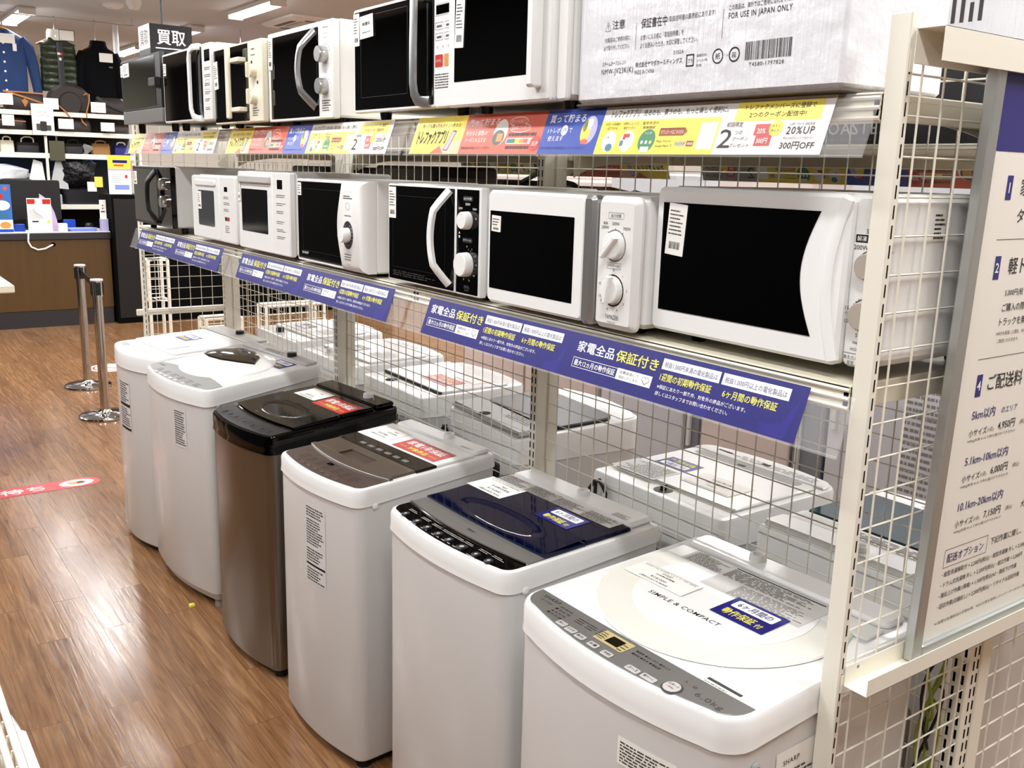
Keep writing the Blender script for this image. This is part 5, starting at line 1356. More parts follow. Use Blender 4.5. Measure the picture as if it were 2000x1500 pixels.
o.tagp(0.020, 0.075, 0.205, 0.265, -0.0238, 0)

GU = 'ovens on the upper shelf'
UY = TOPZ + 0.0005
# M6 white with upright white grip
o = Oven('white microwave with black window and upright white grip, left of the big white carton', -1.128, -0.045, UY, 0.430, 0.30, 0.35, body='white_satin', foot=0.016, group=GU, r=0.008)
dr = o.slab('door', rrect(0, 0.392, 0.012, 0.296, 0.008, 3), -0.026, 0.0, 'white_gloss', 0.005)
b = MB(); b.slab(rrect(0.030, 0.318, 0.066, 0.262, 0.003), -0.0268, -0.02, 'black_glass', 'y', 0.0006); b.build('window', dr)
b = MB(); b.slab(rrect(0.338, 0.366, 0.038, 0.290, 0.006, 3), -0.052, -0.024, 'white_gloss', 'y', 0.006); b.build('handle', dr)
b = MB(); b.slab(rrect(0.394, 0.429, 0.012, 0.296, 0.008, 3), -0.014, 0.0, 'white_satin', 'y', 0.004); b.build('control_panel', o.t)
o.tagp(0.034, 0.070, 0.140, 0.245, -0.0280, -3)
# M5 white with black door, silver bar handle, red key
o = Oven("white framed microwave with silver bar handle and red key on white panel", -1.648, -0.030, UY, 0.516, 0.285, 0.36, body='white_satin', foot=0.020, group=GU)
dr = o.slab('door', rrect(0, 0.428, 0.016, 0.283, 0.006, 3), -0.022, 0.0, 'white_gloss', 0.003)
b = MB(); b.slab(rrect(0.008, 0.426, 0.024, 0.276, 0.003), -0.0230, -0.018, 'black_glass', 'y', 0.0006); b.frame(0.045, 0.300, 0.055, 0.262, 0.001, (0, -0.0231, 0), X1, Z1, 'charcoal', 0.0003); b.build('window', dr)
b = MB(); b.sweep([(0.372, -0.046, 0.276), (0.372, -0.048, 0.16), (0.372, -0.048, 0.075), (0.375, -0.046, 0.050), (0.384, -0.042, 0.034), (0.398, -0.034, 0.030), (0.416, -0.026, 0.030)], 0.013, 0.005, 'silver'); b.box(0.364, 0.380, -0.048, -0.022, 0.262, 0.274, 'silver', 0.002); b.build('handle', dr)
b = MB(); b.slab(rrect(0.430, 0.515, 0.016, 0.283, 0.006, 3), -0.022, 0.0, 'white_gloss', 'y', 0.003); y = -0.0222
b.flat(rrect(0.4340, 0.5119, 0.222, 0.250, 0.001), (0, y, 0), X1, Z1, 'light_grey', 0.0002); b.flat(rrect(0.4369, 0.5091, 0.226, 0.246, 0.001), (0, y, 0), X1, Z1, 'black_glass', 0.0004)
PT(b, 'LIMLIGHT', 0.4720, 0.266, 0.006, y, 'ink_soft')
for z in (0.192, 0.168):
    for x in (0.4340, 0.4758): b.frame(x, x + 0.034, z, z + 0.016, 0.0007, (0, y, 0), X1, Z1, 'ink_soft', 0.0004); PL(b, x + 0.006, z + 0.005, 0.022, 0.006, 1, y, 'ink_soft', fill=0.8, ragged=0)
for x in (0.4340, 0.4587, 0.4834): PT(b, '分', x + 0.01, 0.150, 0.006, y, 'ink_soft')
b.flat(rrect(0.4340, 0.4682, 0.108, 0.136, 0.003), (0, y, 0), X1, Z1, 'sign_red', 0.0004); b.flat(rrect(0.4739, 0.5081, 0.108, 0.136, 0.003), (0, y, 0), X1, Z1, 'sign_tan', 0.0004); PT(b, 'とりけし', 0.4511, 0.119, 0.006, y - 0.0005, 'ink_white')
PL(b, 0.4340, 0.060, 0.08, 0.036, 6, y, 'ink_soft', fill=0.4); b.build('control_panel', o.t)
o.tagp(0.006, 0.040, 0.190, 0.272, -0.0242, 0)
o.tagp(0.046, 0.122, 0.205, 0.262, -0.0250, 2, name='notice_tag', head=('無償化', '買取強化対象'))
# M4 white with silver bow handle, two silver knobs
o = Oven('white microwave with silver bow handle and two silver knobs, third from the big carton', -2.268, -0.030, UY, 0.486, 0.282, 0.33, body='white_satin', foot=0.012, group=GU)
dr = o.slab('door', rrect(0, 0.392, 0.008, 0.280, 0.004, 3), -0.022, 0.0, 'white_gloss', 0.002)
b = MB(); b.slab(rrect(0.020, 0.390, 0.016, 0.266, 0.003), -0.0230, -0.018, 'black_glass', 'y', 0.0006); b.build('window', dr)
arc_handle(dr, 0.376, 0.040, 0.258, 0.058, -0.022, 'silver', 0.011, 0.006, 0.032)
b = MB(); b.slab(rrect(0.394, 0.485, 0.008, 0.280, 0.004, 3), -0.022, 0.0, 'white_satin', 'y', 0.003); y = -0.0222; px = 0.440
PT(b, 'Abitelax', px, 0.258, 0.006, y, 'ink_soft', 0.036); b.frame(px - 0.016, px + 0.016, 0.232, 0.244, 0.0006, (0, y, 0), X1, Z1, 'ink_grey', 0.0004)
for z in (0.208, 0.118): o.ticks(b, px, z - 0.022, 0.026, 0.030, 7, 160, 20, y, 'ink', 0.002)
PL(b, px - 0.030, 0.030, 0.06, 0.034, 5, y, 'ink_soft', fill=0.4); pn = b.build('control_panel', o.t)
for z in (0.186, 0.098): o.knob(px - 0.006, z, 0.023, -0.022, 0.026, 'silver', parent=pn)
o.tagp(0.006, 0.040, 0.170, 0.268, -0.0242, -3)
b = MB(); O_ = (0.484, 0.05, 0.20); b.flat(((0, 0), (0.16, 0), (0.16, 0.055), (0, 0.055)), O_, Y1, Z1, 'paper', 0.0006); b.lines(0.01, 0.006, 0.13, 0.045, 5, O_, Y1, Z1, 'ink', 0.001); b.build('side_sticker', o.t)
# M3 dark door, cream bar handle
o = Oven('microwave with dark door, upright cream bar handle and cream panel', -2.742, -0.050, UY, 0.468, 0.272, 0.33, body='cream', foot=0.014, group=GU)
dr = o.slab('door', rrect(0, 0.346, 0.010, 0.270, 0.003, 2), -0.022, 0.0, 'cream', 0.002)
b = MB(); b.slab(rrect(0.004, 0.344, 0.016, 0.264, 0.002), -0.0230, -0.018, 'black_glass', 'y', 0.0006); b.build('window', dr)
b = MB(); b.box(0.226, 0.252, -0.062, -0.048, 0.022, 0.258, 'cream', 0.004); b.box(0.232, 0.330, -0.052, -0.022, 0.205, 0.220, 'cream', 0.002); b.box(0.232, 0.330, -0.052, -0.022, 0.045, 0.060, 'cream', 0.002); b.build('handle', dr)
b = MB(); b.slab(rrect(0.348, 0.466, 0.010, 0.270, 0.004, 3), -0.022, 0.0, 'cream', 'y', 0.003); y = -0.0222
PL(b, 0.375, 0.240, 0.04, 0.008, 1, y, 'ink_soft'); PL(b, 0.37, 0.222, 0.06, 0.006, 1, y, 'ink_soft'); b.flat(rrect(0.372, 0.384, 0.196, 0.206, 0.001), (0, y, 0), X1, Z1, 'ink', 0.0004); b.flat(rrect(0.42, 0.432, 0.13, 0.14, 0.001), (0, y, 0), X1, Z1, 'ink', 0.0004); PL(b, 0.375, 0.03, 0.06, 0.03, 4, y, 'ink_grey')
pn = b.build('control_panel', o.t)
for z in (0.172, 0.088): o.knob(0.400, z, 0.022, -0.022, 0.020, 'cream', 'cream', 90, parent=pn)
o.tagp(0.008, 0.050, 0.130, 0.225, -0.0242, 4)
# M2 white framed with white loop handle
o = Oven("white framed microwave with white loop handle, second from the upper shelf's far end", -3.345, -0.060, UY, 0.600, 0.300, 0.36, body='white_satin', foot=0.030, group=GU)
dr = o.slab('door', rrect(0, 0.500, 0.028, 0.298, 0.006, 3), -0.022, 0.0, 'white_gloss', 0.003)
b = MB(); b.slab(rrect(0.010, 0.498, 0.036, 0.290, 0.004), -0.0230, -0.018, 'black_glass', 'y', 0.0006); b.build('window', dr)
b = MB(); b.sweep([(0.490, -0.024, 0.290), (0.450, -0.038, 0.290), (0.418, -0.040, 0.280), (0.406, -0.040, 0.255), (0.406, -0.040, 0.10), (0.408, -0.040, 0.070), (0.425, -0.038, 0.045), (0.455, -0.032, 0.036), (0.492, -0.024, 0.034)], 0.011, 0.006, 'white_gloss'); b.build('handle', dr)
b = MB(); b.slab(rrect(0.502, 0.598, 0.028, 0.298, 0.006, 3), -0.022, 0.0, 'white_satin', 'y', 0.003); y = -0.0222
b.flat(rrect(0.530, 0.590, 0.235, 0.275, 0.002), (0, y, 0), X1, Z1, 'black_glass', 0.0004)
for z in (0.205, 0.180, 0.150, 0.120, 0.095, 0.065): PL(b, 0.525, z, 0.07, 0.012, 2, y, 'ink_soft', fill=0.4)
b.frame(0.535, 0.575, 0.135, 0.17, 0.0008, (0, y, 0), X1, Z1, 'ink_soft', 0.0004); b.build('control_panel', o.t)
o.tagp(0.014, 0.050, 0.215, 0.262, -0.0242, -4)
# M1 dark steel oven
o = Oven('dark steel oven with greenish glass door and grey lower band, farthest on the upper shelf', -4.020, -0.060, UY, 0.645, 0.320, 0.38, body='charcoal', foot=0.040, group=GU)
dr = o.slab('door', rrect(0, 0.640, 0.096, 0.318, 0.003, 2), -0.022, 0.0, 'black_plastic', 0.002)
b = MB(); b.slab(rrect(0.010, 0.560, 0.104, 0.310, 0.003), -0.0228, -0.018, 'green_glass', 'y', 0.0006); b.build('window', dr)
b = MB(); b.box(0.540, 0.640, -0.048, -0.022, 0.180, 0.215, 'black_plastic', 0.003); b.build('handle', dr)
b = MB(); b.slab(rrect(0, 0.640, 0.038, 0.094, 0.003, 2), -0.022, 0.0, 'panel_silver', 'y', 0.002); b.build('control_panel', o.t)
o.tagp(0.045, 0.150, 0.245, 0.305, -0.0240, 0); o.tagp(0.002, 0.040, 0.250, 0.300, -0.0242, 0)

# ------------------------------------------------------------------ big white carton on the upper shelf
ct = thing('carton', 'big glossy white cardboard carton with black print, at the near end of the upper shelf', 'carton', (-0.690, -0.040, UY), 0)
CW, CD, CH = 0.612, 0.26, 0.46
b = MB(); b.box(0, CW, 0, CD, 0.004, CH, 'carton_white', 0.008)
y = -0.0006
Tt = lambda s, x, z, h, m='ink', wd=None, bo=0.0: b.text(s, x, z, h, (0, y, 0), X1, Z1, m, 0, bo, wd)
Tt('⚠', 0.078, 0.132, 0.016); Tt('注意', 0.098, 0.134, 0.016, wd=0.034)
Tt('付属品はご使用の前に', 0.078, 0.112, 0.0085, 'ink_soft', 0.070); Tt('必ず取り外してください。', 0.076, 0.098, 0.0085, 'ink_soft', 0.072)
b.flat(((0.163, 0.094), (0.1638, 0.094), (0.1638, 0.140), (0.163, 0.140)), (0, y, 0), X1, Z1, 'ink_soft', 0)
Tt('保証書在中', 0.176, 0.128, 0.017, 'ink', 0.066, 0.01); Tt('(取扱説明書の裏表紙にあります)', 0.245, 0.131, 0.011, 'ink_soft', 0.110)
Tt('お使いになる前に「取扱説明書」を', 0.176, 0.108, 0.0095, 'ink', 0.108); Tt('よくお読みいただき、大切に保管してください。', 0.176, 0.094, 0.0095, 'ink', 0.142)
b.flat(((0.372, 0.094), (0.3728, 0.094), (0.3728, 0.140), (0.372, 0.140)), (0, y, 0), X1, Z1, 'ink_soft', 0)
Tt('この商品は、海外ではご使用になれません。', 0.384, 0.136, 0.0085, 'ink', 0.125); Tt('FOR USE IN JAPAN ONLY', 0.384, 0.120, 0.012, 'ink', 0.128, 0.012)
Tt('スチームオーブンレンジ', 0.074, 0.070, 0.0085, 'ink_soft', 0.066); Tt('NMW-JV23K(K)', 0.072, 0.052, 0.013, 'ink_soft', 0.088)
Tt('株式会社ヤマダホールディングス', 0.166, 0.062, 0.0095, 'ink', 0.118, 0.012); Tt('MADE IN CHINA', 0.164, 0.050, 0.0075, 'ink_soft', 0.052); Tt('2102A', 0.262, 0.078, 0.006, 'ink_soft')
O_ = (0, y, 0)
b.frame(0.294, 0.312, 0.055, 0.075, 0.0020, O_, X1, Z1, 'ink', 0); Tt('プラ', 0.298, 0.061, 0.007, 'ink', 0.011)
for k in range(3): Tt(('緩衝材:PS', 'シート:PE', '袋:PE')[k], 0.318, 0.069 - 0.008 * k, 0.005, 'ink_soft')
b.ring(0.366, 0.067, 0.010, 0.012, O_, X1, Z1, 'ink', 0, 28); Tt('紙', 0.361, 0.062, 0.010, 'ink'); b.ring(0.402, 0.067, 0.0095, 0.0118, O_, X1, Z1, 'ink', 0, 28); Tt('段', 0.397, 0.062, 0.009, 'ink')
Tt('トレイ', 0.381, 0.066, 0.004, 'ink_soft')
random.seed(5)
x = 0.425
while x < 0.515:
    wd = random.choice((0.0008, 0.0014, 0.0022)); b.flat(((x, 0.056), (x + wd, 0.056), (x + wd, 0.084), (x, 0.084)), O_, X1, Z1, 'ink_soft', 0); x += wd + random.choice((0.0008, 0.0014, 0.002))
Tt('T4580-1797828', 0.434, 0.046, 0.006, 'ink_soft', 0.07)
b.flat(((0.140, 0.209), (0.190, 0.209), (0.190, 0.222), (0.178, 0.222), (0.178, 0.30), (0.152, 0.30), (0.152, 0.217), (0.140, 0.217)), O_, X1, Z1, 'ink', 0)
b.build('carton_box', ct)
b = MB(); b.slab([(0.0, 0.0), (CW, 0.0), (CW, CD), (0, CD)], 0.0, 0.004, 'flap_grey', 'z', 0.001); b.build('carton_flap', ct)
# cartons on the far side top shelf
c2 = thing('carton', 'black toaster carton with pale lettering, behind the mesh on the far side shelf', 'carton', (-0.92, 0.56, 1.8155), 0)  # widened so its dark face stands in for the white carton's shaded side
b = MB(); b.box(0, 0.85, 0, 0.32, 0, 0.165, 'charcoal', 0.004); b.flat(((0, 0), (0.56, 0), (0.56, 0.085), (0, 0.085)), (0, -0.0004, 0), X1, Z1, 'black_plastic', 0); b.text('OVEN TOASTER', 0.225, 0.022, 0.026, (0, -0.0008, 0), X1, Z1, 'light_grey', 0, 0.01, 0.30); b.text('オーブントースター', 0.385, 0.008, 0.007, (0, -0.0008, 0), X1, Z1, 'ink_grey', 0, 0, 0.10); b.build('carton_box', c2)
b = MB(); b.slab([(0, 0), (0.85, 0), (0.85, 0.32), (0, 0.32)], 0.165, 0.168, 'charcoal', 'z', 0); b.build('carton_flap', c2)
c3 = thing('carton', 'second white carton with blurred black stripes, behind the top of the end post', 'carton', (-0.80, 0.53, 1.984), 0)
b = MB(); b.box(0, 0.74, 0, 0.40, 0, 0.42, 'carton_white', 0.008)
for k in range(12): b.flat(((0.39 + k * 0.018, 0.055), (0.398 + k * 0.018, 0.055), (0.398 + k * 0.018, 0.055 + 0.02 + 0.035 * abs(math.sin(k * 1.3))), (0.39 + k * 0.018, 0.055 + 0.02 + 0.035 * abs(math.sin(k * 1.3)))), (0, -0.0006, 0), X1, Z1, 'ink_soft', 0)
b.build('carton_box', c3)
# dark cookers on the far side lower shelf
def cooker(x, y, label, r=0.14, h=0.22, m='black_gloss'):
    t = thing('rice_cooker', label, 'rice cooker', (x, y, LOWZ - 0.0195), 0, 'rice cookers on the far side shelf')
    b = MB(); b.loft([[(p[0] * f, p[1] * f, h * k) for p in rrect(-r, r, -r * 1.1, r * 1.1, r * 0.5, 5)] for f, k in ((0.85, 0.0), (0.97, 0.08), (1, 0.5), (0.99, 0.72))], m); b.build('body', t)
    b = MB(); b.loft([[(p[0] * f, p[1] * f, h * k) for p in rrect(-r, r, -r * 1.1, r * 1.1, r * 0.5, 5)] for f, k in ((1.0, 0.73), (0.99, 0.85), (0.9, 0.96), (0.6, 1.0))], m); b.build('lid', t)
    b = MB(); b.tube([(-r * 0.95, 0, h * 0.8), (-r * 0.9, -r * 0.8, h * 1.02), (0, -r * 1.05, h * 1.12), (r * 0.9, -r * 0.8, h * 1.02), (r * 0.95, 0, h * 0.8)], 0.008, 'silver' if m != 'black_gloss' else 'black_plastic', 8); b.build('handle', t)
def dark_filler(x, w_, h, label, m='black_plastic', y=0.56):  # dark goods added to block the bright view through the shelf gap
    t = thing('filler_oven', label, 'filler oven', (x, y, LOWZ - 0.0195), 0, 'dark ovens added on the far side shelf')
    b = MB(); b.box(0, w_, 0, 0.30, 0.014, h, m, 0.012)
    for k in range(8): b.flat(((0.06 + k * 0.03, h * 0.5), (0.072 + k * 0.03, h * 0.5), (0.072 + k * 0.03, h * 0.75), (0.06 + k * 0.03, h * 0.75)), (0, 0, 0), X1, Z1, 'black_void', 0.0004)
    b.build('body', t)
    b = MB(); b.box(0.01, w_ - 0.09, 0.30, 0.318, 0.03, h - 0.03, 'black_glass', 0.003); b.build('door', t)
    for xx in (0.04, w_ - 0.04):
        for yy in (0.04, 0.26):
            q = MB(); q.cyl((xx, yy, 0), (xx, yy, 0.016), 0.012, 'rubber', 10); q.build('foot', t)
dark_filler(-4.12, 0.50, 0.30, 'added dark toaster oven behind the mesh, above the black fronted oven')
dark_filler(-3.58, 0.38, 0.33, 'added dark toaster oven behind the mesh, above the small windowed white microwave')
dark_filler(-3.15, 0.33, 0.31, 'added dark brown toaster oven behind the mesh, left of the second slotted post', 'leather_brown')
dark_filler(-2.72, 0.45, 0.34, 'added dark brown toaster oven behind the mesh, above the rounded dial microwave', 'leather_brown')
dark_filler(-2.22, 0.42, 0.30, 'added black toaster oven behind the mesh, next to the rice cookers')
dark_filler(-1.02, 0.46, 0.285, 'added black toaster oven behind the mesh, above the largest white microwave')
cooker(-1.62, 0.72, 'black rice cooker behind the mesh, above the bow handled microwave', 0.15, 0.29); cooker(-1.21, 0.74, 'black rice cooker behind the mesh, nearest to the white microwave with silver strip', 0.13, 0.25)

# ------------------------------------------------------------------ belt posts
def stanchion(x, y, label):
    t = thing('belt_post', label, 'queue post', (x, y, 0), 0, 'queue posts')
    b = MB(); b.lathe([(0, 0), (0.168, 0), (0.172, 0.006), (0.170, 0.016), (0.150, 0.026), (0.05, 0.036), (0.036, 0.05), (0.034, 0.056), (0, 0.056)], (0, 0, 0), Z1, 'chrome', 40); b.build('base', t)
    b = MB(); b.cyl((0, 0, 0.05), (0, 0, 0.86), 0.032, 'chrome', 28); b.build('pole', t)
    b = MB(); b.cyl((0, 0, 0.84), (0, 0, 0.945), 0.036, 'chrome', 24)
    for a in (0, 90, 180, 270):
        c, s = math.cos(math.radians(a)), math.sin(math.radians(a))
        q = MB(); q.box(0.030, 0.041, -0.016, 0.016, 0.85, 0.935, 'black_plastic', 0.002)
        b.add([(c * v[0] - s * v[1], s * v[0] + c * v[1], v[2]) for v in q.v], q.f, 'black_plastic')
    b.lathe([(0.0, 0.945), (0.041, 0.945), (0.042, 0.952), (0.038, 0.957), (0, 0.958)], (0, 0, 0), Z1, 'light_grey', 24); b.build('belt_head', t)
    return t
s1 = stanchion(-7.05, 0.27, 'chrome belt post farther from the washing machines')
s2 = stanchion(-6.03, 0.17, 'chrome belt post nearer to the washing machines')
b = MB(); b.sweep([(-7.01, 0.266, 0.905), (-6.52, 0.218, 0.898), (-6.07, 0.174, 0.905)], 0.024, 0.0015, 'black_plastic', up=(0.1, 1, 0)); tag(b.build('queue_belt'), 'black belt stretched between the two chrome posts', 'belt')

# ------------------------------------------------------------------ service counter
ctr = thing('service_counter', 'wood fronted service counter with dark grey edge and kick plate', 'counter', (-10.15, 0, 0))
b = MB(); b.box(-0.62, 0.0, -3.2, 1.20, 0.175, 0.915, 'wood_counter', 0.003); b.build('front_panel', ctr)
b = MB(); b.box(-0.60, -0.004, -3.2, 1.195, 0.0, 0.174, 'kick_grey', 0.002); b.build('kick_plate', ctr)
b = MB(); b.box(-0.66, 0.02, -3.2, 1.21, 0.916, 0.985, 'kick_grey', 0.004); b.build('counter_edge', ctr)
b = MB(); b.box(-0.655, 0.015, -3.2, 1.205, 0.9855, 0.995, 'counter_top', 0.002); b.build('counter_top', ctr)
b = MB(); b.lathe([(0, 0), (0.022, 0.0), (0.022, 0.003), (0, 0.003)], (0.0005, 0.635, 0.865), X1, 'black_void', 18); b.build('cable_hole', ctr)
CT = 0.9955
b = MB(); b.tube([(-10.20, 0.40, 1.00), (-10.13, 0.405, 0.995), (-10.118, 0.40, 0.96), (-10.12, 0.395, 0.90), (-10.125, 0.42, 0.845), (-10.125, 0.48, 0.815), (-10.125, 0.55, 0.825), (-10.135, 0.61, 0.855), (-10.155, 0.633, 0.864)], 0.009, 'white_satin', 8); tag(b.build('white_cable'), 'white cable hanging over the counter edge into a hole', 'cable')
# blue poster stand, left edge
t = thing('poster_stand', 'blue counter poster stand at the left edge of the picture', 'poster stand', (-10.20, -0.12, CT))
b = MB(); b.box(0, 0.006, 0, 0.40, 0, 0.48, 'poster_blue', 0.001)
b.flat(((0, 0), (0.40, 0), (0.40, 0.03), (0, 0.03)), (0.006, 0, 0), Y1, Z1, 'sign_royal', 0.0005); b.flat(((0, 0.03), (0.40, 0.03), (0.40, 0.125), (0, 0.125)), (0.006, 0, 0), Y1, Z1, 'paper', 0.0005)
b.flat(circ(0.33, 0.07, 0.05, 0.035), (0.006, 0, 0), Y1, Z1, 'sign_tan', 0.001); b.flat(circ(0.31, 0.27, 0.075, 0.05), (0.006, 0, 0), Y1, Z1, 'paper', 0.001); b.flat(circ(0.28, 0.36, 0.05, 0.03), (0.006, 0, 0), Y1, Z1, 'sign_red', 0.001); b.flat(circ(0.35, 0.44, 0.02), (0.006, 0, 0), Y1, Z1, 'sign_orange', 0.001)
b.flat(rrect(0.24, 0.36, 0.15, 0.19, 0.004), (0.006, 0, 0), Y1, Z1, 'sign_teal', 0.001); b.build('poster', t)
b = MB(); b.box(-0.10, -0.001, 0.10, 0.30, 0, 0.006, 'clear', 0); b.build('stand_foot', t)
# red and white sign with mask packet
t = thing('acrylic_sign', 'white acrylic counter sign with red heading bar', 'counter sign', (-10.17, 0.415, CT), -2)
b = MB(); b.box(0, 0.004, 0, 0.228, 0, 0.345, 'paper', 0.001)
b.flat(((0.004, 0.285), (0.078, 0.285), (0.078, 0.335), (0.004, 0.335)), (0.004, 0, 0), Y1, Z1, 'sign_red', 0.0005); b.flat(((0.128, 0.285), (0.224, 0.285), (0.224, 0.335), (0.128, 0.335)), (0.004, 0, 0), Y1, Z1, 'sign_red', 0.0005)
b.flat(rrect(0.04, 0.10, 0.10, 0.115, 0.002), (0.004, 0, 0), Y1, Z1, 'ink_navy', 0.0005); b.flat(circ(0.185, 0.105, 0.02, 0.018), (0.004, 0, 0), Y1, Z1, 'sign_yellow', 0.0005); b.lines(0.02, 0.14, 0.18, 0.1, 5, (0.004, 0, 0), Y1, Z1, 'light_grey', 0.0005); b.build('sign_sheet', t)
b = MB(); b.box(-0.08, 0.0, 0.02, 0.21, 0, 0.004, 'clear', 0); b.build('stand_foot', t)
b = MB(); b.slab([(0.50, 1.31), (0.56, 1.33), (0.565, 1.24), (0.60, 1.20), (0.595, 1.06), (0.56, 1.02), (0.555, 1.15), (0.49, 1.20), (0.47, 1.25)], -10.160, -10.155, 'white_gloss', 'x', 0.001); tag(b.build('paper_strip'), 'crumpled white paper strip hanging on the red headed sign', 'paper')
b = MB(); b.slab([(0.54, 0.9965), (0.715, 0.9965), (0.71, 1.10), (0.69, 1.19), (0.655, 1.28), (0.60, 1.35), (0.555, 1.385)], -10.27, -10.262, 'lilac', 'x', 0.002)
b.slab(rrect(0.56, 0.70, 0.9962, 1.0, 0.002), -10.33, -10.262, 'lilac', 'x', 0.001); tag(b.build('leaflet_board'), 'pale lilac curved leaflet board behind the red headed sign', 'leaflet')
t = thing('tray', 'pale blue plastic tray lying on the counter', 'tray', (-10.27, 0.945, CT))
b = MB(); rings = []
for f, h in ((0.86, 0.0), (1.0, 0.026), (1.04, 0.030), (1.0, 0.030), (0.84, 0.006)):
    rings.append([(p[0] * f, p[1] * f, h) for p in rrect(-0.10, 0.10, -0.145, 0.145, 0.03, 4)])
b.loft(rings, 'tray_blue'); b.build('tray_body', t)
b = MB(); b.box(-10.25, -10.17, 0.705, 0.79, CT, CT + 0.085, 'paper', 0.004); tag(b.build('tissue_box'), 'small white box standing by the lilac board', 'box')
b = MB(); b.box(-10.47, -10.42, 0.80, 0.92, CT, CT + 0.11, 'sign_royal', 0.004); tag(b.build('blue_box'), 'dark blue box behind the blue tray on the counter', 'box')
b = MB(); b.box(-10.33, -10.27, 0.30, 0.40, CT, CT + 0.075, 'sign_royal', 0.004); tag(b.build('blue_box'), 'dark blue box between the blue poster stand and the red headed sign', 'box')
t = thing('leaflet_holder', 'clear leaflet holder with small papers at the right end of the counter', 'leaflet holder', (-10.22, 1.12, CT))
b = MB(); b.box(0, 0.07, 0, 0.075, 0, 0.13, 'sign_lilac', 0.002); b.box(0.004, 0.066, 0.004, 0.071, 0.13, 0.132, 'white_gloss', 0); b.build('holder', t)
b = MB(); b.box(0.02, 0.026, 0.004, 0.07, 0.01, 0.33, 'paper', 0.0005); b.flat(rrect(0.015, 0.055, 0.20, 0.212, 0.001), (0.026, 0.0, 0), Y1, Z1, 'sign_blue', 0.0005); b.flat(circ(0.035, 0.27, 0.007), (0.026, 0, 0), Y1, Z1, 'ink', 0.0005); b.flat(circ(0.035, 0.24, 0.007), (0.026, 0, 0), Y1, Z1, 'ink', 0.0005); b.build('leaflet', t)
b = MB(); b.lathe([(0, 0), (0.04, 0), (0.042, 0.05), (0.03, 0.07), (0, 0.075)], (-10.45, 1.06, CT), Z1, 'charcoal', 16); tag(b.build('tape_holder'), 'small dark round tape holder behind the pale blue tray', 'tape holder')
# register monitor in front of the dark back
t = thing('register_screen', 'dark back of a register screen behind the blue poster stand', 'screen', (-10.62, 0.2, CT))
b = MB(); b.slab(rrect(-0.02, 0.62, 0.10, 0.52, 0.02, 3), -0.02, 0.02, 'black_plastic', 'x', 0.006); b.build('screen_case', t)
b = MB(); b.box(-0.03, 0.03, 0.26, 0.34, 0, 0.12, 'black_plastic', 0.004); b.box(-0.10, 0.10, 0.18, 0.42, 0, 0.012, 'black_plastic', 0.004); b.build('screen_stand', t)
# black cabinet closing the counter
cb = thing('black_cabinet', 'tall black cabinet closing the right end of the counter', 'cabinet', (-10.60, 1.215, 0))
b = MB(); b.box(0, 0.55, 0, 0.30, 0, 1.385, 'black_void', 0.004); b.build('body', cb)
b = MB(); b.box(0.551, 0.556, 0.02, 0.28, 0.06, 1.34, 'black_plastic', 0.002); b.build('door', cb)
t = thing('price_board', 'white notice stand with yellow top on the black cabinet', 'notice stand', (-10.2, 1.235, 1.386))
b = MB(); b.box(0, 0.006, 0, 0.235, 0.0, 0.41, 'paper', 0.001); O_ = (0.006, 0, 0)
b.flat(((0, 0.27), (0.235, 0.27), (0.235, 0.41), (0, 0.41)), O_, Y1, Z1, 'sign_yellow', 0.0005); b.flat(rrect(0.05, 0.20, 0.33, 0.36, 0.002), O_, Y1, Z1, 'sign_blue', 0.001); b.flat(rrect(0.06, 0.16, 0.295, 0.315, 0.002), O_, Y1, Z1, 'sign_orange', 0.001)
b.flat(((0, 0.25), (0.235, 0.25), (0.235, 0.27), (0, 0.27)), O_, Y1, Z1, 'sign_lilac', 0.0005); b.flat(rrect(0.17, 0.195, 0.17, 0.205, 0.002), O_, Y1, Z1, 'sign_red', 0.001); b.flat(rrect(0.06, 0.21, 0.05, 0.10, 0.002), O_, Y1, Z1, 'tray_blue', 0.001); b.lines(0.03, 0.12, 0.12, 0.1, 5, O_, Y1, Z1, 'light_grey', 0.0006); b.build('notice', t)
t = thing('price_board', 'white notice stand with red top corner, right of the one with yellow top', 'notice stand', (-10.21, 1.49, 1.386))
b = MB(); b.box(0, 0.006, 0, 0.10, 0.0, 0.33, 'paper', 0.001); b.flat(((0, 0.25), (0.10, 0.25), (0.10, 0.31), (0, 0.31)), (0.006, 0, 0), Y1, Z1, 'sign_red', 0.0005); b.flat(rrect(0.01, 0.09, 0.03, 0.08, 0.002), (0.006, 0, 0), Y1, Z1, 'tray_blue', 0.0006); b.build('notice', t)
# long black partition continuing behind the gondola
b = MB(); b.box(-10.60, -10.05, 1.52, 4.6, 0, 1.385, 'black_void', 0.004)
tag(b.build('black_partition'), 'long low black partition running right from the black cabinet', 'partition')

# ------------------------------------------------------------------ staff shelf behind the counter
sh = thing('staff_shelf', 'cream staff shelf unit with slotted posts behind the counter', 'shelving', (-11.75, 0, 0))
def board(z, y0=-1.5, y1=1.86, d=0.48, lip=0.055, m='post_paint'):
    b = MB(); b.box(0.0, d, y0, y1, z - 0.02, z, m, 0.002); b.box(d, d + 0.012, y0, y1, z - lip, z + 0.002, m, 0.002); b.build('shelf_board', sh)
board(1.23); board(1.80); board(2.045, lip=0.05); board(2.26, d=0.44, lip=0.05)
for y in (-0.9, 0.82, 1.84):
    b = MB(); b.box(0.46, 0.49, y, y + 0.028, 0, 1.99, 'post_paint', 0.002)
    b.build('post', sh)
b = MB(); b.box(-0.03, 0.0, -1.5, 1.86, 0.0, 2.3, 'wall_dark', 0.002); b.build('back_panel', sh)
b = MB(); b.box(0.05, 0.40, -1.5, 1.86, 1.77, 1.779, 'glow_blue', 0)  # emissive panel under the board
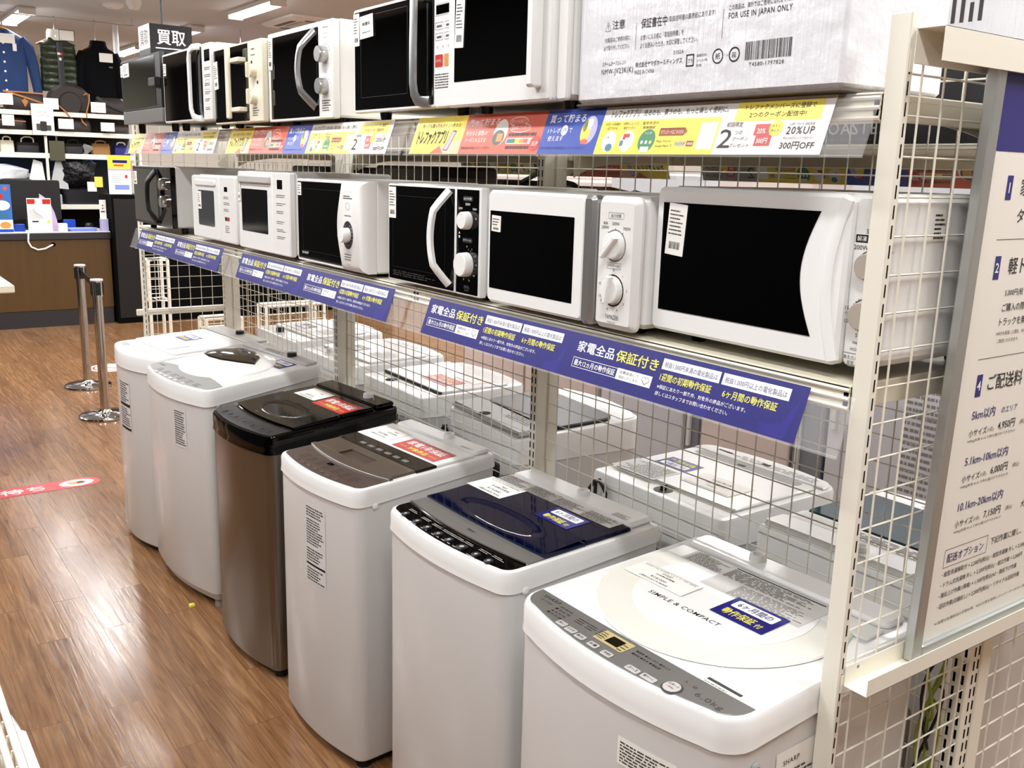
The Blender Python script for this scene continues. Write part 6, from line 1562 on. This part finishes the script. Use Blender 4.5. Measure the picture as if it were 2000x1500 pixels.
b.build('lit_strip', sh)
def blob(name, label, cat, c, r, m, n=14, seed=1, group=None, squash=None):
    rnd = random.Random(seed); b = MB(); rings = []
    for j in range(1, 9):
        t = PI * j / 9; rr = []
        for i in range(n):
            a = 2 * PI * i / n; k = 1 + 0.16 * math.sin(3 * a + seed + j) + 0.10 * rnd.uniform(-1, 1)
            rr.append((c[0] + r[0] * math.sin(t) ** 0.8 * math.cos(a) * k, c[1] + r[1] * math.sin(t) ** 0.8 * math.sin(a) * k, max(c[2] - r[2] * 0.98, c[2] - r[2] * math.cos(t) * (1 + 0.05 * math.sin(5 * a)))))
        rings.append(rr)
    b.loft(rings, m); o = b.build(name); tag(o, label, cat, group); return o
blob('plastic_bag', 'black plastic bag full of things on the staff shelf', 'bag', (-11.40, 1.14, 1.60), (0.13, 0.23, 0.19), 'bag_black', 18, 3)
b = MB(); b.lathe([(0.03, 0), (0.05, 0.04), (0.02, 0.09), (0.06, 0.15), (0.05, 0.18), (0, 0.17)], (-11.33, 1.24, 1.775 - 0.04), (0.1, 0.3, 1), 'clear', 12)
tag(b.build('bag_top'), 'clear twisted plastic bag top above the black bag', 'bag')
t = thing('storage_bin', 'dark storage bin with papers below the black plastic bag', 'bin', (-11.42, 1.22, 1.2305))
b = MB(); b.loft([[(p[0] * f, p[1] * f, h) for p in rrect(-0.15, 0.15, -0.24, 0.24, 0.03, 3)] for f, h in ((0.85, 0), (1.0, 0.17))], 'charcoal'); b.build('bin_body', t)
b = MB(); b.box(0.152, 0.156, 0.02, 0.12, 0.15, 0.26, 'paper', 0.001); b.box(0.158, 0.162, 0.10, 0.19, 0.20, 0.32, 'tag_yellow', 0.001); b.build('paper_slip', t)
blob('plastic_bag', 'white plastic bag on the left end of the staff shelf', 'bag', (-11.40, 0.30, 1.555), (0.15, 0.34, 0.12), 'bag_white', 16, 5)
b = MB(); b.box(-11.50, -11.30, 0.0, 0.80, 1.2305, 1.43, 'charcoal', 0.02); tag(b.build('printer'), 'dark printer under the white plastic bag', 'printer')
b = MB(); b.box(-11.45, -11.28, 0.855, 0.965, 1.2305, 1.345, 'grey_box', 0.01); tag(b.build('grey_box'), 'light grey open box on the staff shelf left of the dark bin', 'box')
blob('cloth_bundle', 'crumpled grey cloth bundle in the light grey box', 'cloth', (-11.36, 0.90, 1.402), (0.06, 0.05, 0.055), 'mid_grey', 12, 7)
for k, (y, lab, m) in enumerate(((0.62, 'white hanging paper sheet left of the slotted post', 'paper'), (0.85, 'grey hanging paper sheet right of the slotted post', 'light_grey'))):
    b = MB(); b.slab([(y, 1.42), (y + 0.20, 1.40), (y + 0.17, 1.70), (y + 0.08, 1.73)], -11.335 + 0.01 * k, -11.331 + 0.01 * k, m, 'x', 0.001); tag(b.build('paper_sheet'), lab, 'paper')
t = thing('office_chair', 'dark brown office chair back behind the counter', 'chair', (-11.02, 0.48, 0))
b = MB(); b.slab(rrect(-0.28, 0.24, 0.95, 1.52, 0.16, 6), -0.04, 0.04, 'leather_brown', 'x', 0.02); b.build('backrest', t)
b = MB(); b.box(-0.22, 0.22, -0.24, 0.24, 0.45, 0.54, 'leather_brown', 0.03); b.build('seat', t)
b = MB(); b.cyl((0, 0, 0.08), (0, 0, 0.46), 0.03, 'black_plastic', 12)
for k in range(5): b.cyl((0, 0, 0.09), (0.22 * math.cos(k * 1.257), 0.22 * math.sin(k * 1.257), 0.05), 0.018, 'black_plastic', 8); b.lathe([(0, 0), (0.025, 0), (0.025, 0.05), (0, 0.05)], (0.22 * math.cos(k * 1.257), 0.22 * math.sin(k * 1.257), 0), Z1, 'rubber', 8)
b.box(-0.04, 0.02, -0.03, 0.03, 0.5, 1.0, 'black_plastic', 0.004); b.build('base', t)
# upright handbags and cases on the 1.80 board
def handbag(name, label, y, z, wd, h, dp, m, hm, x=-11.45, tall=0.1):
    t = thing(name, label, 'bag', (x, y, z + 0.0005), 0, 'bags on the staff shelf')
    b = MB(); b.loft([[(p[0] * f, p[1] * f2, h * k) for p in rrect(-dp / 2, dp / 2, -wd / 2, wd / 2, 0.02, 3)] for f, f2, k in ((0.95, 0.97, 0), (1, 1, 0.1), (0.9, 1.0, 0.7), (0.45, 0.93, 1.0))], m); b.build('bag_body', t)
    b = MB(); b.tube([(0.01, -wd * 0.28, h * 0.98), (0.02, -wd * 0.26, h + tall * 0.7), (0.02, -wd * 0.12, h + tall), (0.02, wd * 0.12, h + tall), (0.02, wd * 0.26, h + tall * 0.7), (0.01, wd * 0.28, h * 0.98)], 0.008, hm, 7); b.build('handle', t)
handbag('handbag', 'small cream bag at the left end below the bag display', 0.46, 1.80, 0.14, 0.13, 0.10, 'cream', 'cream', tall=0.04)
handbag('handbag', 'dark bag with white looped handle below the bag display', 0.67, 1.80, 0.23, 0.115, 0.12, 'charcoal', 'white_satin', tall=0.06)
b = MB(); b.box(-11.25, -11.235, 0.86, 1.02, 1.72, 1.94, 'olive', 0.004); b.box(-11.245, -11.238, 0.93, 0.95, 1.93, 1.99, 'olive', 0.001); tag(b.build('olive_pouch'), 'flat olive grey pouch hanging in front of the lit shelf', 'pouch')
handbag('handbag', 'dark box bag right of the olive pouch', 1.15, 1.80, 0.20, 0.12, 0.12, 'charcoal', 'black_plastic', tall=0.04)
handbag('handbag', 'tan brown box bag near the far gondola post', 1.45, 1.80, 0.20, 0.13, 0.12, 'kraft', 'leather_tan', tall=0.03)
handbag('handbag', 'navy bag beside the tan brown box bag', 1.68, 1.80, 0.16, 0.12, 0.12, 'ink_navy', 'white_satin', tall=0.03)
# brown patterned leather bags on the two display boards
GBAG = 'brown leather bags on display'
def soft_bag(label, y, z, wd, h, m='leather_dark', x=-11.40, dp=0.16, top=0.75):
    t = thing('leather_bag', label, 'bag', (x, y, z + 0.0005), 0, GBAG)
    b = MB(); b.loft([[(p[0] * f, p[1] * f2, h * k) for p in rrect(-dp / 2, dp / 2, -wd / 2, wd / 2, 0.05, 4)] for f, f2, k in ((0.9, 0.94, 0), (1, 1, 0.12), (0.98, 1.0, 0.5), (0.8, 0.95, 0.8), (0.35, top, 1.0))], m); b.build('bag_body', t)
    return t
t = soft_bag('brown leather bag with tan trim and tan leather drop, upper display board', 0.66, 2.26, 0.42, 0.20, x=-11.385, dp=0.14)
b = MB(); b.sweep([(0.06, -0.21, 0.20), (0.075, 0.0, 0.14), (0.07, 0.20, 0.08)], 0.010, 0.003, 'leather_tan', up=(1, 0, 0)); b.sweep([(0.05, -0.20, 0.195), (0.05, 0.2, 0.19)], 0.008, 0.003, 'leather_tan', up=(1, 0, 0)); b.build('strap', t)
b = MB(); b.slab([(0.0, 0.03), (0.035, 0.10), (0.0, 0.13), (-0.035, 0.10)], 0.074, 0.082, 'leather_tan', 'x', 0.002); b.build('leather_drop', t)
t = thing('leather_bag', 'round topped brown leather backpack with pale drawstring, middle of upper display board', 'bag', (-11.385, 1.13, 2.2605), 0, GBAG)
b = MB(); b.slab([(0.22, 0.0)] + circ(0, 0.13, 0.23, 0.19, 22, 0, 180) + [(-0.22, 0.0)], -0.09, 0.06, 'leather_dark', 'x', 0.03); b.build('bag_body', t)
b = MB(); b.slab(circ(0.0, 0.10, 0.12, 0.13, 24), 0.055, 0.085, 'leather_brown', 'x', 0.01); b.build('front_pocket', t)
b = MB(); b.tube([(0.10, 0.14, 0.20), (0.11, 0.17, 0.22), (0.11, 0.20, 0.21), (0.11, 0.19, 0.12), (0.11, 0.16, 0.02), (0.13, 0.15, -0.05)], 0.008, 'leather_tan', 6); b.build('drawstring', t)
b = MB(); b.tube([(0.10, -0.20, 0.14), (0.10, -0.12, 0.06), (0.11, -0.06, 0.0), (0.13, -0.02, -0.06)], 0.008, 'leather_tan', 6); b.build('drawstring', t)
t = soft_bag('flat brown leather shoulder bag, right end of upper display board', 1.57, 2.26, 0.36, 0.19, x=-11.385, dp=0.13)
b = MB(); b.sweep([(0.05, -0.15, 0.19), (0.08, -0.02, 0.10), (0.07, 0.17, 0.03)], 0.016, 0.003, 'leather_brown', up=(1, 0, 0)); b.build('strap', t)
t = soft_bag('brown leather bag behind the price card, left end of lower display board', 0.50, 2.045, 0.34, 0.14, x=-11.42, dp=0.13)
b = MB(); b.sweep([(0.06, -0.16, 0.105), (0.06, 0.16, 0.095)], 0.007, 0.003, 'leather_tan', up=(1, 0, 0)); b.build('strap', t)
t = soft_bag('brown leather bag with hanging tan cords, right part of lower display board', 1.17, 2.045, 0.36, 0.165, x=-11.42, dp=0.13)
b = MB(); b.tube([(0.07, -0.03, 0.17), (0.085, -0.035, 0.12), (0.085, -0.05, 0.09)], 0.009, 'leather_tan', 6); b.build('drawstring', t)
b = MB(); b.tube([(0.07, 0.07, 0.17), (0.085, 0.08, 0.12), (0.085, 0.12, 0.08)], 0.009, 'leather_tan', 6); b.build('drawstring', t)
t = soft_bag('brown leather bag partly hidden by the far gondola post', 1.66, 2.045, 0.22, 0.10, x=-11.42, dp=0.13)
def card(y0, y1, z0, z1, x, label, txt=None):
    t = thing('price_card', label, 'price card', (x, y0, z0), 0, 'price cards by the bags')
    b = MB(); W, H = y1 - y0, z1 - z0; b.box(0, 0.003, 0, W, 0, H, 'paper', 0.0005); O_ = (0.003, 0, 0)
    if txt:
        b.text('LOUIS', W / 2, H * 0.70, H * 0.07, O_, Y1, Z1, 'ink_grey', 0.0006, 0, W * 0.4, align='c'); b.text('VUITTON', W / 2, H * 0.58, H * 0.07, O_, Y1, Z1, 'ink_grey', 0.0006, 0, W * 0.55, align='c')
        b.flat(rrect(W * 0.18, W * 0.42, H * 0.14, H * 0.36, 0.01), O_, Y1, Z1, 'ink_soft', 0.0006); b.flat(rrect(W * 0.36, W * 0.66, H * 0.12, H * 0.44, 0.01), O_, Y1, Z1, 'leather_dark', 0.0009); b.flat(rrect(W * 0.60, W * 0.86, H * 0.14, H * 0.32, 0.01), O_, Y1, Z1, 'ink_soft', 0.0006)
    else: b.lines(W * 0.12, H * 0.2, W * 0.76, H * 0.6, 5, O_, Y1, Z1, 'light_grey', 0.0006)
    b.build('card', t)
    b = MB(); b.box(-0.03, 0.0, W * 0.42, W * 0.58, -0.012, 0.004, 'charcoal', 0.001); b.build('clip', t)
card(0.70, 0.925, 2.0, 2.335, -11.22, 'tall white card showing small bags, in front of the bag display', True)
card(0.40, 0.535, 2.31, 2.43, -11.27, 'white price card at the left end of the upper display board')
card(0.84, 0.995, 2.285, 2.405, -11.27, 'white price card in front of the round brown backpack')
card(1.34, 1.50, 2.275, 2.39, -11.28, 'white price card in front of the flat brown shoulder bag')
card(0.40, 0.52, 2.085, 2.20, -11.20, 'white price card at the left end of the lower display board')
card(0.965, 1.125, 2.075, 2.185, -11.20, 'white price card beside the tan cords')
card(1.415, 1.565, 2.068, 2.165, -11.20, 'white price card right of the tan cords')

# ------------------------------------------------------------------ clothes hung above
rail = thing('clothes_rail', 'thin clothes rail hung from the ceiling above the staff shelf', 'rail', (-11.60, 0, 0))
b = MB(); b.tube([(0, -1.4, 3.31), (0, 1.95, 3.31)], 0.008, 'light_grey', 8); b.build('rail_bar', rail)
for y in (-0.6, 0.72, 1.93):
    b = MB(); b.tube([(0, y, 3.31), (0, y, CEIL)], 0.005, 'light_grey', 6); b.build('hanger_rod', rail)
def hanger(y, ztop, label, wd=0.20, m='leather_tan'):
    t = thing('clothes_hanger', label, 'clothes hanger', (-11.60, y, 0), 0, 'clothes hangers')
    b = MB(); b.tube([(0.0, -0.006, 3.322), (0.0, 0.012, 3.318), (0.0, 0.016, 3.295), (0, 0.0, 3.27), (0, 0, ztop + 0.02)], 0.005, 'chrome', 6); b.build('hook', t)
    b = MB(); b.tube([(0, -wd, ztop - 0.075), (0, -0.05, ztop + 0.005), (0, 0, ztop + 0.02), (0, 0.05, ztop + 0.005), (0, wd, ztop - 0.075)], 0.012, m, 8); b.build('hanger_arm', t)
def torso(t, secs, m, name, n=24, fold=0.0):
    b = MB(); rings = []
    for z, hw, hd in secs:
        rings.append([(hd * math.copysign(abs(math.cos(a)) ** 0.8, math.cos(a)) + fold * math.sin(9 * a + z * 3), hw * math.copysign(abs(math.sin(a)) ** 0.75, math.sin(a)), z) for a in [2 * PI * i / n for i in range(n)]])
    b.loft(rings, m); return b.build(name, t)
def sleeve(t, pts, rads, m):
    b = MB(); b.tube(pts, 0.05, m, 10, rads=rads); b.build('sleeve', t)
hanger(0.52, 3.13, 'hanger of the blue shirt', m='sign_tan')
t = thing('shirt', 'blue denim shirt with white buttons hanging at the left edge', 'shirt', (-11.60, 0.52, 0))
torso(t, [(2.43, 0.23, 0.07), (2.6, 0.235, 0.075), (2.85, 0.235, 0.08), (2.99, 0.235, 0.075), (3.06, 0.20, 0.06), (3.10, 0.12, 0.05), (3.13, 0.07, 0.05)], 'blue_cloth', 'shirt_body', fold=0.004)
for s in (-1, 1): sleeve(t, [(0, s * 0.19, 3.05), (0, s * 0.26, 2.95), (0.01, s * 0.30, 2.75), (0.015, s * 0.325, 2.52), (0.015, s * 0.335, 2.36)], [0.05, 0.065, 0.06, 0.05, 0.042], 'blue_cloth')
b = MB(); b.sweep([(0.045, -0.06, 3.12), (0.075, -0.02, 3.06), (0.08, 0.0, 3.03)], 0.02, 0.004, 'blue_cloth', up=(1, 0, 0)); b.sweep([(0.045, 0.06, 3.12), (0.075, 0.02, 3.06), (0.08, 0.0, 3.03)], 0.02, 0.004, 'blue_cloth', up=(1, 0, 0)); b.build('collar', t)
for k in range(6):
    b = MB(); b.lathe([(0, 0), (0.012, 0), (0.012, 0.004), (0, 0.005)], (0.083, 0.0, 2.98 - k * 0.10), X1, 'white_gloss', 10); b.build('button', t)
b = MB(); b.box(0.09, 0.094, -0.08, 0.12, 2.98, 3.08, 'paper', 0.001); b.box(0.10, 0.104, 0.09, 0.13, 2.90, 2.98, 'paper', 0.001); b.build('price_tag', t)
hanger(1.07, 3.08, 'hanger of the green vest')
t = thing('puffer_vest', 'dark green quilted puffer vest hanging beside the blue shirt', 'vest', (-11.60, 1.09, 0))
secs = []
for k in range(7):
    z0 = 2.50 + k * 0.075
    hw = 0.20 if k < 5 else 0.19
    for f, g in ((0.0, 0.90), (0.2, 1.0), (0.5, 1.05), (0.8, 1.0)): secs.append((z0 + 0.075 * f, hw * (0.97 + 0.03 * g), 0.085 * g))
secs += [(3.03, 0.20, 0.07), (3.055, 0.12, 0.06), (3.10, 0.10, 0.06), (3.14, 0.085, 0.055)]
torso(t, secs, 'green_puffer', 'vest_body')
b = MB(); b.loft([[(0.062 * math.cos(a) * f, 0.10 * math.sin(a) * f, z) for a in [2 * PI * i / 20 for i in range(20)]] for z, f in ((3.06, 1.05), (3.10, 1.12), (3.15, 1.05), (3.18, 0.95))], 'lid_cream'); b.build('collar', t)
b = MB(); b.box(0.085, 0.097, -0.03, 0.04, 2.50, 3.04, 'black_plastic', 0.004); b.build('placket', t)
b = MB(); b.box(0.098, 0.102, -0.025, 0.005, 2.90, 2.925, 'paper', 0.001); b.box(0.098, 0.102, 0.005, 0.03, 2.90, 2.925, 'sign_red', 0.001); b.box(0.098, 0.102, -0.01, 0.015, 2.84, 2.87, 'paper', 0.001); b.build('badge', t)
b = MB(); b.box(0.12, 0.124, 0.0, 0.165, 3.055, 3.175, 'paper', 0.001); b.frame(0.0, 0.165, 3.055, 3.175, 0.006, (0.124, 0, 0), Y1, Z1, 'ink', 0.0005); b.build('price_tag', t)
hanger(1.50, 3.03, 'hanger of the navy jacket')
t = thing('jacket', 'navy black zip jacket hanging behind the brown leather bags', 'jacket', (-11.60, 1.53, 0))
torso(t, [(2.40, 0.19, 0.07), (2.6, 0.195, 0.075), (2.82, 0.20, 0.08), (2.93, 0.20, 0.075), (2.99, 0.17, 0.06), (3.02, 0.11, 0.055), (3.07, 0.085, 0.05)], 'navy_cloth', 'jacket_body', fold=0.003)
for s in (-1, 1): sleeve(t, [(0, s * 0.17, 2.97), (0, s * 0.19, 2.88), (0.01, s * 0.215, 2.70), (0.015, s * 0.23, 2.48), (0.015, s * 0.235, 2.30)], [0.05, 0.07, 0.062, 0.052, 0.045], 'navy_cloth')
b = MB(); b.loft([[(0.055 * math.cos(a) * f, 0.085 * math.sin(a) * f, z) for a in [2 * PI * i / 18 for i in range(18)]] for z, f in ((3.02, 1.1), (3.06, 1.12), (3.10, 1.0))], 'navy_cloth'); b.build('collar', t)
b = MB(); b.box(0.095, 0.099, -0.015, 0.135, 2.86, 2.96, 'paper', 0.001); b.build('price_tag', t)
b = MB(); b.box(0.088, 0.091, 0.09, 0.13, 2.80, 2.815, 'ink_grey', 0.0005); b.build('badge', t)

# ------------------------------------------------------------------ hanging box sign, ceiling fittings
t = thing('hanging_sign', 'black and white box sign hanging from the ceiling on a thin black rod', 'hanging sign', (-8.2, 1.20, 2.55))
b = MB(); b.box(-0.36, 0.0, 0.0, 0.37, 0.0, 0.37, 'black_plastic', 0.003)
O_ = (0.0, 0, 0)
b.text('買取', 0.185, 0.20, 0.125, O_, Y1, Z1, 'ink_white', 0.001, 0.03, 0.25, align='c'); b.flat(((0.045, 0.165), (0.325, 0.165), (0.325, 0.174), (0.045, 0.174)), O_, Y1, Z1, 'ink_white', 0.001); b.text('カウンター', 0.185, 0.06, 0.06, O_, Y1, Z1, 'ink_white', 0.001, 0.02, 0.25, align='c'); b.build('sign_box', t)
b = MB(); b.flat(((-0.36, 0.165), (0.0, 0.165), (0.0, 0.37), (-0.36, 0.37)), (0, -0.0005, 0), X1, Z1, 'paper', 0.0006); b.text('買取', -0.18, 0.20, 0.125, (0, -0.0012, 0), X1, Z1, 'ink_grey', 0.0006, 0.03, 0.25, align='c'); b.build('side_face', t)
b = MB(); b.cyl((-0.18, 0.16, 0.37), (-0.18, 0.16, CEIL - 2.55), 0.008, 'black_plastic', 8); b.build('hanging_rod', t)
def ac(x, y, label):
    t = thing('ceiling_air_conditioner', label, 'air conditioner', (x, y, CEIL))
    b = MB(); b.loft([[(p[0] * f, p[1] * f, h) for p in rrect(-0.48, 0.48, -0.48, 0.48, 0.03, 3)] for f, h in ((1.0, -0.001), (1.0, -0.02), (0.9, -0.045), (0.62, -0.045), (0.60, -0.035))], 'white_satin'); b.build('panel', t)
    for a in range(4):
        c, s = math.cos(a * PI / 2), math.sin(a * PI / 2)
        q = MB(); q.box(-0.27, 0.27, 0.335, 0.40, -0.049, -0.046, 'charcoal', 0.001); q.v = [(c * v[0] - s * v[1], s * v[0] + c * v[1], v[2]) for v in q.v]; q.build('vent', t)
    b = MB(); b.box(-0.26, 0.26, -0.26, 0.26, -0.048, -0.036, 'light_grey', 0.003); b.build('grille', t)
ac(-10.35, 3.70, 'square ceiling air conditioner beside the largest lamp in view')
def disc(x, y, r, h, label, name):
    b = MB(); b.lathe([(0, 0), (r * 0.6, 0), (r * 0.95, h * 0.45), (r, h * 0.6), (r, h), (0, h)], (x, y, CEIL - h - 0.0005), Z1, 'white_satin', 24); tag(b.build(name), label, 'detector')
disc(-10.65, 1.50, 0.11, 0.05, 'round white ceiling smoke detector, left one', 'smoke_detector'); disc(-10.2, 1.60, 0.075, 0.10, 'small white ceiling speaker right of the smoke detector', 'ceiling_speaker')
disc(-8.6, 1.55, 0.13, 0.09, 'white round ceiling fitting above the hanging sign', 'ceiling_fitting')
b = MB(); b.cyl((-12.2, 1.88, 2.2), (-12.2, 1.88, CEIL - 0.001), 0.035, 'white_satin', 14); b.lathe([(0.035, 0), (0.075, 0.02), (0.075, 0.024), (0, 0.024)], (-12.2, 1.88, CEIL - 0.026), Z1, 'white_satin', 18); b.cyl((-12.2, 1.88, 0.0), (-12.2, 1.88, 2.25), 0.035, 'white_satin', 14); tag(b.build('ceiling_pipe'), 'white upright pipe reaching the ceiling right of the navy jacket', 'pipe')
t = thing('garment', 'blue top on a white hanger showing behind the far upper ovens', 'garment', (-11.6, 3.25, 0))
torso(t, [(2.3, 0.22, 0.07), (2.6, 0.22, 0.07), (2.85, 0.22, 0.07), (2.93, 0.16, 0.05), (2.97, 0.07, 0.04)], 'sign_royal', 'garment_body')
b = MB(); b.tube([(0, 0, 2.96), (0, 0.0, 3.10), (0, 0.0, CEIL)], 0.005, 'chrome', 6); b.build('hook', t)

# ------------------------------------------------------------------ floor stickers
t = thing('floor_sticker', 'long red floor sticker with white oval in the aisle', 'floor sticker', (-4.62, -0.30, 0.0006), 0)
b = MB(); L_ = 1.0; Wd = 0.20
O_ = (0, 0, 0)
b.slab(rrect(-0.075, 0.075, -L_, 0.12, 0.074, 8), 0.0, 0.0008, 'floor_red', 'z', 0)
b.flat(circ(0, 0.0, 0.055, 0.088, 28), (0, 0, 0.0008), X1, Y1, 'ink_white', 0.0004); b.flat(circ(0.0, 0.0, 0.028, 0.05, 16), (0, 0, 0.0013), X1, Y1, 'sign_tan', 0.0003); b.flat(circ(0.0, 0.02, 0.018, 0.02, 12), (0, 0, 0.0018), X1, Y1, 'ink_soft', 0.0002)
XD, YD2 = (0, 1, 0), (-1, 0, 0)
b.text('お会計待ち', -0.72, -0.045, 0.085, (0, 0, 0.0008), (0, 1, 0), (-1, 0, 0), 'ink_white', 0.0004, 0.02, 0.56)
b.build('sticker_sheet', t)
t = thing('floor_sticker', 'white round floor sticker with red ring by the belt posts', 'floor sticker', (-7.70, 0.58, 0.0006), 0)
b = MB(); b.slab(circ(0, 0, 0.17, n=32), 0, 0.0008, 'paper', 'z', 0); b.ring(0, 0, 0.12, 0.14, (0, 0, 0.0008), X1, Y1, 'ink_red', 0.0004); b.flat(((-0.10, -0.012), (0.10, -0.012), (0.10, 0.012), (-0.10, 0.012)), (0, 0, 0.0012), (0.7, 0.7, 0), (-0.7, 0.7, 0), 'ink_red', 0.0003); b.build('sticker_sheet', t)
b = MB(); b.loft([[(-2.78 + p[0] * f, -0.235 + p[1] * f, h) for p in ((-0.012, -0.010), (0.014, -0.012), (0.010, 0.011), (-0.009, 0.013))] for f, h in ((1, 0.0005), (0.9, 0.008), (0.4, 0.012))], 'tag_yellow'); tag(b.build('paper_scrap'), 'tiny yellow scrap on the floor beside the washing machines', 'scrap')

# ------------------------------------------------------------------ left edge: table corner and white rack
t = thing('display_table', 'white display table whose corner shows at the left edge before the counter', 'table', (-5.0, -0.50, 0))
b = MB(); b.slab([(0.0, 0.03), (0.0, -1.2), (-1.2, -1.2), (-1.2, 0.03)], 1.015, 1.06, 'cream', 'z', 0.006); b.build('table_top', t)
for x in (-0.06, -1.14):
    for y in (-1.14, -0.25):
        q = MB(); q.box(x - 0.02, x + 0.02, y - 0.02, y + 0.02, 0, 1.015, 'post_paint', 0.003); q.build('leg', t)

# ------------------------------------------------------------------ white basket wagon at the lower left corner
t = thing('basket_wagon', 'white tube framed basket wagon at the bottom left corner of the picture', 'wagon', (-0.25, -1.40, 0))
b = MB()
for yy in (0.293, 0.278): b.tube([(-0.85, yy, 0.80 - (0.293 - yy)), (0.45, yy, 0.80 - (0.293 - yy))], 0.0065, 'wire_white', 10)
for x in (-0.80, 0.40):
    for yy in (0.27, -0.25): b.tube([(x, yy, 0.0), (x, yy, 0.795)], 0.010, 'wire_white', 10)
b.tube([(-0.85, 0.293, 0.80), (-0.87, 0.27, 0.80), (-0.87, -0.25, 0.80), (-0.85, -0.27, 0.80), (0.45, -0.27, 0.80)], 0.0065, 'wire_white', 10); b.build('frame', t)
b = MB()
for k in range(26): b.tube([(-0.85 + k * 0.05, 0.285, 0.80), (-0.85 + k * 0.05, 0.285, 0.50), (-0.85 + k * 0.05, -0.26, 0.50), (-0.85 + k * 0.05, -0.26, 0.80)], 0.002, 'wire_white', 5)
for z in (0.56, 0.62, 0.68, 0.74): b.tube([(-0.85, 0.285, z), (0.45, 0.285, z)], 0.002, 'wire_white', 5)
b.build('basket', t)
b = MB(); b.slab([(-0.62, 0.300), (-0.59, 0.306), (-0.56, 0.308), (-0.555, 0.314), (-0.40, 0.316), (0.35, 0.316), (0.40, 0.300)], 0.70, 0.80, 'white_gloss', 'z', 0.004); b.build('card_holder', t)

# ------------------------------------------------------------------ fridges across the next aisle
GF = 'fridges across the next aisle'
def fridge(x0, x1, h, m, label, y=3.80, split=0.62):
    t = thing('fridge', label, 'fridge', (x0, y, 0), 0, GF)
    W = x1 - x0
    b = MB(); b.box(0.0, W, 0.05, 0.68, 0.02, h, m, 0.006); b.box(0.02, W - 0.02, 0.07, 0.66, 0.0, 0.03, 'black_plastic', 0.002); b.build('body', t)
    b = MB(); b.box(0.002, W - 0.002, 0.0, 0.048, 0.06, h * split - 0.006, m, 0.010); d = b.build('door', t)
    b = MB(); b.box(0.03, 0.05, -0.02, 0.0, h * split - 0.40, h * split - 0.05, 'light_grey', 0.004); b.build('handle', d)
    b = MB(); b.box(0.002, W - 0.002, 0.0, 0.048, h * split + 0.006, h, m, 0.010); d = b.build('door', t)
    b = MB(); b.box(0.03, 0.05, -0.02, 0.0, h * split + 0.05, h * split + 0.30, 'light_grey', 0.004); b.build('handle', d)
    return t
FY = 2.20
fridge(-4.590, -3.895, 1.72, 'fridge_pink', 'pale pinkish grey fridge farthest along the next aisle, with wood floor beyond', FY)
fridge(-3.880, -3.185, 1.70, 'fridge_pink', 'pale pinkish grey fridge left of the grey one in the next aisle', FY)
fridge(-3.150, -2.50, 1.75, 'fridge_grey', 'light grey fridge right of the middle slotted post', FY)
fridge(-2.485, -2.39, 1.60, 'fridge_steel', 'narrow steel grey cabinet between two pale fridges', FY, 0.5)
fridge(-2.375, -1.83, 1.75, 'fridge_pink', 'pale pinkish fridge behind the white machine with looped cord', FY)
fridge(-1.815, -1.655, 1.60, 'fridge_steel', 'narrow dark steel cabinet below the end of the blue rail', FY, 0.5)
t = fridge(-1.640, -1.00, 1.75, 'fridge_grey', 'light grey fridge with small print, through the near end mesh', FY)
b = MB(); b.lines(0.36, 0.45, 0.24, 0.62, 22, (0, -0.0005, 0), X1, Z1, 'ink_grey', 0.0005); b.build('warning_print', t)
fridge(-0.985, -0.30, 1.75, 'fridge_pink', 'pale fridge nearest along the next aisle', FY)

# ------------------------------------------------------------------ wire racks behind the far end of the gondola
def wire_rack(x, y, wd, dp, z0, z1, label):
    t = thing('wire_rack', label, 'rack', (x, y, 0), 0, 'white wire racks beyond the gondola')
    b = MB()
    for xx in (0, dp):
        for yy in (0, wd): b.tube([(xx, yy, 0), (xx, yy, z1)], 0.012, 'wire_white', 8)
    for z in (z0, z1):
        b.tube([(0, 0, z), (dp, 0, z), (dp, wd, z), (0, wd, z)], 0.010, 'wire_white', 8, closed=True)
    b.build('frame', t)
    b = MB(); n = int(wd / 0.045)
    for k in range(1, n): b.tube([(dp, wd * k / n, z0), (dp, wd * k / n, z1)], 0.0025, 'wire_white', 5); b.tube([(0, wd * k / n, z0), (dp, wd * k / n, z0)], 0.0025, 'wire_white', 5)
    n = int(dp / 0.045)
    for k in range(1, n): b.tube([(dp * k / n, 0, z0), (dp * k / n, 0, z1)], 0.0025, 'wire_white', 5)
    z = z0 + 0.05
    while z < z1: b.tube([(dp, 0, z), (dp, wd, z)], 0.0025, 'wire_white', 5); b.tube([(0, 0, z), (dp, 0, z)], 0.0025, 'wire_white', 5); z += 0.05
    b.build('basket', t)
wire_rack(-6.10, 0.49, 0.13, 0.16, 0.80, 1.08, 'small white wire rack standing behind the far end mesh panel')
wire_rack(-6.00, 0.84, 0.26, 0.16, 0.58, 0.66, 'low white wire tray stand behind the far end mesh panel')
wire_rack(-6.05, 1.30, 0.46, 0.16, 0.36, 0.72, 'white wire basket stand right of the far slotted post')
